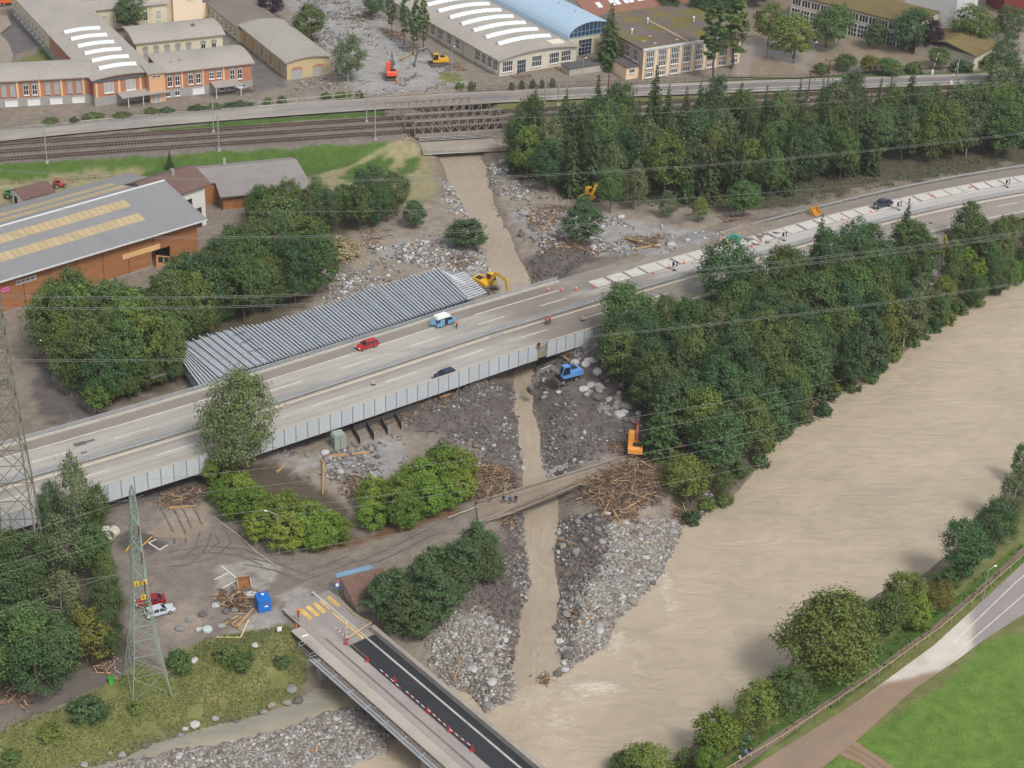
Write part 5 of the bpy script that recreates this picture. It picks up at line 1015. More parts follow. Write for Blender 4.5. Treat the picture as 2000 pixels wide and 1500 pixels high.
def trunk_mesh(seed, h, r, mat, limbs=7, top=.8):
    rs = random.Random(seed); m = MB(); z = -.6; p = Vector((0, 0, z)); n = 6
    for i in range(n):
        q = Vector((p.x+rs.uniform(-.12, .12), p.y+rs.uniform(-.12, .12), -.6+(h*top+.6)*(i+1)/n)); m.tube(p, q, r*(1-.8*i/n), r*(1-.8*(i+1)/n), 7, cap=False); p = q
    for k in range(limbs):
        zz = h*(.22+.5*rs.random()); an = rs.random()*6.283; L = h*(.16+.12*rs.random()); m.tube((0, 0, zz), (math.cos(an)*L, math.sin(an)*L, zz+L*.8), r*.4, r*.1, 5, cap=False)
    me = m.mesh('trunk'); me.materials.append(mat); return me
TK = {}   # kind -> list of (crown mesh, trunk mesh, nominal height, nominal crown width, crown centre height)
def reg(k, cr, tr, h, w, cz): TK.setdefault(k, []).append((cr, tr, h, w, cz))
for i in range(4): reg('b', crown_broad(100+i, LM['b'], 4, 4.7, 7.), trunk_mesh(i, 11.5, .22, bark), 12, 8.3, 7)
for i in range(4): reg('d', crown_broad(200+i, LM['d'], 4, 5.1, 7., 135, 46), trunk_mesh(20+i, 11.5, .24, bark), 12, 8.3, 7)
for i in range(3): reg('l', crown_broad(300+i, LM['l'], 3.7, 5.1, 7.2, 115, 44, .18, .4), trunk_mesh(40+i, 11.5, .2, bark), 12.2, 7.8, 7.2)
for i in range(2): reg('y', crown_broad(400+i, LM['y'], 4, 4.6, 6.8, 130, 46, .2), trunk_mesh(60+i, 11, .2, bark), 11.5, 8.3, 6.8)
for i in range(3): reg('w', crown_broad(500+i, LM['w'], 3.2, 5.8, 7.6, 105, 42, .16, .7), trunk_mesh(70+i, 12.5, .17, barkw), 13.2, 6.9, 7.6)
for i in range(3): reg('h', crown_broad(600+i, LM['h'], 3.5, 4.8, 5.6, 130, 50, .18, .1, .4), trunk_mesh(80+i, 9, .18, bark), 10.4, 7.4, 5.6)
for i in range(4): reg('c', crown_fir(700+i, LM['c'], 14, 2.5+.25*i), trunk_mesh(90+i, 13.5, .2, bark, 0, .98), 14, 5.2+.5*i, 6.2)
for i in range(3): reg('n', crown_pine(800+i, LM['n']), trunk_mesh(95+i, 11.5, .2, bark), 12.2, 6.9, 7.2)
for i in range(2): reg('t', crown_broad(900+i, LM['b'], 1.5, 7.2, 10.6, 90, 34, .2, .1, 3.4), trunk_mesh(105+i, 15, .2, bark, 3), 17.6, 3.4, 10.6)    # columnar poplar
for i in range(4): reg('s', crown_broad(950+i, (LM['b'], LM['d'], LM['l'], LM['b'])[i], 1.6, 1.45, 1.25, 60, 34, .13, .1, .1), trunk_mesh(110+i, 1.6, .05, bark, 4), 2.6, 3.4, 1.25)
reg('p', crown_broad(970, LM['p'], 4, 4.5, 7.), trunk_mesh(115, 11.5, .22, bark), 12, 8.3, 7)
reg('k', crown_broad(980, LM['k'], 2.2, 1.6, 1.8, 60, 40, .16, .1, .3), trunk_mesh(116, 2.6, .12, barkw, 4), 3.5, 4.6, 1.8)
reg('Y', crown_broad(410, leaf_mat('leaves_walnut', c(112, 120, 58)), 4, 4.6, 6.8, 300, 42, .14), trunk_mesh(61, 11, .2, bark), 11.5, 8.3, 6.8)
reg('L', crown_broad(310, leaf_mat('leaves_airy', c(118, 136, 86)), 3.6, 5.3, 7.2, 260, 48, .12, .3), trunk_mesh(41, 11.5, .2, bark, 12), 12.2, 7.8, 7.2)
NAMES = dict(Y='walnut_tree', L='broadleaf_tree', b='broadleaf_tree', d='broadleaf_tree', l='broadleaf_tree', y='broadleaf_tree', w='birch_tree', h='hornbeam_tree', c='spruce_tree', n='pine_tree', t='poplar_tree', s='shrub', p='copper_beech_tree', k='shrub')
CATS = dict(s='shrub', k='shrub'); NT = 0
def tree_at(x, y, kind, w, h, label, group=None, lean=0., z=None):
    global NT
    NT += 1; v = TK[kind]; cr, tr, nh, nw, cz = v[NT % len(v)]
    o = thing(NAMES[kind], label, CATS.get(kind, 'tree'), (x, y, gz(x, y) if z is None else z), R.random()*6.283, group); s = w/nw; o.scale = (s, s, h/nh)
    if lean: o.rotation_euler[1] = lean
    link('trunk', tr, parent=o); link('crown', cr, parent=o); return o
def tree_px(px, py, wpx, kind, label, group=None, ratio=None, hm=None):
    """px, py: middle of the crown in the photograph, wpx: crown width there"""
    cr, tr, nh, nw, cz = TK[kind][0]; s0 = px_per_m(P(px, py, 5)); w = wpx/s0; h = hm or w*(ratio or nh/nw); up = h*cz/nh
    q = G(px, py, up); return tree_at(q[0], q[1], kind, w, h, label, group)
def wood(poly, spacing, kinds, hr, where, group, z=0., seed=1, wf=(.46, .64)):
    pw = ppoly(poly, z); rs = np.random.RandomState(seed); x0, x1, y0, y1 = pw[:, 0].min(), pw[:, 0].max(), pw[:, 1].min(), pw[:, 1].max()
    cx, cy = rs.uniform(x0, x1, 5000), rs.uniform(y0, y1, 5000); ok = psd(cx, cy, pw) < 0
    ok &= ~((cx > 8) & (np.abs(hd(cx, cy)-1.2) < 13)); pts = []
    for x, y in zip(cx[ok], cy[ok]):
        if all((x-a)**2+(y-b)**2 > (spacing*.85)**2 for a, b in pts): pts.append((x, y))
    if not pts: return
    A_ = np.array(pts); l1, l2 = np.percentile(A_[:, 0], [33, 67])
    for x, y in pts:
        col = A_[np.abs(A_[:, 0]-x) < 12][:, 1]; f = (y-col.min())/(col.max()-col.min()+.01); k = kinds[rs.randint(len(kinds))]; hh = rs.uniform(*hr); h = hh*(1.15 if k == 'c' else 1.); w = h*rs.uniform(*wf)*(.6 if k == 'c' else 1)
        size = 'tall' if hh > hr[0]+.66*(hr[1]-hr[0]) else 'low' if hh < hr[0]+.33*(hr[1]-hr[0]) else 'middling'
        place = ('front' if f < .34 else 'back' if f > .66 else 'inner')+' '+('left' if x < l1 else 'right' if x > l2 else 'middle')
        tree_at(x, y, k, w, h, '%s %s, %s part of %s' % (size, {'b': 'green broadleaf tree', 'd': 'dark broadleaf tree', 'l': 'light green tree', 'y': 'yellowing tree', 'w': 'pale birch', 'c': 'spruce', 'n': 'pine', 'h': 'bright hornbeam'}[k], place, where), group)
# ---- wood between railway and motorway
g1 = 'trees of the wood between railway and motorway'
wood([(990, 330), (1010, 300), (1100, 275), (1250, 262), (1500, 258), (1750, 250), (1960, 225), (2100, 215), (2100, 270), (1960, 290), (1850, 305), (1700, 335), (1600, 360), (1480, 385), (1380, 395), (1260, 385), (1130, 380), (1040, 360)], 5.3, 'bddcccccccnlwbd', (11, 16.5), 'the wood between railway and motorway', g1, 1, 3)
for px, py, w, k, hm, lb in ((1035, 225, 60, 'b', 13, 'rounded tree at the left tip of the wood by the railway bridge'), (1140, 425, 75, 'n', 11, 'bushy pine standing alone in the driftwood right of the creek'), (1195, 360, 60, 'b', 12, 'olive tree standing in front of the wood beside the pine'), (1245, 355, 50, 'w', 12, 'pale birch at the front edge of the wood above the debris'), (1310, 395, 40, 'w', 7, 'thin pale sapling in the mud before the wood'), (1365, 405, 36, 'l', 6, 'small bright sapling leaning out over the mud'), (1455, 380, 70, 'b', 9, 'round tree at the front of the wood near the broken kerb'), (1950, 180, 80, 'w', 17, 'very tall willow beside the level crossing at the right edge'), (1960, 110, 60, 'd', 14, 'dark tall tree at the upper right edge'), (1955, 240, 90, 'b', 15, 'broad tree below the tall willow at the right edge')): tree_px(px, py, w, k, lb, None, hm=hm)
# ---- wood between motorway and river
g2 = 'trees of the wood between motorway and river'
wood([(1195, 715), (1260, 695), (1330, 668), (1500, 602), (1640, 552), (1740, 520), (1790, 512), (1800, 560), (1780, 640), (1700, 700), (1630, 745), (1560, 800), (1480, 865), (1420, 890), (1340, 880), (1290, 840), (1250, 800), (1210, 760)], 5.0, 'bbdddnclbdnwbd', (9, 13.5), 'the riverside wood below the motorway', g2, 0, 5, (.54, .72))
wood([(1850, 500), (1960, 480), (2100, 440), (2100, 480), (1990, 525), (1900, 575), (1840, 620), (1815, 590)], 4.6, 'bbdlh', (6, 10), 'the bank right of the concrete ramp', 'trees on the bank right of the ramp', 0, 6)
for px, py, w, k, hm, lb in ((1240, 610, 110, 'b', 14, 'broad tree whose crown covers the motorway edge at the end of the panel wall'), (1420, 520, 120, 'd', 13, 'large dark tree rising in front of the middle of the motorway'), (1600, 480, 46, 'c', 13, 'pointed yellow green spruce in front of the slab lane'), (1770, 465, 80, 'b', 11, 'round tree left of the concrete ramp'), (1898, 440, 68, 'b', 12, 'round tree on the near verge right of the ramp'), (1345, 930, 95, 'l', 9, 'light green willow bush at the end of the driftwood heap'), (1413, 935, 48, 'b', 5, 'small bush at the water edge right of the willow bush'), (1290, 830, 80, 'c', 15, 'tall dark conifer half hiding the orange excavator'), (1400, 850, 110, 'd', 12, 'wide dark tree right of the orange excavator')): tree_px(px, py, w, k, lb, None, hm=hm)
# ---- left wood behind the steel stack
g3 = 'trees between warehouse and motorway'
wood([(85, 700), (130, 670), (200, 668), (290, 690), (345, 660), (352, 700), (340, 745), (250, 770), (200, 795), (140, 765)], 4.6, 'bbdbldbw', (12, 17), 'the grove between warehouse and motorway', g3, 0, 8)
wood([(345, 700), (350, 650), (420, 585), (500, 550), (620, 535), (618, 580), (530, 612), (440, 642), (362, 678)], 4.8, 'bbdbldbwd', (12, 17), 'the grove behind the steel beam stack', g3, 0, 18)
wood([(110, 655), (200, 640), (300, 620), (390, 590), (415, 600), (350, 650), (290, 680), (200, 665), (120, 672)], 4.4, 'bdblb', (6.5, 9), 'the bushes below the warehouse wall', g3, 0, 19, (.6, .8))
wood([(362, 672), (440, 637), (530, 606), (610, 582), (608, 566), (520, 588), (430, 618), (356, 655)], 3.3, 'bdbd', (5, 7.5), 'the low thicket behind the steel beam stack', g3, 0, 20, (.6, .85))
wood([(140, 765), (195, 803), (270, 785), (350, 752), (350, 725), (250, 750), (190, 765)], 3.4, 'bdbl', (4.5, 7), 'the low thicket before the viaduct guardrail', g3, 0, 21, (.6, .85))
wood([(500, 455), (560, 440), (600, 435), (700, 425), (780, 415), (790, 435), (700, 455), (640, 462), (600, 475), (520, 490)], 4.6, 'bbdbd', (9, 12.5), 'the clump beside the grey roofed shed', 'trees by the grey roofed shed', 0, 9)
for px, py, w, k, hm, lb in ((105, 600, 95, 'w', 14, 'pale birch at the left end of the grove by the warehouse signs'), (540, 440, 110, 'b', 15, 'tall tree in front of the wooden shed'), (510, 390, 60, 'd', 10, 'dark tree against the grey roof of the wooden shed'), (812, 412, 46, 'n', 7, 'small pine standing alone left of the creek'), (600, 500, 50, 'd', 9, 'dark tree at the right end of the grove above the mud'), (905, 450, 85, 'n', 6, 'toppled pine lying against the left creek bank'), (332, 318, 22, 'c', 6, 'little spruce on the railway bank above the roofs')): tree_px(px, py, w, k, lb, None, hm=hm)
tree_px(665, 483, 85, 'k', 'pale faded bush lying flat in the silt left of the creek', None, hm=3.6)
ORDW = 'first second third fourth fifth sixth seventh eighth ninth tenth eleventh twelfth thirteenth fourteenth fifteenth sixteenth seventeenth eighteenth nineteenth twentieth twenty-first twenty-second twenty-third'.split()
# ---- big tree before the viaduct and hedge trees
tree_px(450, 812, 138, 'L', 'big airy tree rising in front of the viaduct', None, hm=21.5)
g4 = 'hornbeams in the row beside the car park road'
for i_, (px, py, w) in enumerate(sorted(((430, 915, 60), (470, 945, 70), (455, 985, 60), (505, 985, 75), (545, 1000, 80), (500, 1025, 60), (555, 1035, 75), (600, 1015, 80), (640, 1025, 75), (615, 1045, 60), (665, 1035, 50), (430, 955, 50)))): tree_px(px, py, w, 'h', 'bright hornbeam between viaduct and car park lamp, %s from the left' % ORDW[i_], g4, 1.15)
g5 = 'hornbeams beside the muddy road'
for i_, (px, py, w) in enumerate(sorted(((735, 960, 70), (730, 1000, 60), (775, 965, 75), (785, 995, 65), (825, 930, 75), (840, 970, 70), (870, 915, 80), (900, 905, 70), (905, 945, 60), (880, 960, 60), (800, 930, 60), (860, 890, 60)))): tree_px(px, py, w, 'h', 'bright hornbeam in the block left of the creek bridge, %s from the left' % ORDW[i_], g5, 1.2)
g6 = 'pines beside the tiled shelter'
for i_, (px, py, w) in enumerate(sorted(((755, 1150, 92), (790, 1190, 90), (835, 1110, 90), (860, 1160, 90), (905, 1090, 95), (935, 1060, 80), (955, 1100, 70), (825, 1215, 60), (890, 1140, 70)))): tree_px(px, py, w, 'n', 'dense pine between tiled shelter and creek, %s from the left' % ORDW[i_], g6, 1.25)
# ---- left foreground
g7 = 'trees round the big pylon'
for i_, (px, py, w, k, hm) in enumerate(sorted(((145, 955, 70, 'w', 17), (90, 990, 50, 'd', 10), (190, 985, 50, 'b', 11), (130, 1060, 90, 'w', 12), (180, 1060, 80, 'b', 10), (60, 1090, 90, 'd', 10), (20, 1070, 80, 'b', 9), (205, 1115, 50, 'b', 7), (40, 1160, 120, 'd', 11), (120, 1160, 90, 'w', 10), (205, 1160, 70, 'd', 9), (40, 1235, 130, 'b', 12), (110, 1255, 110, 'd', 11), (175, 1235, 90, 'y', 10), (215, 1235, 60, 'd', 9), (70, 1300, 120, 'd', 9), (-20, 1290, 110, 'b', 11), (-40, 1180, 110, 'd', 11)))): tree_px(px, py, w, k, {'w': 'grey green birch', 'd': 'dark tree', 'b': 'green tree', 'y': 'yellow flecked tree'}[k]+' by the big pylon, %s of the thicket from the left' % ORDW[i_], g7, hm=hm)
for px, py, w, k, hm, lb in ((350, 1290, 50, 's', 3.4, 'grey willow shrub at the right foot of the lattice pylon'), (170, 1385, 80, 's', 3.2, 'dark shrub on the grass bank left of the lattice pylon'), (262, 1382, 30, 's', 2., 'small withered shrub at the front foot of the lattice pylon'), (470, 1290, 60, 's', 2.2, 'low shrub on the grass bank below the car park'), (440, 1275, 50, 's', 2.2, 'spreading shrub at the edge of the car park concrete'), (550, 1290, 40, 's', 1.5, 'small bush in the grass near the bridge corner'), (100, 1430, 60, 's', 1.3, 'low brown green bush at the bottom left bank'), (20, 1480, 50, 's', 1.2, 'low bush in the bottom left corner')): tree_px(px, py, w, k, lb, None, hm=hm)
# ---- right bank
for px, py, w, k, hm, lb in ((1628, 1235, 185, 'Y', 14, 'big rounded walnut tree on the right river bank'), (1725, 1190, 90, 'b', 9, 'green tree just right of the big walnut'), (1765, 1150, 80, 'l', 8, 'feathery light tree behind the path on the right bank'), (1790, 1190, 70, 'h', 7, 'bright bushy tree beside the path on the right bank'), (1838, 1160, 60, 'y', 5, 'rusty green bush between the trees on the right bank'), (1898, 1070, 100, 'd', 10, 'dark tree on the right bank below the corner'), (1950, 1010, 85, 'd', 9, 'dark tree highest on the right bank'), (1985, 950, 60, 'w', 11, 'pale tree at the right edge beside the river'), (1995, 900, 40, 'd', 8, 'small dark tree at the right edge by the water'), (1400, 1425, 95, 'h', 8, 'round light green tree nearest the water at the bottom right'), (1475, 1375, 90, 'l', 8, 'light green tree second from the bottom on the right bank'), (1545, 1335, 100, 'b', 8, 'bushy tree third from the bottom on the right bank'), (1595, 1305, 60, 'l', 6, 'small tree at the foot of the walnut'), (1390, 1480, 55, 'h', 5, 'bright small tree beside the three walkers'), (1440, 1420, 50, 'y', 4, 'reddish bush behind the round light green tree'), (1275, 1490, 100, 'l', 6, 'bush at the bottom edge right of the bridge'), (1215, 1495, 60, 'b', 5, 'dark bush at the bottom edge nearest the bridge')): tree_px(px, py, w, k, lb, None, hm=hm)
g8 = 'shrubs along the flooded river edge'
for i_, (px, py, w) in enumerate(sorted(((1850, 620, 40), (1800, 645, 40), (1960, 545, 40), (1985, 540, 40), (1905, 585, 36), (1745, 690, 40), (1700, 730, 44), (1665, 755, 40), (1630, 760, 36), (1610, 800, 40), (1570, 815, 36), (1500, 870, 36), (1485, 900, 40), (1445, 915, 40), (1415, 975, 40), (1350, 1010, 40), (1380, 985, 36), (1780, 665, 36), (1530, 840, 40), (1940, 560, 36), (1875, 600, 36), (1825, 635, 36), (1720, 712, 36)))): tree_px(px, py, w, 's', 'low shrub at the flooded edge of the riverside wood, %s from the left' % ORDW[i_], g8)
g9 = 'shrubs under the right bank trees'
for i_, (px, py, w) in enumerate(sorted(((1660, 1300, 50), (1700, 1270, 46), (1520, 1380, 46), (1450, 1440, 46), (1560, 1365, 40), (1850, 1130, 50), (1340, 1480, 50), (1800, 1215, 40), (1880, 1110, 40), (1930, 1070, 36)))): tree_px(px, py, w, 's', 'low shrub under the right bank trees, %s from the left' % ORDW[i_], g9)
# ---- top of the picture
for px, py, w, k, hm, lb in ((607, 38, 62, 'b', 11, 'round tree beside the long yellow shed'), (680, 105, 68, 'w', 13, 'airy birch between yellow shed and excavators'), (528, 5, 50, 'p', 9, 'dark tree at the top edge left of the debris'), (726, 8, 40, 'd', 8, 'mushroom shaped tree at the top edge above the debris'), (1192, 78, 56, 'c', 18, 'tall dark spruce between the two factory buildings'), (1402, 55, 44, 't', 24, 'tall poplar in front of the window building'), (1440, 38, 52, 't', 23, 'tall poplar standing in flood water beside the window building'), (245, 18, 60, 'd', 11, 'dark round tree behind the brick factory'), (262, 25, 26, 't', 9, 'narrow conifer in the factory courtyard'), (1505, 40, 60, 'l', 13, 'light tree standing in the flood, leftmost of the school trees'), (1555, 60, 90, 'l', 14, 'broad light tree standing in the flood before the school'), (1620, 40, 80, 'b', 14, 'dark tree at the left end of the school front'), (1712, 62, 44, 'n', 9, 'pine before the glass school front'), (1790, 55, 90, 'd', 12, 'large dark tree at the right end of the school'), (1826, 70, 40, 'p', 11, 'purple leaved tree beside the school'), (1905, 45, 90, 'l', 13, 'light green tree standing in the flood at the top right'), (1975, 40, 60, 'd', 12, 'dark tree at the top right corner'), (1655, 118, 46, 'b', 5, 'round bush at the flood edge beside the road'), (1700, 122, 40, 'y', 5, 'yellowing bush at the flood edge beside the road'), (1745, 128, 52, 'b', 5, 'wide bush at the flood edge behind the signal mast'), (1835, 110, 44, 'b', 6, 'green bush beside the level crossing barrier'), (1605, 135, 34, 's', 3, 'bright bush beside the fence near the flood'), (1785, 132, 36, 's', 3, 'low grey bush near the level crossing'), (1880, 128, 50, 's', 3, 'hedge like bush right of the level crossing'), (1930, 122, 40, 's', 3, 'tangled bush before the tall willow')): tree_px(px, py, w, k, lb, None, hm=hm)
g10 = 'columnar poplars before the grey hall'
for i_, (px, py, w) in enumerate(sorted(((766, 16, 18), (790, 22, 20), (808, 40, 22), (828, 35, 24)))): tree_px(px, py, w, 't', 'slim poplar in the row before the grey hall, %s from the left' % ORDW[i_], g10, hm=16 if px > 770 else 13)
wood([(1330, 60), (1400, 40), (1560, -10), (1600, -40), (1250, -60), (1250, 20)], 7., 'dddb', (10, 14), 'the belt behind the window building', 'trees behind the window building', 2.5, 12)
wood([(1600, 0), (1760, -30), (2050, -60), (2000, -90), (1600, -70)], 8., 'ddb', (10, 14), 'the belt behind the school', 'trees behind the school', 2.5, 13)
hm_ = M('hedge_trim', c(72, 92, 44), .9, .5, 4., bump=.8)
g11 = 'clipped hedges along the factory road'
for px, py, L, lb in ((100, 237, 4, 'low dark hedge by the road below the first garage doors'), (145, 236, 2.5, 'round clipped hedge by the road left of the big hedge'), (183, 228, 6.5, 'big rounded hedge by the road before the brick hall'), (240, 226, 5, 'brownish hedge by the road before the canopy'), (295, 219, 4, 'dark hedge by the road in front of the stair tower'), (325, 217, 4.5, 'hedge second from the stair tower by the road'), (385, 212, 5, 'yellow tinged hedge by the road before the right wing'), (420, 209, 4, 'dull hedge by the road left of the long hedge'), (465, 205, 8, 'long trimmed hedge by the road at the corner of the right wing'), (524, 199, 2.6, 'block of hedge by the road below the shed yard'), (551, 196, 2.6, 'square hedge beside the fence left of the tall hedge'), (637, 188, 3, 'tall square hedge beside the railway fence'), (670, 187, 5, 'wide reddish hedge beside the railway fence'), (703, 186, 2.4, 'small hedge at the end of the railway fence row'), (898, 169, 2.6, 'clipped bush by the road below the yellow excavator'), (922, 170, 2.2, 'square clipped bush by the road, second below the excavator'), (1000, 172, 1.5, 'tiny clipped bush by the road before the grey hall'), (1020, 168, 1.5, 'egg shaped bush by the road, second before the grey hall'), (1041, 166, 1.6, 'egg shaped bush by the road, third before the grey hall'), (1059, 166, 1.2, 'thin clipped bush by the road near the lamp'), (1080, 164, 1.6, 'oval clipped bush by the road nearest the low store')):
    q = G(px, py, .8); o = thing('clipped_hedge', lb, 'hedge', q, math.radians(17), g11); v = TK['s'][int(px) % 4]; cr = link('foliage', v[0], parent=o); cr.scale = (L/3.3, .55, .72 if L > 2.3 else .9); link('stem', v[1], parent=o)
# ---- tall grass and weeds on the left bank and river verge: too many to count
def tufts(name, label, poly, z, n, mat, h=(.3, .8), seed=1):
    pw = ppoly(poly, z); rs = np.random.RandomState(seed); x = rs.uniform(pw[:, 0].min(), pw[:, 0].max(), n*3); y = rs.uniform(pw[:, 1].min(), pw[:, 1].max(), n*3); k = (psd(x, y, pw) < 0) & (fbm(x, y, 4, seed) > -.35); x, y = x[k][:n], y[k][:n]; m = len(x)
    zz = np.array([gz(a, b) for a, b in zip(x, y)]); hh = rs.uniform(*h, m); cen = np.stack([x, y, zz+hh*.4], 1); nn = np.stack([rs.normal(size=m), rs.normal(size=m), np.full(m, .5)], 1)
    me = cards(name, cen, nn, hh*.55, rs, mat, 1.1); o = link(name, me); tag(o, label, 'grass'); struct(o, 'stuff'); return o
tufts('bank_grass', 'tall unmown grass and weeds covering the left river bank', [(0, 1425), (130, 1395), (240, 1335), (330, 1330), (400, 1262), (560, 1238), (598, 1262), (600, 1310), (500, 1380), (300, 1430), (120, 1500), (0, 1530)], -1.5, 16000, leaf_mat('weeds', c(116, 122, 74), .4, .03), (.1, .3), seed=4)
tufts('verge_grass', 'rough grass between path and road on the right bank', [(1380, 1520), (1500, 1420), (1650, 1310), (1850, 1170), (2000, 1060), (1960, 1130), (1700, 1330), (1500, 1470)], -1, 3500, leaf_mat('verge', c(92, 116, 56), .4, .02), (.2, .45), 5)
tufts('forest_floor_weeds', 'low weeds and saplings under the riverside wood', [(1180, 720), (1300, 640), (1800, 480), (1840, 600), (1640, 750), (1490, 880), (1340, 1010), (1290, 900)], -1, 5000, LM['d'], (.3, .8), 6)
tufts('forest_floor_weeds', 'low weeds along the foot of the wood above the motorway', [(1040, 380), (1250, 400), (1500, 410), (1700, 365), (1980, 315), (1980, 290), (1600, 340), (1200, 370)], 1, 3500, LM['d'], (.2, .6), 7)
# ================================================================ STEEL BEAM STACK
beamm = M('beam_steel', c(196, 202, 206), .5, .1, 1.2, metal=0., spec=.5, rnd=.25); gridm = M('grating_steel', c(154, 160, 165), .6, .16, 3.)
SZ = 3.7
U_ = resamp([P(x, y, SZ) for x, y in ((353, 700), (362, 668), (440, 643), (507, 632), (585, 612), (725, 562), (855, 524))], 80)
L_ = resamp([P(x, y, SZ) for x, y in ((392, 754), (430, 735), (480, 718), (507, 710), (700, 652), (915, 581))], 80)
t = thing('steel_beam_stack', 'long stack of parallel galvanised steel beams beside the motorway viaduct', 'steel beams', (U_[40]+L_[40])/2*np.array([1, 1, 0])); o0 = ORG(t)
low = MB(); ft = MB()
for i in range(80):
    a, b = U_[i].copy(), L_[i].copy(); d = (b-a)/np.linalg.norm(b-a); j = R.uniform(-.25, .35) if i > 14 else R.uniform(-.2, 1.2); a = a-d*j
    dz = -.35*(i % 2) if 6 < i < 20 else 0
    m_ = MB(); m_.bar(a+(0, 0, dz), b+(0, 0, dz), .2, .16); m_.build('beam', beamm, t, True)
    for k in range(1, 6):
        off = np.array([.2*math.sin(i*1.3+k), .1*k, -.42*k+dz]); low.bar(a+off, b+off-d*.1*k, .24, .3)
    ft.bar(b+(0, 0, -.1), b+(0, 0, -.85), .12); ft.bar(b+(0, 0, -.15), b+d*.9+(0, 0, -.5), .1)
    if i < 79:
        n_ = (L_[i]+L_[i+1])/2; 
for i in range(79):
    dz = (0, 0, -.42); low.add([U_[i]+dz, L_[i]+dz, L_[i+1]+dz, U_[i+1]+dz], [(0, 1, 2, 3)])
o = low.build('lower_beams', gridm, t, True); o['kind'] = 'stuff'
o = ft.build('beam_feet', M('dark_feet', c(84, 88, 92), .6, .2), t, True); o['kind'] = 'stuff'
for f in (.12, .5, .88):
    r = MB()
    for i in range(0, 78, 6): r.bar(U_[i]+(L_[i]-U_[i])*f+(0, 0, -2.6), U_[i+6 if i+6 < 80 else 79]+(L_[i+6 if i+6 < 80 else 79]-U_[i+6 if i+6 < 80 else 79])*f+(0, 0, -2.6), .25, .4)
    r.build('bearer', gridm, t, True)
for a, b in (((455, 655), (480, 647)), ((470, 671), (493, 661)), ((486, 687), (513, 680))): MB().bar(P(*a, SZ+.12), P(*b, SZ+.12), .08).build('tie_rod', M('dark_rod', c(70, 72, 76), .6, .1), t, True)
t = thing('steel_beam_stack', 'short stack of steel beams lying lengthwise beside the yellow excavator', 'steel beams', P(915, 560, 0))
for k in range(12):
    f = k/11; a = P(878+(912-878)*f, 541+(584-541)*f, SZ-.1); b = P(908+(950-908)*f, 531+(570-531)*f, SZ-.1); MB().bar(a, b, .3, .2).build('beam', beamm, t, True)
MB().bar(P(893, 537, SZ-.35), P(930, 578, SZ-.35), .3).build('bearer', gridm, t, True)
for k in range(6): MB().bar(P(862+k*5, 528+k*2.2, SZ-.2), P(885+k*5, 546+k*2.0, SZ-.2), .2).build('beam', beamm, t, True)
for x, y in ((885, 545), (945, 572)): q = P(x, y, SZ-.5); MB().bar(q, (q[0], q[1], gz(q[0], q[1])-.2), .25).build('prop', gridm, t, True)

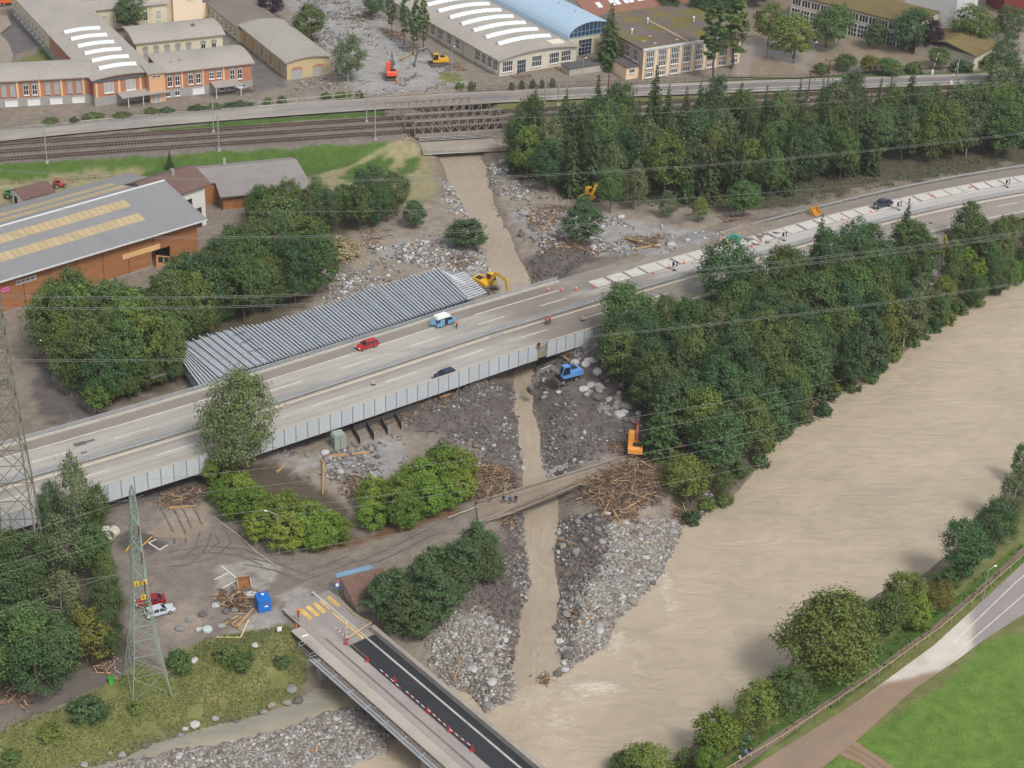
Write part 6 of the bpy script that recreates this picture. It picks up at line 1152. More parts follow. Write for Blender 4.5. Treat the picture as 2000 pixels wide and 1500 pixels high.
# ================================================================ VEHICLES
tyre = M('tyre_rubber', (.02, .02, .02), .9, .2); rim = M('rim_alloy', c(170, 172, 174), .4, .1, metal=.5); lamp_w = M('headlamp', c(230, 232, 228), .2, .05, spec=.6); lamp_r = M('tail_lamp', c(160, 30, 26), .3, .1); plast = M('black_plastic', (.03, .03, .032), .7, .2)
def wheel(par, x, y, r=.32, w=.22):
    s = 1 if y > 0 else -1; o = MB().tube((x, y-w/2, r), (x, y+w/2, r), r, None, 16).build('wheel', tyre, par); MB().tube((x, y+s*w/2, r), (x, y+s*(w/2+.015), r), r*.62, None, 12).build('rim', rim, o)
def paintm(name, col): return M('paint_'+name, col, .3, .06, 1., spec=.6)
def car(label, q, rz, pm, kind='estate', cat='car', name='car'):
    t = thing(name, label, cat, q, rz)
    if kind == 'van':
        MB().side([(-2.3, .35), (2.25, .35), (2.35, .7), (2.2, 1.02), (1.55, 1.15), (-2.3, 1.15)], -.9, .9).build('body', pm, t, bevel=.06)
        gl = MB(); gl.add([(-2.2, -.86, 1.15), (1.55, -.86, 1.15), (1.55, .86, 1.15), (-2.2, .86, 1.15), (-2.12, -.74, 1.8), (.85, -.74, 1.8), (.85, .74, 1.8), (-2.12, .74, 1.8)], [(0, 1, 5, 4), (1, 2, 6, 5), (2, 3, 7, 6), (3, 0, 4, 7)]); gl.build('windows', glass, t)
        for x in (-1.95, -.9, .2):
            for s in (-1, 1): MB().bar((x, s*.87, 1.13), (x, s*.75, 1.82), .16, .05).build('pillar', pm, t)
        MB().side([(-2.2, 1.8), (.95, 1.8), (.85, 2.2), (.5, 2.38), (-2.1, 2.38)], -.8, .8).build('raised_roof', M('van_roof_white', c(236, 236, 232), .5, .04), t, bevel=.08)
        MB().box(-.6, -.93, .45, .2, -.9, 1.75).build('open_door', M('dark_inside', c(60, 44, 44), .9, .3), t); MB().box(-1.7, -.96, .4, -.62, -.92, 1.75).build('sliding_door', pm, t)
        tg = MB().box(-.06, -.8, 0, .0, .8, 1.3).build('tailgate', pm, t); tg.location = (-2.32, 0, .6); tg.rotation_euler = (0, 0, .9)
    elif kind == 'pickup':
        MB().side([(-2.5, .5), (2.4, .5), (2.5, .75), (2.4, 1.05), (1.2, 1.15), (-2.5, 1.15)], -.9, .9).build('body', pm, t, bevel=.06)
        gl = MB(); gl.add([(-1.0, -.86, 1.15), (1.3, -.86, 1.15), (1.3, .86, 1.15), (-1.0, .86, 1.15), (-.85, -.72, 1.72), (.6, -.72, 1.72), (.6, .72, 1.72), (-.85, .72, 1.72)], [(0, 1, 5, 4), (1, 2, 6, 5), (2, 3, 7, 6), (3, 0, 4, 7)]); gl.build('windows', glass, t)
        MB().side([(-.9, 1.72), (.62, 1.72), (.55, 1.8), (-.85, 1.8)], -.74, .74).build('roof', pm, t); MB().box(-2.4, -.78, 1.0, -1.1, .78, 1.17).build('load_bed', plast, t)
        for x in (-.9, .1, .95):
            for s in (-1, 1): MB().bar((x if x < .5 else 1.27, s*.87, 1.13), (x if x < .5 else .6, s*.73, 1.74), .1, .05).build('pillar', pm, t)
        MB().box(2.45, -.8, .55, 2.56, .8, .8).build('bumper', rim, t)
    else:
        est = kind == 'estate'; bk = -2.2
        MB().side([(-2.22, .32), (2.1, .32), (2.24, .5), (2.2, .68), (1.9, .8), (.98, .93), (-2.15, .96), (-2.26, .7), (-2.26, .45)], -.85, .85).build('body', pm, t, bevel=.07)
        xb, xt = (-2.1, -1.85) if est else (-1.75, -1.1); gl = MB(); gl.add([(xb, -.81, .94), (1.02, -.81, .93), (1.02, .81, .93), (xb, .81, .94), (xt, -.62, 1.4), (.3, -.62, 1.4), (.3, .62, 1.4), (xt, .62, 1.4)], [(0, 1, 5, 4), (1, 2, 6, 5), (2, 3, 7, 6), (3, 0, 4, 7)]); gl.build('windows', glass, t)
        MB().side([(xt-.05, 1.39), (.34, 1.39), (.22, 1.47), (xt+.1, 1.46)], -.65, .65).build('roof', pm, t, bevel=.03)
        for x0, x1 in ((xb+.05, xt+.05), (-.25, -.2), (-1.2, -1.1), (.98, .32)):
            for s in (-1, 1): MB().bar((x0, s*.82, .94), (x1, s*.635, 1.42), .1, .05).build('pillar', pm, t)
        for s in (-1, 1): MB().box(.7, s*.98-.1, .95, .85, s*.98+.1, 1.08).build('mirror', pm, t)
    xw = 1.35 if kind != 'pickup' else 1.6
    for x in (-xw, xw):
        for s in (-1, 1): wheel(t, x, s*.8, .32 if kind != 'pickup' else .38)
    for s in (-1, 1):
        MB().box(2.12 if kind != 'pickup' else 2.4, s*.62-.18, .6 if kind != 'pickup' else .85, 2.27 if kind != 'pickup' else 2.53, s*.62+.18, .74 if kind != 'pickup' else 1.0).build('headlight', lamp_w, t)
        MB().box(-2.3 if kind != 'pickup' else -2.54, s*.68-.13, .65, -2.2 if kind != 'pickup' else -2.45, s*.68+.13, .88).build('tail_light', lamp_r, t)
    return t
def hwq(px, py): q = P(px, py, 5.); return np.array([q[0], q[1], hz(q[0])+.01]), math.atan(hslope(q[0]))
q, rz = hwq(717, 679); car('red estate car on the shoulder of the viaduct', q, rz+math.pi, paintm('red', c(178, 34, 40)))
q, rz = hwq(868, 634); car('light blue van with white raised roof and open doors on the viaduct', q, rz, paintm('sky', c(110, 160, 196)), 'van', 'van', 'van')
q, rz = hwq(868, 737); car('dark blue car half hidden behind the panel wall', q, rz+math.pi, paintm('navy', c(44, 54, 74)))
q, rz = hwq(1725, 388); q[2] = hz(q[0])+.01; car('dark pickup truck on the far lane of the motorway', q, rz+math.pi, paintm('dusk', c(50, 56, 70)), 'pickup', 'pickup truck', 'pickup_truck')
a, b = G(270, 1181), G(318, 1172); car('dark red car parked at the edge of the muddy car park', G(294, 1180), math.atan2(b[1]-a[1], b[0]-a[0])+math.pi, paintm('crimson', c(150, 26, 30)), 'hatch')
a, b = G(287, 1203), G(337, 1188); car('silver car parked beside the dark red car', G(312, 1199), math.atan2(b[1]-a[1], b[0]-a[0]), paintm('silver', c(196, 202, 210)), 'estate')
o = car('white car wreck jammed in timber at the corner of the brick factory', G(470, 174), .6, paintm('white', c(226, 228, 228)), 'hatch'); o.rotation_euler[1] = .25
q = G(15, 10); t = thing('orange_truck', 'orange truck in the yard at the top left corner', 'truck', q, math.radians(15)); om = paintm('orange', c(232, 108, 44))
MB().box(-3, -1.1, .9, 1.2, 1.1, 2.2).build('load_body', om, t, bevel=.05); MB().box(1.4, -1.1, .7, 3.2, 1.1, 2.7).build('cab', om, t, bevel=.08); MB().box(3.0, -.95, 1.7, 3.23, .95, 2.5).build('windscreen', glass, t); MB().box(-3.2, -.5, .5, 3., .5, .9).build('chassis', plast, t)
for x in (-2, -.9, 2.3):
    for s in (-1, 1): wheel(t, x, s*.95, .48, .3)
# ---- excavators
trk = M('track_steel', c(96, 88, 82), .8, .3, 3.); armd = M('boom_dark', c(92, 92, 90), .6, .2)
def poly_arm(par, name, pts, w, mat):
    """box-section arm of varying depth along points (x, z, depth)"""
    up = []; dn = []
    for i, (x, z, d) in enumerate(pts):
        a = pts[max(0, i-1)]; b = pts[min(len(pts)-1, i+1)]; tx, tz = b[0]-a[0], b[1]-a[1]; l = math.hypot(tx, tz); nx_, nz_ = -tz/l, tx/l; up.append((x+nx_*d/2, z+nz_*d/2)); dn.append((x-nx_*d/2, z-nz_*d/2))
    m = MB()
    for i in range(len(pts)-1): m.side([dn[i], dn[i+1], up[i+1], up[i]], -w/2, w/2)
    return m.build(name, mat, par)
def excavator(label, q, rz, col, boomc, joints, house=0., tilt=0., wheeled=False, stickc=None, s=1.):
    """joints: boom knee, boom end, stick end (x,z) in the house's plane"""
    t = thing('excavator', label, 'excavator', q, rz); t.scale = (s, s, s); t.rotation_euler[1] = tilt; pm = paintm(col[0], col[1]); bm_ = paintm(boomc[0], boomc[1]); stm = bm_ if stickc is None else paintm(*stickc)
    if wheeled:
        MB().box(-1.7, -.9, .55, 1.7, .9, 1.05).build('undercarriage', plast, t, bevel=.05)
        for x in (-1.3, 1.3):
            for y in (-1, 1): wheel(t, x, y, .52, .4)
        MB().side([(1.8, .15), (2.3, .1), (2.2, .8), (1.8, .8)], -1.25, 1.25).build('dozer_blade', trk, t); MB().side([(-2.3, .1), (-1.9, .15), (-1.8, .8), (-2.2, .8)], -1.2, 1.2).build('stabiliser', trk, t)
    else:
        for y in (-1.15, 1.15):
            pr = [(-2.0, .1), (-1.6, 0), (1.6, 0), (2.0, .1), (2.15, .45), (2., .8), (1.6, .9), (-1.6, .9), (-2., .8), (-2.15, .45)]; o = MB().side(pr, y-.3, y+.3).build('track', trk, t, bevel=.04)
            for x in (-1.5, -.75, 0, .75, 1.5): MB().tube((x, y-.33, .45), (x, y+.33, .45), .28, None, 8).build('roller', armd, o)
        MB().box(-1., -.9, .45, 1., .9, .95).build('undercarriage', trk, t)
    h = bpy.data.objects.new('house', None); COL.objects.link(h); h.parent = t; h.location = (0, 0, 1.0); h.rotation_euler[2] = house
    MB().tube((0, 0, 0), (0, 0, .18), .75, None, 14).build('turntable', plast, h)
    MB().side([(-2.4, .2), (.9, .15), (.95, .75), (-.3, 1.15), (-2.2, 1.3), (-2.55, .9)], -1.2, 1.2).build('body', pm, h, bevel=.07)
    MB().side([(-2.75, .3), (-2.2, .15), (-2.2, 1.1), (-2.65, 1.05)], -1.15, 1.15).build('counterweight', pm, h, bevel=.06); MB().box(-1.9, -.9, 1.24, -.7, .4, 1.34).build('engine_cover', plast, h)
    cb_ = MB().side([(-.1, .25), (1.45, .25), (1.62, 1.2), (1.25, 2.5), (0, 2.5), (-.12, 1.6)], .22, 1.22).build('cab', pm, h, bevel=.05)
    MB().side([(.08, .95), (1.45, .9), (1.48, 1.25), (1.16, 2.3), (.1, 2.3)], 1.21, 1.25).build('side_window', glass, cb_); MB().side([(.08, 1.35), (1.48, 1.25), (1.16, 2.3), (.1, 2.3)], .19, .23).build('side_window', glass, cb_); MB().add([(1.63, .32, 1.25), (1.63, 1.12, 1.25), (1.3, 1.12, 2.38), (1.3, .32, 2.38)], [(0, 1, 2, 3)]).build('windscreen', glass, cb_)
    k, e, sx = joints; poly_arm(h, 'boom', [(.9, .7, .35), ((.9+k[0])/2, (.7+k[1])/2+.1, .55), (k[0], k[1], .62), ((k[0]+e[0])/2, (k[1]+e[1])/2+.05, .5), (e[0], e[1], .35)], .42, bm_).location = (0, -.15, 0)
    poly_arm(h, 'stick', [(e[0]-.45*(sx[0]-e[0])/3, e[1]-.45*(sx[1]-e[1])/3, .3), (e[0], e[1], .5), ((e[0]+sx[0])/2, (e[1]+sx[1])/2, .38), (sx[0], sx[1], .24)], .34, stm).location = (0, -.15, 0)
    MB().tube((1.2, .2, .6), (k[0], -.0, k[1]-.25), .09, None, 6).build('hydraulic_ram', rim, h); MB().tube((k[0]+.2, -.15, k[1]+.35), (e[0]-.3*(sx[0]-e[0])/3, -.15, e[1]+.35), .08, None, 6).build('hydraulic_ram', rim, h)
    x, z = sx; bk_ = MB().side([(x-.15, z+.1), (x+.25, z+.15), (x+.35, z-.5), (x+.05, z-1.0), (x-.75, z-.95), (x-.9, z-.65), (x-.5, z-.6), (x-.15, z-.45)], -.75, .45).build('bucket', trk, h, bevel=.03)
    for i in range(5): MB().box(x-1.05, -.7+i*.26, z-.78, x-.82, -.6+i*.26, z-.68).build('tooth', rim, bk_)
    return t
YEL = ('digger_yellow', c(226, 172, 44)); ORG_ = ('digger_orange', c(222, 152, 66))
def heading(p0, p1, z=0.): a, b = P(*p0, z), P(*p1, z); return math.atan2(b[1]-a[1], b[0]-a[0])
excavator('yellow tracked excavator digging in the creek beside the viaduct guardrail', G(948, 566), heading((935, 545), (975, 560)), YEL, YEL, ((2.6, 3.4), (5.0, 2.6), (5.6, -.6)), 0, 0, False, None, 1.1)
excavator('blue excavator reaching into the creek under the viaduct', G(1106, 744), heading((1106, 744), (1032, 762)), ('digger_blue', c(96, 150, 214)), ('digger_grey', c(128, 124, 116)), ((3.0, 2.4), (5.4, 2.0), (7.0, -.9)), 0, 0, True, None, 1.1)
excavator('orange excavator standing at the end of the creek bridge', G(1240, 884), heading((1240, 880), (1242, 850)), ORG_, ('digger_rust', c(190, 84, 44)), ((2.4, 2.6), (4.4, 2.4), (5.4, .6)), 0, 0, True, None, 1.1)
excavator('red excavator seen from behind beside the factory debris', G(765, 152), heading((765, 152), (764, 120), 2.5), ('digger_red', c(232, 88, 50)), ('digger_black', c(62, 58, 58)), ((2.4, 2.8), (4.6, 3.2), (6.4, .8)), 0, 0, True, None, 1.15)
excavator('yellow excavator with grey boom clearing mud before the grey hall', G(855, 128), heading((855, 128), (812, 130), 2.5), YEL, ('digger_grey2', c(96, 96, 92)), ((2.8, 3.6), (5.2, 3.0), (6.0, -.4)), 0, 0, False, None, 1.05)
excavator('yellow excavator half hidden by the trees right of the creek', G(1150, 396), heading((1150, 396), (1185, 378)), YEL, YEL, ((2.6, 2.8), (5.0, 2.2), (5.8, .1)))
excavator('rust orange machine deep in the trees beyond the creek bridge', G(1318, 872), heading((1318, 872), (1300, 840)), ('digger_rust2', c(168, 78, 48)), ('digger_rust2', c(168, 78, 48)), ((2.2, 3.4), (3.6, 4.6), (5.4, 3.2)), 0, 0, False, None, .75)
t = thing('hopper', 'teal and cream hopper tipped over on the debris at the motorway edge', 'hopper', G(1433, 470, .5), .9); MB().side([(-1.2, 0), (1.2, 0), (1.7, 1.6), (-1.7, 1.6)], -.9, .9).build('bin', paintm('teal', c(60, 160, 150)), t, bevel=.06); MB().side([(-2.9, .2), (-1.6, .0), (-1.7, 1.3), (-2.6, 1.4)], -.7, .7).build('scoop', M('dirty_cream', c(206, 190, 150), .8, .2), t, bevel=.05); MB().bar((1.4, 0, 1.2), (2.4, 0, 1.7), .5).build('spout', paintm('rustor', c(210, 130, 60)), t)
def bucket_obj(label, px, py, rz, s, col, z=None):
    q = G(px, py); 
    if z is not None: q = P(px, py, z)
    t = thing('digger_bucket', label, 'bucket', q, rz); t.scale = (s,)*3; MB().side([(-.6, 0), (.5, 0), (.75, .5), (.6, 1.1), (.45, 1.1), (.55, .55), (.4, .15), (-.6, .12)], -.8, .8).build('shell', paintm(*col), t)
    for s_ in (-.8, .76): MB().side([(-.6, 0), (.5, 0), (.75, .5), (.6, 1.1), (.3, 1.0), (-.5, .2)], s_, s_+.05).build('cheek', paintm(*col), t)
    for k in range(5): MB().box(-.85, -.75+k*.36, .02, -.58, -.65+k*.36, .1).build('tooth', rim, t)
bucket_obj('rusty digger bucket dropped at the corner of the car park', 477, 1146, 1.9, 1.3, ('bucket_rust', c(150, 104, 62)))
q, rz = hwq(1593, 419); bucket_obj('ochre digger bucket parked beside the far motorway guardrail', 1593, 419, 2.4, 1.5, ('bucket_ochre', c(196, 140, 56)), hz(q[0])+.02)

# ================================================================ PEOPLE
skinm = M('skin', c(206, 160, 132), .6, .08); shoem = M('dark_shoes', c(40, 38, 38), .8, .2)
def person_mesh(pose):
    lx, st, ar = pose      # leg spread, stride, arm posture
    V = [(0, 0, .98, .15), (0, 0, 1.2, .145), (0, 0, 1.42, .15), (0, .01, 1.52, .065), (0, 0, 1.63, .095), (0, -.01, 1.74, .085)]; E_ = [(0, 1), (1, 2), (2, 3), (3, 4), (4, 5)]
    V.append((0, -.105, 1.62, .02)); E_.append((4, 6))      # nose
    for s in (-1, 1):
        i = len(V); V += [(s*.1, 0, .9, .105), (s*(.11+lx*.3), s*st*.3, .5, .07), (s*(.12+lx*.5), s*st*.55, .08, .05), (s*(.13+lx*.5), s*st*.55-.16, .04, .045)]; E_ += [(0, i), (i, i+1), (i+1, i+2), (i+2, i+3)]
        j = len(V)
        if ar == 'hip': arm = [(s*.21, 0, 1.42, .07), (s*.4, .06, 1.2, .05), (s*.22, -.1, 1.03, .04)]
        elif ar == 'point' and s > 0: arm = [(s*.21, 0, 1.42, .07), (s*.3, -.25, 1.38, .05), (s*.32, -.5, 1.42, .04)]
        else: arm = [(s*.21, 0, 1.42, .07), (s*.28, .02, 1.15, .05), (s*.27, -.1, .9, .04)]
        V += arm; E_ += [(2, j), (j, j+1), (j+1, j+2)]; hnd = Vector(arm[2][:3]); d = (hnd-Vector(arm[1][:3])).normalized(); k = len(V); V.append((*(hnd+d*.07), .035)); E_.append((j+2, k)); sd = d.cross(Vector((0, 1, .2))).normalized()
        for f in range(4): V.append((*(hnd+d*(.16-.012*abs(f-1))+sd*(f-1.5)*.022), .009)); E_.append((k, len(V)-1))
        V.append((*(hnd+d*.09+sd*.06), .01)); E_.append((k, len(V)-1))
    me = bpy.data.meshes.new('body'); me.from_pydata([v[:3] for v in V], E_, []); o = bpy.data.objects.new('tmp', me); COL.objects.link(o); o.modifiers.new('skin', 'SKIN').use_smooth_shade = True; ss = o.modifiers.new('sub', 'SUBSURF'); ss.levels = 1
    for i, v in enumerate(V): me.skin_vertices[0].data[i].radius = (v[3], v[3])
    me.skin_vertices[0].data[0].use_root = True
    bpy.context.view_layer.update(); r = bpy.data.meshes.new_from_object(o.evaluated_get(bpy.context.evaluated_depsgraph_get())); bpy.data.objects.remove(o); r.name = 'body'; return r
PM = [person_mesh(p) for p in ((.1, .0, 'down'), (.2, .5, 'down'), (.15, .1, 'hip'), (.1, .15, 'point'))]
def cloth(rgb): return M('cloth_%d_%d_%d' % rgb, c(*rgb), .9, .12, 8.)
def person(label, q, rz, top, legs, pose=0, hat=None, hair=(60, 46, 36), s=1.):
    me = PM[pose].copy(); me.materials.clear()
    for m in (skinm, cloth(top), cloth(legs), shoem): me.materials.append(m)
    for p in me.polygons:
        z = p.center.z; r_ = math.hypot(p.center.x, p.center.y)
        p.material_index = 0 if z > 1.5 or (.72 < z < .97 and abs(p.center.x) > .22) else 3 if z < .1 else 2 if z < .98 else 1
    t = thing('person', label, 'person', q, rz); t.scale = (s,)*3; link('body', me, parent=t)
    if hat: MB().ball(0, -.01, 1.73, .13, .15, .1, 10, 6).box(-.1, -.2, 1.7, .1, -.1, 1.72).build('helmet', M('helmet_%d' % hat[0], c(*hat), .5, .05), t)
    else: MB().ball(0, .02, 1.72, .105, .12, .1, 10, 6).build('hair', M('hair_%d' % hair[0], c(*hair), .9, .2), t)
    return t
OR = (240, 110, 50); DK = (54, 56, 66)
q, _ = hwq(892, 641); person('person in orange jacket and dark trousers walking beside the blue van', q, .6, OR, DK, 1)
for px, py, top, lb in ((1066, 630, (226, 84, 60), 'person in red vest, left one of the three by the middle barrier'), (1069, 632, (128, 126, 124), 'person in grey jacket, middle one of the three by the barrier'), (1074, 629, (236, 92, 70), 'person in bright red jacket, right one of the three by the barrier')): q, _ = hwq(px, py); person(lb, q, R.uniform(-1, 1), top, DK, 0, (226, 76, 50) if 'grey' not in lb else None)
q = P(1052, 683, 5.02); person('person in black leaning at the gap in the panel wall', q, .3, (44, 42, 44), (40, 40, 44), 0)
for px, py, top, lb, ps in ((983, 983, (40, 44, 60), 'person in dark clothes, left one of the three on the creek bridge', 2), (996, 984, (40, 96, 140), 'person in blue jacket, middle one of the three on the creek bridge', 2), (1007, 983, (44, 46, 54), 'person in dark jacket, right one of the three on the creek bridge', 0)): person(lb, P(px, py, .36), 3.4, top, (44, 46, 56), ps)
for px, py, top, legs, lb in ((1443, 1492, (214, 200, 200), (60, 60, 70), 'person in pale top walking the path at the bottom right'), (1454, 1481, (112, 150, 200), (52, 58, 80), 'person in light blue shirt, middle one of three walkers on the path'), (1463, 1478, (40, 48, 74), (176, 182, 190), 'person in navy top and pale trousers, right one of three walkers')): person(lb, G(px, py), 2.3, top, legs, 1)
person('worker in orange vest and white helmet behind the red excavator', G(774, 166), 2.6, OR, (230, 100, 50), 0, (236, 236, 232)); person('worker in white shirt and orange trousers on the factory road', G(785, 186), .3, (206, 206, 206), (226, 110, 60), 1, None)
person('person in yellow high visibility jacket on the concrete ramp', G(1838, 503), .4, (214, 240, 40), DK, 0); person('person in black beside the yellow jacketed one on the ramp', G(1846, 506), .2, (36, 36, 40), DK, 0)

# ================================================================ ROAD FURNITURE
conem = M('cone_orange', c(236, 96, 62), .6, .08); coneb = M('cone_band', c(236, 230, 224), .6, .06); ORD = 'first second third fourth fifth sixth seventh eighth ninth tenth eleventh twelfth thirteenth fourteenth fifteenth sixteenth'.split()
def make_cone():
    t = thing('traffic_cone', '', 'traffic cone', (0, 0, 0), 0, 'orange cones along the motorway'); MB().box(-.24, -.24, 0, .24, .24, .06).build('base', conem, t); MB().tube((0, 0, .06), (0, 0, .95), .19, .04, 12).build('cone', conem, t); MB().tube((0, 0, .45), (0, 0, .68), .127, .089, 12, cap=False).build('band', coneb, t); return t
cone0 = make_cone()
for i, (px, py) in enumerate(((1071, 568), (1098, 567), (1125, 566), (1160, 561), (1197, 556), (1276, 534), (1306, 523), (1336, 514), (1393, 499), (1468, 482), (1645, 429), (1701, 414), (1822, 384), (1895, 367), (1487, 470))):
    q = P(px, py, 4.); q[2] = 0; 
    for _ in range(4): q = P(px, py, hz(q[0])+.01)
    lb = '%s orange traffic cone from the left along the motorway' % ORD[i]
    if i == 0: cone0.location = tuple(q); cone0['label'] = lb
    else: dup(cone0, q, R.random(), lb)
blk = M('sign_black', (.015, .015, .017), .5, .1); whs = M('sign_white', c(236, 236, 234), .5, .05)
for i, (px, py, lb) in enumerate(((1317, 528, 'black and white chevron board on a tall post, leftmost on the motorway'), (1531, 470, 'black and white chevron board among broken slabs, second from the left'), (1755, 410, 'black and white chevron board, third from the left before the ramp trees'), (1967, 366, 'black and white chevron board nearest the right edge of the motorway'))):
    q = P(px, py, 3.2)
    for _ in range(4): q = P(px, py, hz(q[0]))
    t = thing('chevron_sign', lb, 'road sign', q, .35); MB().box(-.04, -.04, 0, .04, .04, 1.2).build('post', galv, t); MB().box(-.55, -.05, .95, .55, .05, 2.0).build('board', blk, t)
    MB().side([(-.3, 1.0), (.0, 1.0), (.4, 1.47), (.0, 1.95), (-.3, 1.95), (.1, 1.47)], -.07, -.05).build('chevron', whs, t); MB().box(-.3, -.3, 0, .3, .3, .1).build('foot', plast, t)
redm = M('signal_red', c(184, 62, 54), .5, .08)
def beacon(label, q):
    t = thing('warning_beacon', label, 'beacon', q, .3, 'striped warning beacons'); MB().box(-.4, -.2, 0, .4, .2, .1).build('foot', plast, t); MB().box(-.14, -.04, .1, .14, .04, 1.15).build('board', redm, t)
    for k in range(3): MB().side([(-.14, .2+k*.34), (.14, .32+k*.34), (.14, .48+k*.34), (-.14, .36+k*.34)], -.055, -.041).build('stripe', whs, t)
beacon('red and white striped beacon on the near lanes left of the riverside wood', P(1138, 626, 4.6)); beacon('red and white striped beacon in the gap above the concrete ramp', P(1818, 436, 3.))
beacon('thin dark beacon standing on the lane line in mid viaduct', P(729, 752, 5.02))
def lamp_post(label, px, py, h, rz, arm=1.8):
    t = thing('street_lamp', label, 'street lamp', G(px, py), rz, 'street lamps'); MB().tube((0, 0, -.2), (0, 0, h), .09, .05, 8).build('pole', galv, t); m = MB(); pts = [Vector((math.sin(a)*arm, 0, h+(1-math.cos(a))*.6*-0+math.sin(a)*.35)) for a in np.linspace(0, math.pi/2, 6)]; m.path(pts, .045, 6); m.build('arm', galv, t); MB().ball(arm+.25, 0, h+.33, .38, .16, .1, 8, 5).build('lamp_head', M('lamp_white', c(236, 238, 236), .4, .04), t); return t
lamp_post('curved street lamp before the hornbeam row at the car park', 545, 1082, 7.5, 2.9); lamp_post('street lamp standing on the verge beside the right bank road', 1919, 1175, 6.0, .6, 1.2); lamp_post('street lamp among trees below the warehouse', 104, 735, 7., 3.0, 1.4); lamp_post('tall street lamp on the muddy lawn before the grey hall', 882, 152, 8., 1., .8); lamp_post('street lamp beside the flooded school trees', 1584, 130, 6.5, .4, .6); lamp_post('street lamp in the yard before the low store', 1137, 158, 6., .4, .6)
# railway masts
mastm = M('mast_steel', c(150, 154, 152), .6, .15); mastr = M('mast_rust', c(120, 88, 74), .7, .2)
for i, (px, py, rs_, lb) in enumerate(((92, 318, 0, 'grey railway mast on the near side, leftmost in the picture'), (428, 294, 0, 'grey railway mast on the grass edge above the white house'), (417, 258, 0, 'grey railway mast between road and track near the right wing'), (733, 273, 0, 'grey railway mast at the grass tip left of the iron bridge'), (716, 238, 0, 'grey railway mast on the far side left of the iron bridge'), (1063, 214, 0, 'grey railway mast standing right of the iron bridge'), (1090, 206, 0, 'slim railway mast second right of the iron bridge'), (1186, 208, 1, 'rust brown railway mast before the spruce'), (1577, 198, 1, 'rust brown railway mast beside the flood road'), (1615, 178, 1, 'thin rust brown mast at the road edge'), (1737, 192, 1, 'rust brown railway mast with arm before the school'), (1864, 176, 0, 'railway mast beside the level crossing'))):
    t = thing('railway_mast', lb, 'mast', G(px, py), math.radians(106), 'railway masts'); mm = mastr if rs_ else mastm; h = 8.6
    MB().box(-.35, -.35, -.3, .35, .35, .45).build('footing', M('footing', c(176, 170, 160), .9, .15), t); MB().box(-.12, -.12, .4, .12, .12, h).build('pole', mm, t); s = 1 if i in (2, 4, 7, 8, 10) else -1
    MB().bar((0, 0, h-.4), (-s*3., 0, h-.9), .1).bar((0, 0, h-1.6), (-s*3., 0, h-.95), .07).build('arm', mm, t); MB().bar((-s*2.9, 0, h-.9), (-s*2.9, 0, h-2.2), .06).build('hanger', mm, t)
for off in (4.9, .2, -4.6):
    m_ = MB()
    for x in np.arange(-190, 200, 14.): m_.tube(rpt(x, off, 9.0), rpt(x+14, off, 9.0), .02, None, 4, cap=False)
    o = m_.build('contact_wire', M('wire_dark', c(70, 66, 62), .6, .1), None, True); tag(o, 'overhead contact wire above the %s railway track' % {4.9: 'far', .2: 'middle', -4.6: 'near'}[off], 'wire', 'railway contact wires')
# fences along the factory road
wfm = M('fence_post_pale', c(186, 180, 168), .8, .1); wfd = M('fence_post_dark', c(96, 88, 80), .8, .1)
fence('wire_fence', 'post and wire fence along the factory road before the brick factory', 'fence', [G(x, y) for x, y in ((-60, 262), (100, 252), (300, 232), (500, 212))], 1.5, (.5, 1., 1.45), .045, wfd, 3.)
fence('tube_fence', 'pale posted fence with hedges between yard and factory road', 'fence', [G(x, y) for x, y in ((505, 212), (600, 203), (700, 194), (745, 186))], 1.8, (.6, 1.7), .07, wfm, 3.)
fence('tube_fence', 'pale rail fence beside the road above the iron bridge', 'fence', [G(x, y) for x, y in ((745, 196), (830, 188), (930, 181))], 1.1, (.5, 1.05), .05, wfm, 2.2)
fence('wire_fence', 'dark posted wire fence between flooded yard and road', 'fence', [G(x, y) for x, y in ((900, 182), (1000, 178), (1100, 172), (1250, 167), (1400, 160), (1560, 158), (1680, 150))], 1.7, (.5, 1., 1.6), .05, wfd, 2.6)
fence('wire_fence', 'low fence at the foot of the railway bank behind the roofs', 'fence', [G(x, y) for x, y in ((0, 363), (120, 355), (260, 345))], 1.1, (.5, 1.), .04, wfd, 4.)
fence('chain_fence', 'fence running from the grove to the viaduct beside the torn ground', 'fence', [G(x, y) for x, y in ((104, 748), (150, 782), (185, 812))], 1.4, (.1, .7, 1.35), .04, wfm, 2.)
for px, py, lb in ((1820, 145, 'raised red and white level crossing barrier beside the bushes'), (1857, 166, 'raised red and white level crossing barrier by the rails')):
    t = thing('level_crossing_barrier', lb, 'barrier', G(px, py), .3, 'level crossing barriers'); MB().box(-.3, -.3, 0, .3, .3, 1.1).build('housing', whs, t); a = Vector((0, 0, 1)); d = Vector((.22, .0, 1)).normalized()
    for k in range(8): MB().tube(a+d*k*.75, a+d*(k+1)*.75, .08, None, 6).build('pole_section', redm if k % 2 else whs, t)
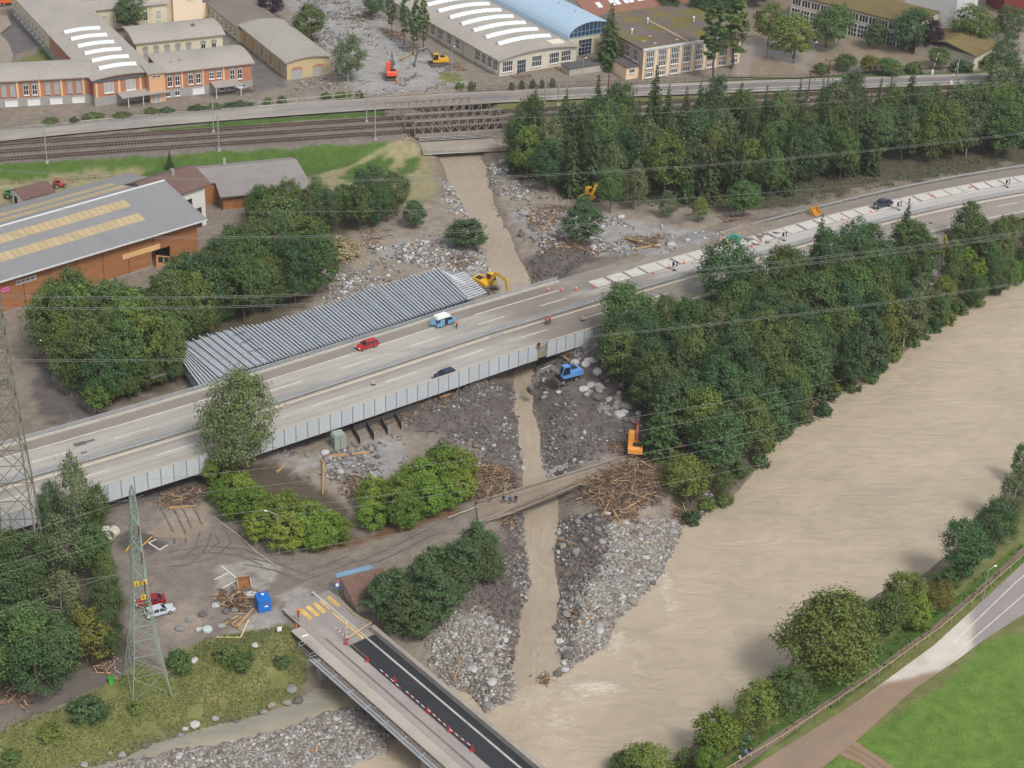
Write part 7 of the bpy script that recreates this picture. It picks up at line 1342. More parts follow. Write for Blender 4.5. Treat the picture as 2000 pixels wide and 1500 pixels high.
# ---- things at the bridge head and car park
def board(name, label, cat, q, rz, w, h, z0, mat, post=True, back=None):
    t = thing(name, label, cat, q, rz); MB().box(-w/2, -.03, z0, w/2, .03, z0+h).build('board', mat, t)
    if post: MB().tube((0, .06, -.1), (0, .06, z0+h*.8), .04, None, 6).build('post', galv, t)
    return t
board('road_sign', 'blank white sign board at the left kerb of the bridge head', 'road sign', G(596, 1262), .5, 1.1, .9, 1.2, whs); board('road_sign', 'small white sign box at the corner of the grass bank', 'road sign', G(546, 1236), .4, .7, .8, .3, whs)
t = board('bus_stop_sign', 'blue and white stop sign on a thin pole beside the tiled shelter', 'road sign', G(659, 1168), .4, .8, 1.1, 1.9, M('sign_blue', c(40, 110, 196), .5, .05)); MB().box(-.25, -.05, 2.2, .25, -.031, 2.75).build('white_panel', whs, t); MB().box(-.42, -.04, 3., .42, .04, 3.15).build('top_strip', conem, t)
t = thing('traffic_light', 'orange site traffic light on a pole beside the zebra crossing', 'traffic light', G(583, 1220), .4); MB().tube((0, 0, 0), (0, 0, 2.4), .05, None, 6).build('pole', plast, t); MB().box(-.2, -.15, 1.5, .2, .15, 2.9).build('signal_head', paintm('signal', c(232, 130, 40)), t, bevel=.04)
for k in range(3): MB().tube((0, -.15, 1.75+k*.42), (0, -.24, 1.75+k*.42), .12, None, 10).build('lens', blk, t)
MB().box(-.5, -.4, 0, .5, .4, .35).build('battery_box', paintm('signal', (0, 0, 0)), t)
def striped(par, a, b, r=.07, n=8, name='bar'):
    a, b = Vector(a), Vector(b)
    for k in range(n): MB().bar(a+(b-a)*k/n, a+(b-a)*(k+1)/n, r*.9, r*1.8).build(name+'_section', redm if k % 2 else whs, par, True)
def trestle(label, px, py, ends):
    q = P(px, py, BZ+.02); t = thing('road_barrier', label, 'barrier', q, 0, 'striped barriers on the bridge'); o = ORG(t)
    for s in (-.3, .3): MB().bar(q+(s, -.25, 0), q+(0, 0, 1.), .05).bar(q+(s, .25, 0), q+(0, 0, 1.), .05).build('trestle_leg', redm, t, True)
    MB().box(q[0]-.3, q[1]-.2, q[2], q[0]+.3, q[1]+.2, q[2]+.1).build('foot', redm, t, True)
    for a, b, z0, z1 in ends: striped(t, P(*a, BZ+z0), P(*b, BZ+z1), .08, 8)
trestle('red trestle with crossed striped bars at the start of the blacktop', 676, 1258, (((655, 1226), (682, 1250), .9, .9), ((677, 1215), (678, 1250), 1.6, .9)))
trestle('red trestle carrying a rope to the kerb left of the blacktop', 717, 1292, ()); trestle('striped barrier plank lying alone along the blacktop edge', 770, 1330, (((743, 1308), (784, 1345), .3, .3),))
trestle('striped barrier between the plank and the second red foot', 836, 1391, (((793, 1350), (834, 1386), .9, .9),)); trestle('striped barrier in the middle of the long bridge row', 877, 1428, (((836, 1386), (876, 1422), .9, .9),)); trestle('striped barrier nearest the bottom edge of the bridge', 922, 1466, (((878, 1424), (924, 1460), .9, .9),))
o = MB().path([P(678, 1250, 1.4), P(700, 1270, 1.1), P(716, 1284, 1.4)], .03).build('rope', M('rope', c(190, 150, 110), .9, .1), None, True); tag(o, 'thin rope slung between the first two bridge trestles', 'rope')
o = MB().bar(P(677, 1247, 1.2), P(726, 1216, 1.2), .12, .18).build('wooden_bar', M('bare_plank', c(212, 180, 136), .8, .15), None, True); tag(o, 'wooden bar laid across the closed lane at the bridge head', 'plank')
o = MB().path([P(x, y, z) for x, y, z in ((660, 1165, .9), (672, 1180, .7), (690, 1198, .9), (705, 1207, .7), (724, 1215, 1.))], .05).build('warning_chain', M('chain_yellow', c(220, 200, 120), .7, .3), None, True); tag(o, 'yellow and black warning chain along the shelter path', 'chain')
# blue container
q = G(514, 1188); t = thing('blue_container', 'bright blue portable cabin beside the zebra crossing', 'cabin', q, math.radians(24)); bluem = M('cabin_blue', c(38, 112, 196), .45, .08); MB().box(-1.0, -1.1, .05, 1.0, 1.1, 2.3).build('body', bluem, t, bevel=.05); MB().box(-.45, -.45, 2.3, .45, .45, 2.6).build('vent', bluem, t); MB().box(-.2, -.2, 2.6, .2, .2, 2.66).build('vent_cap', whs, t); MB().box(.1, -1.14, 1.35, .4, -1.105, 1.7).build('notice', redm, t); MB().box(-.05, -1.14, .95, .5, -1.105, 1.15).build('notice', whs, t)
# green cabinet and stone bays under the viaduct
q = G(662, 874); t = thing('green_cabinet', 'pale green metal shed under the viaduct edge', 'cabinet', q, math.radians(30)); gm = M('sage_metal', c(152, 164, 154), .6, .12); MB().box(-1.1, -.7, 0, 1.1, .9, 2.5).build('body', gm, t); m_ = MB(); m_.side([(-1.2, 2.5), (1.2, 2.5), (.9, 3.0), (-.9, 3.0)], -.8, 1.0).build('hipped_roof', gm, t); MB().box(-.04, -.74, .1, .04, -.7, 2.4).build('door_seam', M('seam_dark', c(90, 106, 80), .7, .1), t)
t = thing('storage_bays', 'dark walled material bays open to the front under the viaduct', 'storage bays', G(740, 855), 0); bw = M('bay_wall', c(78, 74, 70), .9, .25); bp_ = M('bay_post', c(160, 164, 164), .6, .1)
for k in range(4):
    a, b = G(690+27*k, 843-10*k), G(705+27*k, 870-10*k); MB().bar(a+(0, 0, .5), b+(0, 0, .5), .25, 1.3).build('divider', bw, t, True); MB().bar(b, b+(0, 0, 1.6), .22).build('post', bp_, t, True)
a, b = G(690, 843), G(815, 797); MB().bar(a+(0, 0, .55), b+(0, 0, .55), .3, 1.4).build('back_wall', bw, t, True)
# concrete rings
for px, py, rz, lb in ((206, 1048, .3, 'concrete pipe ring lying behind the nearer ring'), (221, 1050, 1.2, 'big pale concrete pipe ring open towards the car park')):
    q = G(px, py); t = thing('concrete_ring', lb, 'pipe', q, rz); n = 18; m = MB(); vs = []
    for x in (-.75, .75):
        for rr_ in (.95, .78): vs += [(x, math.cos(6.283*k/n)*rr_, .95+math.sin(6.283*k/n)*rr_) for k in range(n)]
    fs = []
    for k in range(n): j = (k+1) % n; fs += [(k, j, 2*n+j, 2*n+k), (n+j, n+k, 3*n+k, 3*n+j), (j, k, n+k, n+j), (2*n+k, 2*n+j, 3*n+j, 3*n+k)]
    m.add(vs, fs).build('ring', M('ring_concrete', c(196, 186, 170), .9, .12), t)
q = G(405, 1231); t = thing('round_tank', 'round pale lid standing on the mud of the car park', 'tank lid', q); MB().tube((0, 0, 0), (0, 0, .35), .75, .75, 18).build('drum', M('pale_teal', c(186, 204, 200), .6, .08), t); MB().tube((0, 0, .35), (0, 0, .42), .7, .6, 18).build('lid', MATS['pale_teal'], t)
q = G(217, 1335); t = thing('green_bin', 'bright green wheeled bin on the grass edge by the path', 'bin', q, .4); MB().side([(-.28, 0), (.28, 0), (.36, 1.1), (-.36, 1.1)], -.3, .3).build('body', M('bin_green', c(60, 170, 60), .5, .08), t); MB().box(-.4, -.34, 1.1, .4, .34, 1.18).build('lid', M('bin_green_dark', c(50, 150, 54), .5, .08), t)
t = thing('striped_tape_frame', 'crooked red and white barrier frame at the path mouth', 'barrier', G(228, 1310), 0); 
for a, b in (((222, 1285), (226, 1318)), ((223, 1290), (240, 1300)), ((226, 1318), (238, 1322))): striped(t, G(*a)+(0, 0, .8), G(*b)+(0, 0, .5), .06, 6)
# painted bay lines in the car park
lt = []
for mt, ln in ((paint, (((432, 1106), (468, 1135)), ((446, 1120), (419, 1133)), ((464, 1134), (430, 1152)), ((290, 1061), (312, 1075)), ((290, 1061), (306, 1054)), ((312, 1075), (328, 1065)))), (M('line_ochre', c(226, 170, 50), .7, .15), (((246, 1078), (254, 1065)), ((279, 1066), (297, 1049)))), (M('bare_batten', c(226, 200, 140), .7, .1), (((422, 1245), (470, 1246)), ((470, 1246), (486, 1212))))):
    for a, b in ln:
        qa, qb = G(*a)+(0, 0, .1), G(*b)+(0, 0, .1); o = MB().bar(qa, qb, .22, .03).build('bay_line', mt, None, True); struct(o)
o = MB().path([G(*q)+(0, 0, .12) for q in ((420, 1012), (470, 1050), (500, 1078), (546, 1112))], .14, 4).build('kerb_line', M('kerb_pale', c(170, 164, 154), .9, .15), None, True); struct(o)
rut = M('tyre_rut', c(110, 101, 93), .85, .35, 1.4)
for pl in (((318, 985), (335, 1008), (350, 1040), (352, 1062)), ((350, 975), (372, 1000), (385, 1030)), ((402, 1040), (392, 1070), (365, 1098), (335, 1100)), ((430, 1040), (440, 1060), (410, 1085), (380, 1092)), ((520, 1100), (470, 1078), (400, 1072), (330, 1085)), ((600, 1130), (540, 1108), (480, 1096)), ((690, 1090), (640, 1110), (590, 1128)), ((850, 1035), (760, 1080), (700, 1105)), ((120, 735), (150, 765), (175, 800)), ((105, 745), (130, 775), (150, 810))):
    for s_ in (-.9, .9):
        q = resamp([G(x, y) for x, y in pl], 24); d = np.gradient(q, axis=0); nn = np.stack([-d[:, 1], d[:, 0], d[:, 2]*0], 1); nn /= np.linalg.norm(nn, axis=1, keepdims=True); m_ = []
        for w_ in (-.17, 0, .17): e_ = q+nn*(s_+w_+np.array([R.uniform(-.06, .06) for _ in q])[:, None]); e_[:, 2] = [gz(a_, b_)+.035 for a_, b_ in e_[:, :2]]; m_.append(e_)
        struct(link('tyre_track', grid_mesh('tyre_track', np.stack(m_, 1), rut)))
# ramp beside the riverside wood
rm = ribbon('concrete_ramp', [(1803, 468), (1806, 500), (1812, 540)], [(1842, 458), (1846, 485), (1856, 530)], 1.5, M('ramp_concrete', c(176, 164, 152), .9, .12, .8), 30, 10, .08, None, True)
t = thing('ramp_screen', 'tall mossy yellow screen along the right side of the ramp', 'screen', G(1850, 520), 0); ymp = M('mossy_yellow', c(150, 134, 60), .9, .25)
for a, b in (((1843, 478), (1848, 500)), ((1849, 498), (1856, 524))): qa, qb = P(*a, 2.3), P(*b, 2.0); MB().bar(qa+(0, 0, 1), qb+(0, 0, 1), .3, 3.2).build('panel', ymp, t, True)
t = thing('ramp_railing', 'white railing on the left side of the concrete ramp', 'railing', P(1806, 500, 2.3)); MB().bar(P(1806, 478, 3.3), P(1808, 500, 3.3), .1).build('rail', whs, t, True); MB().bar(P(1806, 478, 2.2), P(1806, 478, 3.3), .1).build('post', whs, t, True); MB().bar(P(1808, 500, 2.2), P(1808, 500, 3.3), .1).build('post', whs, t, True)
for px, py, lb, col in ((20, 385, 'green farm implement in the yard beyond the warehouse', (90, 150, 90)), (116, 366, 'small red tractor beside the warehouse roof', (176, 70, 70))):
    t = thing('farm_machine', lb, 'machine', G(px, py), .5); pm = paintm(lb[:5].strip(), c(*col)); MB().side([(-1.4, .4), (1.4, .4), (1.5, .9), (.3, 1.1), (-1.2, 1.6)], -.6, .6).build('body', pm, t, bevel=.05); MB().box(-.9, -.5, 1.2, .1, .5, 1.9).build('cab', glass, t); MB().box(-1., -.6, 1.9, .2, .6, 2.).build('roof', pm, t)
    for x, r_ in ((-.8, .6), (1., .4)):
        for s in (-1, 1): wheel(t, x, s*.75, r_, .3)
# ================================================================ PYLONS AND LINES
def pylon(label, base, half, h, rz, mat, arms, prof, th=.13, name='lattice_pylon', pan=1.15):
    t = thing(name, label, 'pylon', base, rz); zs = []; z = -.5
    hw = lambda z: half*np.interp(z/h, [p[0] for p in prof], [p[1] for p in prof])
    zs = [0]; 
    while zs[-1] < h*.97: zs.append(min(h, zs[-1]+max(1.1, hw(zs[-1])*pan)))
    C4 = ((-1, -1), (1, -1), (1, 1), (-1, 1))
    for sx, sy in C4:
        m = MB()
        for a, b in zip(zs[:-1], zs[1:]): m.bar((sx*hw(a), sy*hw(a), a-(.6 if a == 0 else 0)), (sx*hw(b), sy*hw(b), b), th*1.5)
        m.build('leg', mat, t)
    for a, b in zip(zs[:-1], zs[1:]):
        m = MB()
        for k in range(4):
            (x0, y0), (x1, y1) = C4[k], C4[(k+1) % 4]; m.bar((x0*hw(a), y0*hw(a), a), (x1*hw(b), y1*hw(b), b), th*.7); m.bar((x1*hw(a), y1*hw(a), a), (x0*hw(b), y0*hw(b), b), th*.7); m.bar((x0*hw(b), y0*hw(b), b), (x1*hw(b), y1*hw(b), b), th*.8)
        m.build('bracing', mat, t)
    for z, L in arms:
        for s in (-1, 1):
            m = MB(); tip = (0, s*L, z+.3); w = hw(z)
            for x in (-w, w): m.bar((x, s*w, z), tip, th); m.bar((x, s*w, z+1.3), tip, th)
            for k in (.3, .6): m.bar((-w*(1-k), s*(w+(L-w)*k), z+.3*k), (w*(1-k), s*(w+(L-w)*k), z+.3*k), th*.7); m.bar((-w*(1-k), s*(w+(L-w)*k), z+.3*k), (-w*(1-k), s*(w+(L-w)*k), z+1.3*(1-k)+.3*k), th*.7)
            ao = m.build('cross_arm', mat, t); MB().tube((0, s*L, z+.2), (0, s*L, z-1.5), .11, .11, 6).build('insulator', M('insulator_brown', c(110, 64, 52), .4, .1), ao)
    return t
greens = M('pylon_green', c(142, 156, 142), .6, .15, 2.); olive_s = M('pylon_olive', c(122, 120, 102), .6, .15, 2.)
fl, fr = G(257, 1375), G(334, 1362); bk = G(241, 1317); cen = (fr+bk)/2; cen[2] = gz(cen[0], cen[1]); rzp = math.atan2(fr[1]-fl[1], fr[0]-fl[0])
py1 = pylon('green lattice pylon standing on the grass bank beside the car park', (cen[0], cen[1], -1.), np.linalg.norm(fr-bk)/2/1.414*1.0, 34.5, rzp, greens, ((20.5, 3.6), (25, 3.0), (29, 2.4)), [(0, 1), (.22, .66), (.5, .36), (.8, .2), (.95, .12), (1, .02)], .075, pan=1.35)
for (x, z) in ((-.7, 19), (.4, 19), (.1, 16.5)):
    m = MB().box(x-.35, -1.75, z, x+.35, -1.68, z+.8); o = m.build('number_plate', M('plate_yellow', c(228, 190, 40), .6, .08), py1); cu = bpy.data.curves.new('digit', 'FONT'); cu.body = '6' if z > 17 else '9'; cu.size = .8; cu.extrude = .01; tmp = bpy.data.objects.new('digit', cu); COL.objects.link(tmp); bpy.context.view_layer.update(); dm = bpy.data.meshes.new_from_object(tmp.evaluated_get(bpy.context.evaluated_depsgraph_get())); bpy.data.objects.remove(tmp); dm.materials.append(blk); d = link('digit', dm, (x-.22, -1.77, z+.12), o); d.rotation_euler[0] = math.pi/2
b2 = (G(85, 1080)+G(18, 1155))/2; 
pylon('tall olive lattice pylon at the left edge of the picture', (b2[0]-.6, b2[1], 0), 3.4, 60, .15, olive_s, ((31, 6), (38, 6.5), (45, 5.5)), [(0, 1), (.3, .72), (.6, .42), (.85, .28), (1, .05)], .15, pan=2.3)
wirem = M('wire_alloy', c(132, 130, 125), .6, .05)
def line3(label, pts, group, r=.026):
    w = [P(*p) for p in pts]; m = MB(); t1 = (pts[1][0]-pts[0][0])/(pts[2][0]-pts[0][0]); out = []
    for t in np.linspace(-.06, 1.12, 40):
        l0 = (t-t1)*(t-1)/(t1); l1 = t*(t-1)/(t1*(t1-1)); l2 = t*(t-t1)/(1-t1); out.append(w[0]*l0+w[1]*l1+w[2]*l2)
    m.path([tuple(p) for p in out], r, 4); o = m.build('power_line', wirem, None, True); tag(o, label, 'power line', group)
gA = 'wires of the far power line'; gB = 'wires of the near power line'
for nm, dy, pts in (('topmost', 0, ((0, 331, 48), (480, 350, 44), (2000, 258, 44))), ('topmost, lower of its pair', 3, ((0, 331, 48), (480, 350, 44), (2000, 258, 44))), ('second from the top', 0, ((0, 402, 44), (500, 414, 40), (2000, 330, 40))), ('third from the top', 0, ((0, 456, 42), (500, 462, 38), (1500, 409, 37))), ('third from the top, lower of its pair', 3, ((0, 456, 42), (500, 462, 38), (1500, 409, 37))), ('fourth from the top', 0, ((20, 577, 39), (640, 573, 34), (1805, 477, 36))), ('fourth from the top, lower of its pair', 3, ((20, 577, 39), (640, 573, 34), (1805, 477, 36))), ('fifth from the top', 0, ((20, 600, 37), (640, 591, 32), (1805, 485, 34))), ('fifth from the top, lower of its pair', 3, ((20, 600, 37), (640, 591, 32), (1805, 485, 34))), ('lowest of the far line', 0, ((20, 702, 31), (700, 688, 27), (1800, 580, 30))), ('lowest of the far line, nearer of its pair', 3, ((20, 702, 31), (700, 688, 27), (1800, 580, 30)))):
    line3('far power line wire, %s' % nm, [(x, y+dy, z) for x, y, z in pts], gA)
line3('highest wire crossing the upper right wood', [(900, 232, 50), (1500, 208, 48), (2000, 162, 52)], gA, .024)
for nm, lft, pts in (('highest', ((-60, 1000), (247, 946)), ((345, 932, 33), (1000, 852, 28), (1500, 769, 30))), ('second', ((0, 1054), (250, 977)), ((269, 975, 28), (935, 893, 23), (1500, 795, 27))), ('third', ((0, 1105), (252, 1025)), ((275, 1021, 24), (935, 940, 19), (1500, 838, 24))), ('fourth', ((0, 1122), (272, 1040)), ((272, 1040, 23), (925, 956, 18), (1500, 857, 23))), ('lowest', ((0, 1195), (215, 1125)), ((217, 1125, 19), (987, 1006, 14), (1650, 872, 20)))):
    line3('near power line wire right of the green pylon, %s of five' % nm, pts, gB, .024)
    if nm != 'highest': (x0, y0), (x1, y1) = lft; line3('near power line wire left of the green pylon, %s of five' % nm, ((x0, y0, pts[0][2]+2), ((x0+x1)/2, (y0+y1)/2+1, pts[0][2]), (x1, y1, pts[0][2])), gB, .024)

# ================================================================ ROCKS AND DRIFTWOOD
def ico():
    bmx = bmesh.new(); bmesh.ops.create_icosphere(bmx, subdivisions=1, radius=1.); v = np.array([x.co[:] for x in bmx.verts]); f = np.array([[q.index for q in x.verts] for x in bmx.faces]); bmx.free(); return v, f
IV, IF = ico()
rockm = attr_mat('rock', 'albedo', .9, .2, (5., 1.2), .5, .1); ROCK = np.array([c(160, 158, 155), c(140, 138, 134), c(108, 103, 98), c(190, 188, 185), c(148, 138, 125), c(128, 128, 132), c(120, 110, 101)])
def gzv(x, y):
    i = np.clip(np.searchsorted(GX, x)-1, 0, len(GX)-2); j = np.clip(np.searchsorted(GY, y)-1, 0, len(GY)-2); u = (x-GX[i])/(GX[i+1]-GX[i]); v = (y-GY[j])/(GY[j+1]-GY[j])
    return (Z[j, i]*(1-u)+Z[j, i+1]*u)*(1-v)+(Z[j+1, i]*(1-u)+Z[j+1, i+1]*u)*v
def inpoly(poly, z, n, rs, clump=None):
    pw = ppoly(poly, z); x = rs.uniform(pw[:, 0].min(), pw[:, 0].max(), n*6); y = rs.uniform(pw[:, 1].min(), pw[:, 1].max(), n*6); k = psd(x, y, pw)+2.4*fbm(x, y, 5, 3)+1.2*rs.normal(size=len(x))*.6 < 0
    if clump is not None: k &= fbm(x, y, 7, clump)+.5*fbm(x, y, 2.2, clump+1) > -.12+.25*rs.rand(len(x))
    return x[k][:n], y[k][:n]
def rocks(name, label, spec, smin, smax, seed, tone=1., spread=2.2, clump=True, pal=None):
    """many loose stones as one mass; spec: list of (n, polygon, plane height)"""
    rs = np.random.RandomState(seed); X = []; Y = []
    for n, pl, z in spec: x, y = inpoly(pl, z, n, rs, seed if clump else None); X.append(x); Y.append(y)
    x, y = np.concatenate(X), np.concatenate(Y); k = gzv(x, y) > np.where(psd(x, y, creek_poly) < 2.5, creek_z(y)-.15, WATER-.12); x, y = x[k], y[k]; n = len(x); s = smin+(smax-smin)*rs.rand(n)**spread; z = gzv(x, y)
    V = IV[None]*(1+rs.normal(size=(n, len(IV), 1))*.16)*s[:, None, None]*np.stack([rs.uniform(.8, 1.4, n), rs.uniform(.7, 1.1, n), rs.uniform(.5, .8, n)], 1)[:, None]; a = rs.rand(n)*6.283; ca, sa = np.cos(a)[:, None], np.sin(a)[:, None]
    V = np.stack([V[..., 0]*ca-V[..., 1]*sa+x[:, None], V[..., 0]*sa+V[..., 1]*ca+y[:, None], V[..., 2]+(z+s*.2)[:, None]], -1); F = (IF[None]+(np.arange(n)*len(IV))[:, None, None]).reshape(-1, 3)
    me = raw(name, V.reshape(-1, 3), F, rockm); pal = ROCK if pal is None else pal; cl = pal[rs.randint(len(pal), size=n)]*rs.uniform(.82, 1.15, n)[:, None]*tone; vcol(me, 'albedo', np.repeat(cl, len(IV), 0)); o = link(name, me); tag(o, label, 'rocks'); struct(o, 'stuff'); return o
PL = dict(a=[(1010, 400), (1080, 400), (1140, 420), (1300, 445), (1380, 460), (1420, 478), (1300, 522), (1230, 525), (1140, 495), (1060, 485), (1012, 455)], b=[(950, 310), (1040, 340), (1070, 385), (1010, 395), (975, 380)], c_=[(720, 490), (800, 470), (930, 440), (955, 500), (965, 545), (900, 535), (820, 520), (760, 510)], d=[(870, 350), (915, 390), (945, 440), (900, 440), (860, 400)], e=[(540, 880), (620, 890), (780, 850), (800, 880), (700, 960), (640, 940), (560, 930)], f=[(1100, 690), (1170, 695), (1250, 810), (1250, 850), (1180, 830), (1130, 760)], g=[(1195, 1060), (1320, 1010), (1350, 1022), (1335, 1060), (1310, 1120), (1270, 1165), (1210, 1225), (1195, 1262), (1140, 1300), (1100, 1325), (1090, 1250), (1094, 1170), (1180, 1140)], h=[(825, 1278), (890, 1240), (940, 1215), (970, 1240), (985, 1300), (1004, 1330), (1008, 1360), (945, 1405), (870, 1340)], i=[(130, 1530), (235, 1490), (330, 1465), (450, 1445), (560, 1420), (640, 1385), (700, 1375), (750, 1400), (775, 1440), (760, 1480), (660, 1560)], j=[(560, -20), (720, -20), (760, 60), (800, 100), (880, 130), (900, 165), (760, 185), (690, 180), (640, 120), (600, 60)], k=[(780, 830), (870, 760), (1000, 735), (1020, 950), (940, 920), (860, 850)], l=[(1040, 735), (1110, 690), (1180, 700), (1260, 880), (1078, 930)], m=[(985, 1030), (1022, 1010), (1036, 1130), (1015, 1230), (1000, 1320), (985, 1320), (975, 1240), (940, 1205), (870, 1240), (890, 1195), (960, 1130)], n=[(1092, 1000), (1180, 1010), (1200, 1060), (1185, 1130), (1100, 1160)], o=[(1385, 930), (1395, 920), (1400, 990), (1370, 1000)], p=[(620, 540), (740, 510), (880, 510), (640, 600)], q=[(610, 150), (700, 175), (560, 180)])
def edge(pts, w=7): return [(x-w, y) for x, y in pts]+[(x+w, y) for x, y in pts[::-1]]
el = [(x, y) for x, y, z in creek_l[9:22]]; er = [(x, y) for x, y, z in creek_r[9:22]]; eu = [(x, y) for x, y, z in creek_r[1:6]]; eul = [(x-6, y) for x, y, z in creek_l[3:7]]
rocks('river_gravel', 'grey white cobbles and gravel on the bars along the river', [(15000, PL['g'], -3), (10000, PL['h'], -3), (16000, PL['i'], -3.5), (500, PL['o'], -3)], .06, .4, 1, .98, 5., False, np.array([c(164, 161, 156), c(152, 147, 141), c(140, 134, 127), c(182, 179, 174), c(156, 146, 134), c(122, 114, 106), c(136, 124, 112)]))
rocks('debris_stones', 'loose pale stones strewn over the debris fan above the motorway', [(4500, PL['a'], 1), (900, PL['b'], 0), (2600, PL['c_'], 0), (900, PL['d'], 0), (1300, PL['p'], 0)], .08, .5, 2, 1.12, 2.6)
rocks('debris_stones', 'stones mixed in the dug earth between motorway and creek bridge', [(1300, PL['e'], 0), (900, PL['f'], 0), (1300, PL['k'], 0), (900, PL['l'], 0), (900, PL['m'], -2), (900, PL['n'], -1)], .07, .42, 3, .8, 3.)
rocks('flood_stones', 'rubble and stones spread over the factory yard', [(4500, PL['j'], 2.5), (500, PL['q'], 2.5)], .08, .42, 4, .8, 2.6)
rocks('earth_clods', 'dark lumps of dug earth along the creek', [(1500, PL['k'], 0), (1400, PL['l'], 0), (1800, PL['m'], -2), (1200, PL['n'], -1), (700, [(1006, 508), (1080, 485), (1140, 495), (1165, 525), (1100, 545), (1042, 548)], 1)], .07, .4, 9, 1., 2.4, False, np.array([c(104, 96, 91), c(92, 84, 80), c(116, 107, 101)]))
rocks('creek_edge_stones', 'stones lining both edges of the creek', [(500, edge(el), -3), (700, edge(er), -3), (250, edge(eu), -.8), (160, edge(eul), -.8)], .14, .5, 5, .9)
# boulders one can tell apart
bmesh_var = []
for v in range(5):
    rs = np.random.RandomState(40+v); bmx = bmesh.new(); bmesh.ops.create_icosphere(bmx, subdivisions=2, radius=1.)
    for q in bmx.verts: n = q.co.normalized(); q.co *= 1+.22*(vnoise(np.array([n.x*1.6+v*3+5]), np.array([n.y*1.6+n.z*1.3+5]), v)[0]-.5)*2+rs.normal()*.03; q.co.z *= .68
    me = bpy.data.meshes.new('stone'); bmx.to_mesh(me); bmx.free(); vcol(me, 'albedo', np.repeat([ROCK[v % len(ROCK)]*.95], len(me.vertices), 0)); me.materials.append(rockm); bmesh_var.append(me)
def boulder(x, y, s, label, group):
    o = link('boulder', bmesh_var[R.randrange(5)], (x, y, gz(x, y)+s*.25), None, R.random()*6.28); o.scale = (s*R.uniform(.85, 1.25), s*R.uniform(.8, 1.1), s*R.uniform(.8, 1.1)); tag(o, label, 'boulder', group)
def boulder_px(px, py, d, label, group): q = G(px, py); boulder(q[0], q[1], d/2/px_per_m(q), label, group)
for px, py, d, lb in ((1201, 993, 12, 'pale round boulder at the lower edge of the driftwood heap'), (1270, 1011, 14, 'pale boulder on the silt right of the driftwood heap'), (1252, 1017, 12, 'white boulder beside the log end on the silt'), (1222, 1022, 14, 'flat pale boulder on the silt below the driftwood'), (1313, 1040, 14, 'squarish pale block at the water edge below the willow bush'), (917, 1290, 18, 'big grey boulder in the gravel right of the bridge parapet'), (933, 1291, 14, 'boulder touching the big grey one near the bridge parapet'), (872, 1268, 11, 'light boulder nearest the bridge parapet'), (927, 1310, 14, 'long pale boulder below the big grey one'), (988, 1339, 14, 'boulder at the left side of the creek mouth'), (1035, 1335, 16, 'grey boulder in the creek mouth left of the twigs'), (1028, 1345, 14, 'pale boulder in the creek mouth nearest the river'), (1090, 1318, 20, 'big grey boulder right of the creek mouth twigs'), (1104, 1310, 16, 'grey boulder on the tip of the right gravel bank'), (1101, 1296, 12, 'round boulder above the tip of the right gravel bank'), (720, 1412, 16, 'dark boulder on the gravel bar under the river bridge'), (380, 1192 + 99, 14, 'boulder in the bank grass'), (570, 1348, 24, 'pale slab at the bank foot beside the bridge, rightmost'), (582, 1370, 22, 'pale slab at the bank foot, second from the bridge'), (560, 1374, 18, 'pale slab at the bank foot, third from the bridge'), (530, 1380, 20, 'pale slab at the bank foot, fourth from the bridge'), (515, 1392, 16, 'pale slab at the bank foot, fifth from the bridge'), (381, 1417, 18, 'pale boulder at the stream edge below the pylon shrubs'), (362, 1425, 14, 'boulder left of the pale one at the stream edge'), (353, 1437, 14, 'boulder at the stream edge third below the shrubs'), (283, 1458, 18, 'boulder at the stream edge below the lattice pylon'), (296, 1470, 14, 'small boulder beside the one below the lattice pylon'), (238, 1476, 18, 'bluish boulder at the stream edge left of the pylon'), (215, 1472, 12, 'white boulder at the stream edge left of the bluish one'), (165, 1495, 16, 'pale boulder at the bottom left stream edge'), (420, 1405, 14, 'boulder at the stream edge under the bank grass'), (460, 1409, 12, 'small white boulder at the stream edge near the bridge side'), (396, 1202, 18, 'grey stone block on the car park near the tank lid'), (369, 1212, 14, 'stone block on the car park left of the grey one'), (352, 1229, 18, 'flat stone block on the car park nearest the silver car'), (388, 1231, 16, 'stone block touching the tank lid on the car park'), (441, 1196, 18, 'square stone block beside the timber pile'), (422, 1184, 16, 'stone block at the left end of the timber pile'), (459, 1193, 16, 'stone block among the timber of the car park pile'), (447, 1216, 16, 'stone block below the timber pile on the car park'), (433, 1224, 16, 'stone block at the tip of the long logs'), (490, 1163, 20, 'large stone block beside the blue cabin'), (478, 1157, 14, 'stone block between digger bucket and blue cabin'), (498, 1262, 14, 'pale stone at the grass corner below the car park')): boulder_px(px, py, d, lb, 'boulders seen singly')
gr = {'f': ('boulders beside the blue excavator', 'brown grey boulder in the rubble between blue excavator and wood', 34, .5, 1.15), 'a': ('boulders on the debris fan', 'boulder on the debris fan above the motorway', 40, .4, .9), 'g': ('boulders on the right gravel bank', 'boulder on the gravel bank right of the creek mouth', 34, .4, .85), 'h': ('boulders on the left gravel bank', 'boulder on the gravel bank between bridge and creek mouth', 30, .4, .85), 'b': ('boulders below the iron bridge', 'boulder right of the creek below the iron bridge', 14, .4, .9), 'c_': ('boulders left of the creek', 'boulder in the silt left of the upper creek', 20, .35, .7), 'n': ('boulders in the dark earth', 'boulder in the dark earth below the creek bridge', 14, .4, .8), 'i': ('boulders on the gravel bar', 'boulder on the gravel bar left of the river bridge', 26, .3, .6), 'e': ('boulders below the viaduct wall', 'boulder in the rubble below the viaduct wall', 20, .35, .7), 'l': ('boulders in the dug earth', 'boulder in the dug earth below the blue excavator', 14, .35, .75)}
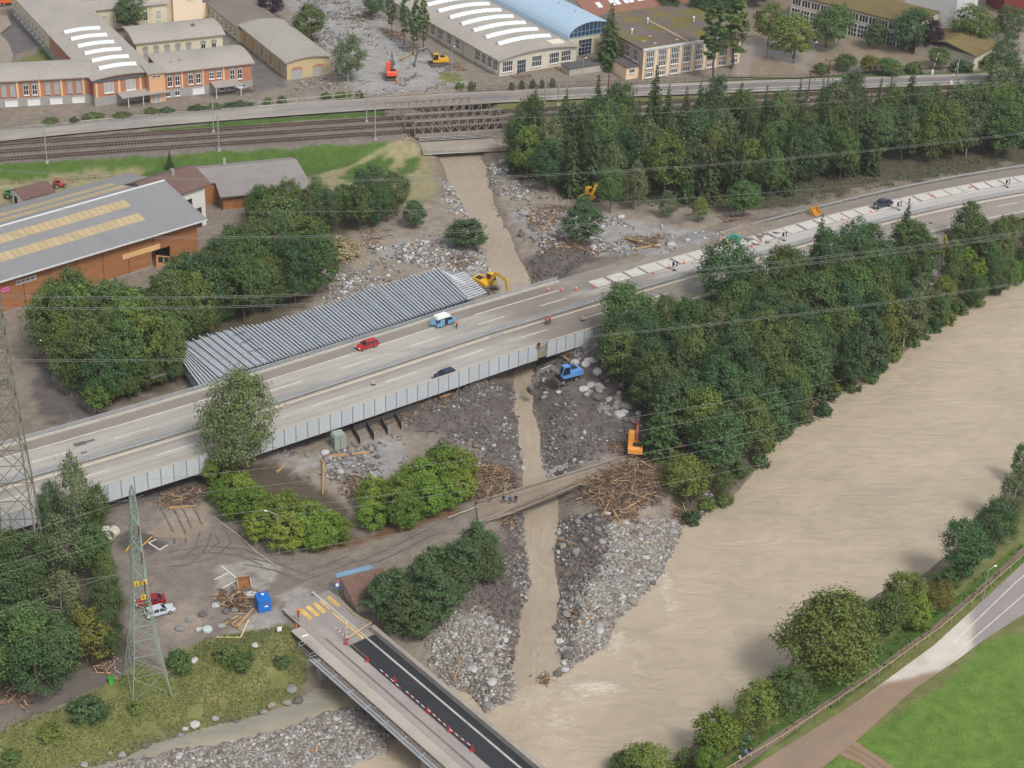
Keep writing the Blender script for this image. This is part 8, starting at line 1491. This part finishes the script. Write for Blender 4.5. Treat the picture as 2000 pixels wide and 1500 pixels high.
for k, (g_, lb, n, s0, s1) in gr.items():
    x, y = inpoly(PL[k], -2 if k in 'ghi' else 0, n, np.random.RandomState(hash_ := sum(map(ord, k))+5), 77)
    for a, b in zip(x, y):
        if gz(a, b) > WATER: boulder(a, b, R.uniform(s0, s1), lb, g_)
# driftwood
woodm = attr_mat('driftwood', 'albedo', .85, .25, (4., 1.), .3, .05); WOODC = np.array([c(152, 124, 98), c(114, 96, 82), c(186, 158, 126), c(92, 78, 68), c(128, 106, 90)])
def sticks(name, label, spec, seed, ln=(.6, 3.0), rad=(.03, .1)):
    rs = np.random.RandomState(seed); Vs = []; Fs = []; Cs = []; base = np.array([(math.cos(k*6.283/5), math.sin(k*6.283/5)) for k in range(5)]); o = 0
    for n, pl, z, hh in spec:
        x, y = inpoly(pl, z, n, rs)
        for a, b in zip(x, y):
            L = rs.uniform(*ln); r = rs.uniform(*rad); an = rs.rand()*6.283; el_ = rs.normal()*.22; d = np.array([math.cos(an)*math.cos(el_), math.sin(an)*math.cos(el_), math.sin(el_)]); s = np.cross(d, [0, 0, 1]); s /= np.linalg.norm(s)+1e-9; u = np.cross(s, d); p = np.array([a, b, gz(a, b)+r+abs(rs.normal())*hh])
            for e, rr in ((-.5, r), (.5, r*.6)): Vs += [p+d*L*e+(s*q[0]+u*q[1])*rr for q in base]
            Fs += [(o+k, o+(k+1) % 5, o+5+(k+1) % 5, o+5+k) for k in range(5)]; Cs += [WOODC[rs.randint(5)]*rs.uniform(.8, 1.2)]*10; o += 10
    me = raw(name, np.array(Vs), np.array(Fs), woodm); vcol(me, 'albedo', np.array(Cs)); ob = link(name, me); tag(ob, label, 'driftwood'); struct(ob, 'stuff')
jam = [(1120, 965), (1180, 925), (1240, 905), (1275, 905), (1290, 940), (1285, 970), (1230, 985), (1180, 1000), (1150, 985)]
sticks('driftwood_jam', 'great heap of driftwood jammed below the creek bridge', [(1250, jam, -.5, .38), (300, [(1160, 990), (1260, 980), (1240, 1020), (1180, 1030)], -1.5, .2)], 1, (1., 4.))
sticks('driftwood_jam', 'driftwood heap between hornbeams and creek above the bridge', [(700, [(930, 915), (975, 905), (1010, 915), (1005, 960), (930, 985), (925, 940)], 0, .3)], 2)
sticks('scattered_driftwood', 'broken branches scattered over the debris fan', [(500, [(1030, 400), (1110, 395), (1100, 430), (1060, 450), (1030, 440)], 1, .15), (380, [(1060, 460), (1180, 480), (1160, 500), (1060, 490)], 1, .15), (260, [(1220, 465), (1300, 455), (1290, 490), (1240, 490)], 1, .15), (120, [(1400, 415), (1450, 425), (1430, 450), (1410, 440)], 1, .15), (160, [(870, 500), (930, 505), (900, 530)], 0, .15), (90, [(700, 440), (760, 450), (720, 490)], 0, .1), (120, [(640, 500), (680, 500), (660, 520), (635, 525)], 0, .1)], 3)
sticks('scattered_driftwood', 'branches and planks scattered between viaduct and creek bridge', [(160, [(700, 820), (900, 760), (900, 790), (720, 840)], 0, .2), (130, [(670, 950), (700, 930), (710, 970), (680, 980)], 0, .2), (60, [(1190, 870), (1220, 875), (1200, 895)], 0, .1), (220, [(300, 980), (400, 950), (410, 975), (330, 1000)], 0, .25), (90, [(1095, 690), (1115, 690), (1110, 708)], 0, .2), (120, [(980, 1000), (1005, 1010), (985, 1040)], -1, .1)], 4)
sticks('shore_driftwood', 'driftwood caught along the flooded edge of the riverside wood', [(110, [(1560, 780), (1605, 770), (1610, 805), (1570, 820)], -3.5, .25), (90, [(1455, 870), (1490, 865), (1485, 900), (1460, 910)], -3.5, .2), (60, [(1660, 715), (1690, 720), (1680, 745)], -3.5, .2), (60, [(1720, 670), (1745, 675), (1730, 695)], -3.5, .15), (90, [(1310, 1000), (1345, 1000), (1340, 1020)], -3.5, .2), (60, [(1130, 1195), (1165, 1200), (1140, 1225), (1105, 1220)], -3, .1), (90, [(1025, 1318), (1072, 1315), (1070, 1330), (1030, 1335)], -4, .25), (60, [(1390, 960), (1410, 960), (1405, 985)], -3.5, .15)], 5)
sticks('timber_pile', 'pile of splintered planks and logs on the car park', [(170, [(425, 1165), (490, 1155), (485, 1205), (440, 1180)], 0, .2), (60, [(190, 1302), (215, 1300), (215, 1322), (185, 1322)], -.3, .2), (80, [(10, 1360), (75, 1350), (60, 1385), (0, 1390)], -.5, .1)], 6, (.8, 2.6), (.06, .14))
sticks('yard_driftwood', 'broken timber scattered in the factory yard', [(70, [(690, 30), (720, 45), (700, 60)], 2.5, .1), (90, [(740, 60), (790, 70), (770, 85)], 2.5, .1), (80, [(860, 125), (910, 125), (900, 140)], 2.5, .2), (60, [(440, 172), (500, 175), (480, 190)], 2.5, .4), (40, [(1000, 148), (1040, 145), (1020, 155)], 2.5, .1)], 7)
logm = M('log_bark', c(172, 138, 102), .85, .3, 2., stretch=(.4, 3, 3)); logd = M('log_dark', c(140, 108, 80), .9, .3, 2., stretch=(.4, 3, 3))
def log(label, a, b, r, z0=.25, z1=.25, root=False, mat=None):
    p, q = G(*a), G(*b); p[2] += z0; q[2] += z1; m = MB(); d = Vector(q-p); n = 5; pv = Vector(p)
    for i in range(n):
        j = Vector((R.uniform(-.06, .06), R.uniform(-.06, .06), R.uniform(-.03, .05))); nx_ = Vector(p)+d*(i+1)/n+j; m.tube(pv, nx_, r*(1-.5*i/n), r*(1-.5*(i+1)/n), 9, cap=i in (0, n-1)); pv = nx_
    if root:
        for k in range(7): an = k*.9; e = Vector((R.uniform(-1, 1), R.uniform(-1, 1), R.uniform(-.6, 1)))*.8; m.tube(p, Vector(p)-d.normalized()*.4+e, r*.5, r*.1, 5)
    o = m.build('log', mat or logm, None, True); tag(o, label, 'log', 'single logs')
for lb, a, b, r, rt in (('thick barked log lying across the rubble below the viaduct wall', (643, 895), (722, 885), .42, False), ('upright standing log leaning before the viaduct rubble', (632, 907), (630, 968), .36, True), ('short log at the edge of the hornbeam row', (540, 925), (556, 912), .3, False), ('log pointing at the car park stones', (433, 1225), (466, 1205), .26, False), ('thick log ending at the red marker on the car park', (463, 1227), (495, 1192), .36, True), ('log beside the thick one on the car park', (452, 1222), (472, 1208), .22, False), ('small orange log alone on the car park', (416, 1165), (428, 1164), .2, False), ('long log with bare end below the driftwood heap', (1175, 1010), (1200, 965), .2, False), ('stripped trunk crossing the driftwood heap', (1215, 1000), (1258, 975), .24, True), ('root ended trunk on the silt below the heap', (1200, 1005), (1214, 1027), .3, True), ('thin bleached log on the right gravel bank', (1235, 1045), (1262, 1068), .16, False), ('log on the dark earth below the creek bridge', (1090, 1055), (1124, 1065), .24, True), ('trunk standing out of the driftwood jam', (1240, 955), (1265, 930), .2, False), ('rusty root stump under the viaduct beside the blue excavator', (1092, 694), (1110, 705), .4, True), ('long log caught along the viaduct foot', (740, 812), (812, 797), .25, False), ('log beside the stone on the viaduct foot', (860, 778), (880, 772), .35, True), ('long tree trunk across the debris fan right of the pine', (1225, 468), (1290, 485), .32, True), ('thick trunk lying over stones of the debris fan', (1240, 490), (1285, 480), .34, False), ('pale trunk at the broken motorway edge', (1412, 470), (1448, 483), .4, True), ('trunk on the debris fan nearest the creek', (1062, 452), (1085, 420), .25, True), ('log pair lying left of the debris fan', (1085, 485), (1125, 480), .22, False), ('fallen log leaning on the left creek bank', (842, 505), (852, 492), .2, False), ('thin trunk in the silt left of the creek', (805, 480), (808, 470), .2, True), ('long log in the factory yard left of the poplars', (783, 118), (808, 104), .3, True), ('long trunk lying before the blue vaulted hall', (1088, 134), (1130, 130), .35, True), ('driftwood log on the right gravel bank', (1130, 1222), (1160, 1200), .16, False), ('rooty trunk on the gravel between bridge and creek mouth', (888, 1325), (900, 1290), .18, True), ('log beside the deep dark puddle left of the hornbeams', (330, 995), (385, 990), .25, False), ('log on the lower gravel bar', (612, 1470), (622, 1460), .18, True)): log(lb, a, b, r, root=rt)
for k, (px, py) in enumerate(((1500, 452), (1480, 458), (1465, 462), (1510, 462), (1492, 467), (1520, 448), (1528, 458), (1475, 470))):
    q = P(px, py, 3.6); t = MB().box(-1.3, -.8, 0, 1.3, .8, .25).build('broken_slab', M('broken_asphalt', c(128, 120, 114), .9, .2, 1.5), None); t.location = (q[0], q[1], max(gz(q[0], q[1]), hz(q[0])-.6)+.05); t.rotation_euler = (R.uniform(-.35, .35), R.uniform(-.3, .3), R.uniform(0, 3)); tag(t, 'tilted slab of broken asphalt beside the chevron board', 'slab', 'broken asphalt slabs')

# ================================================================ AIR
hz_ = MB().box(-2900, -2600, -9.5, 2900, 3300, 172).build('haze', None, None); hz_.data.materials.clear()
hm2 = bpy.data.materials.new('haze_air'); hm2.use_nodes = True; hn = hm2.node_tree.nodes; hn.clear(); pv = hn.new('ShaderNodeVolumePrincipled'); pv.inputs['Color'].default_value = (.93, .95, 1, 1); pv.inputs['Density'].default_value = .00011; pv.inputs['Anisotropy'].default_value = .2
ho = hn.new('ShaderNodeOutputMaterial'); hm2.node_tree.links.new(pv.outputs[0], ho.inputs['Volume']); hz_.data.materials.append(hm2); struct(hz_, 'stuff')
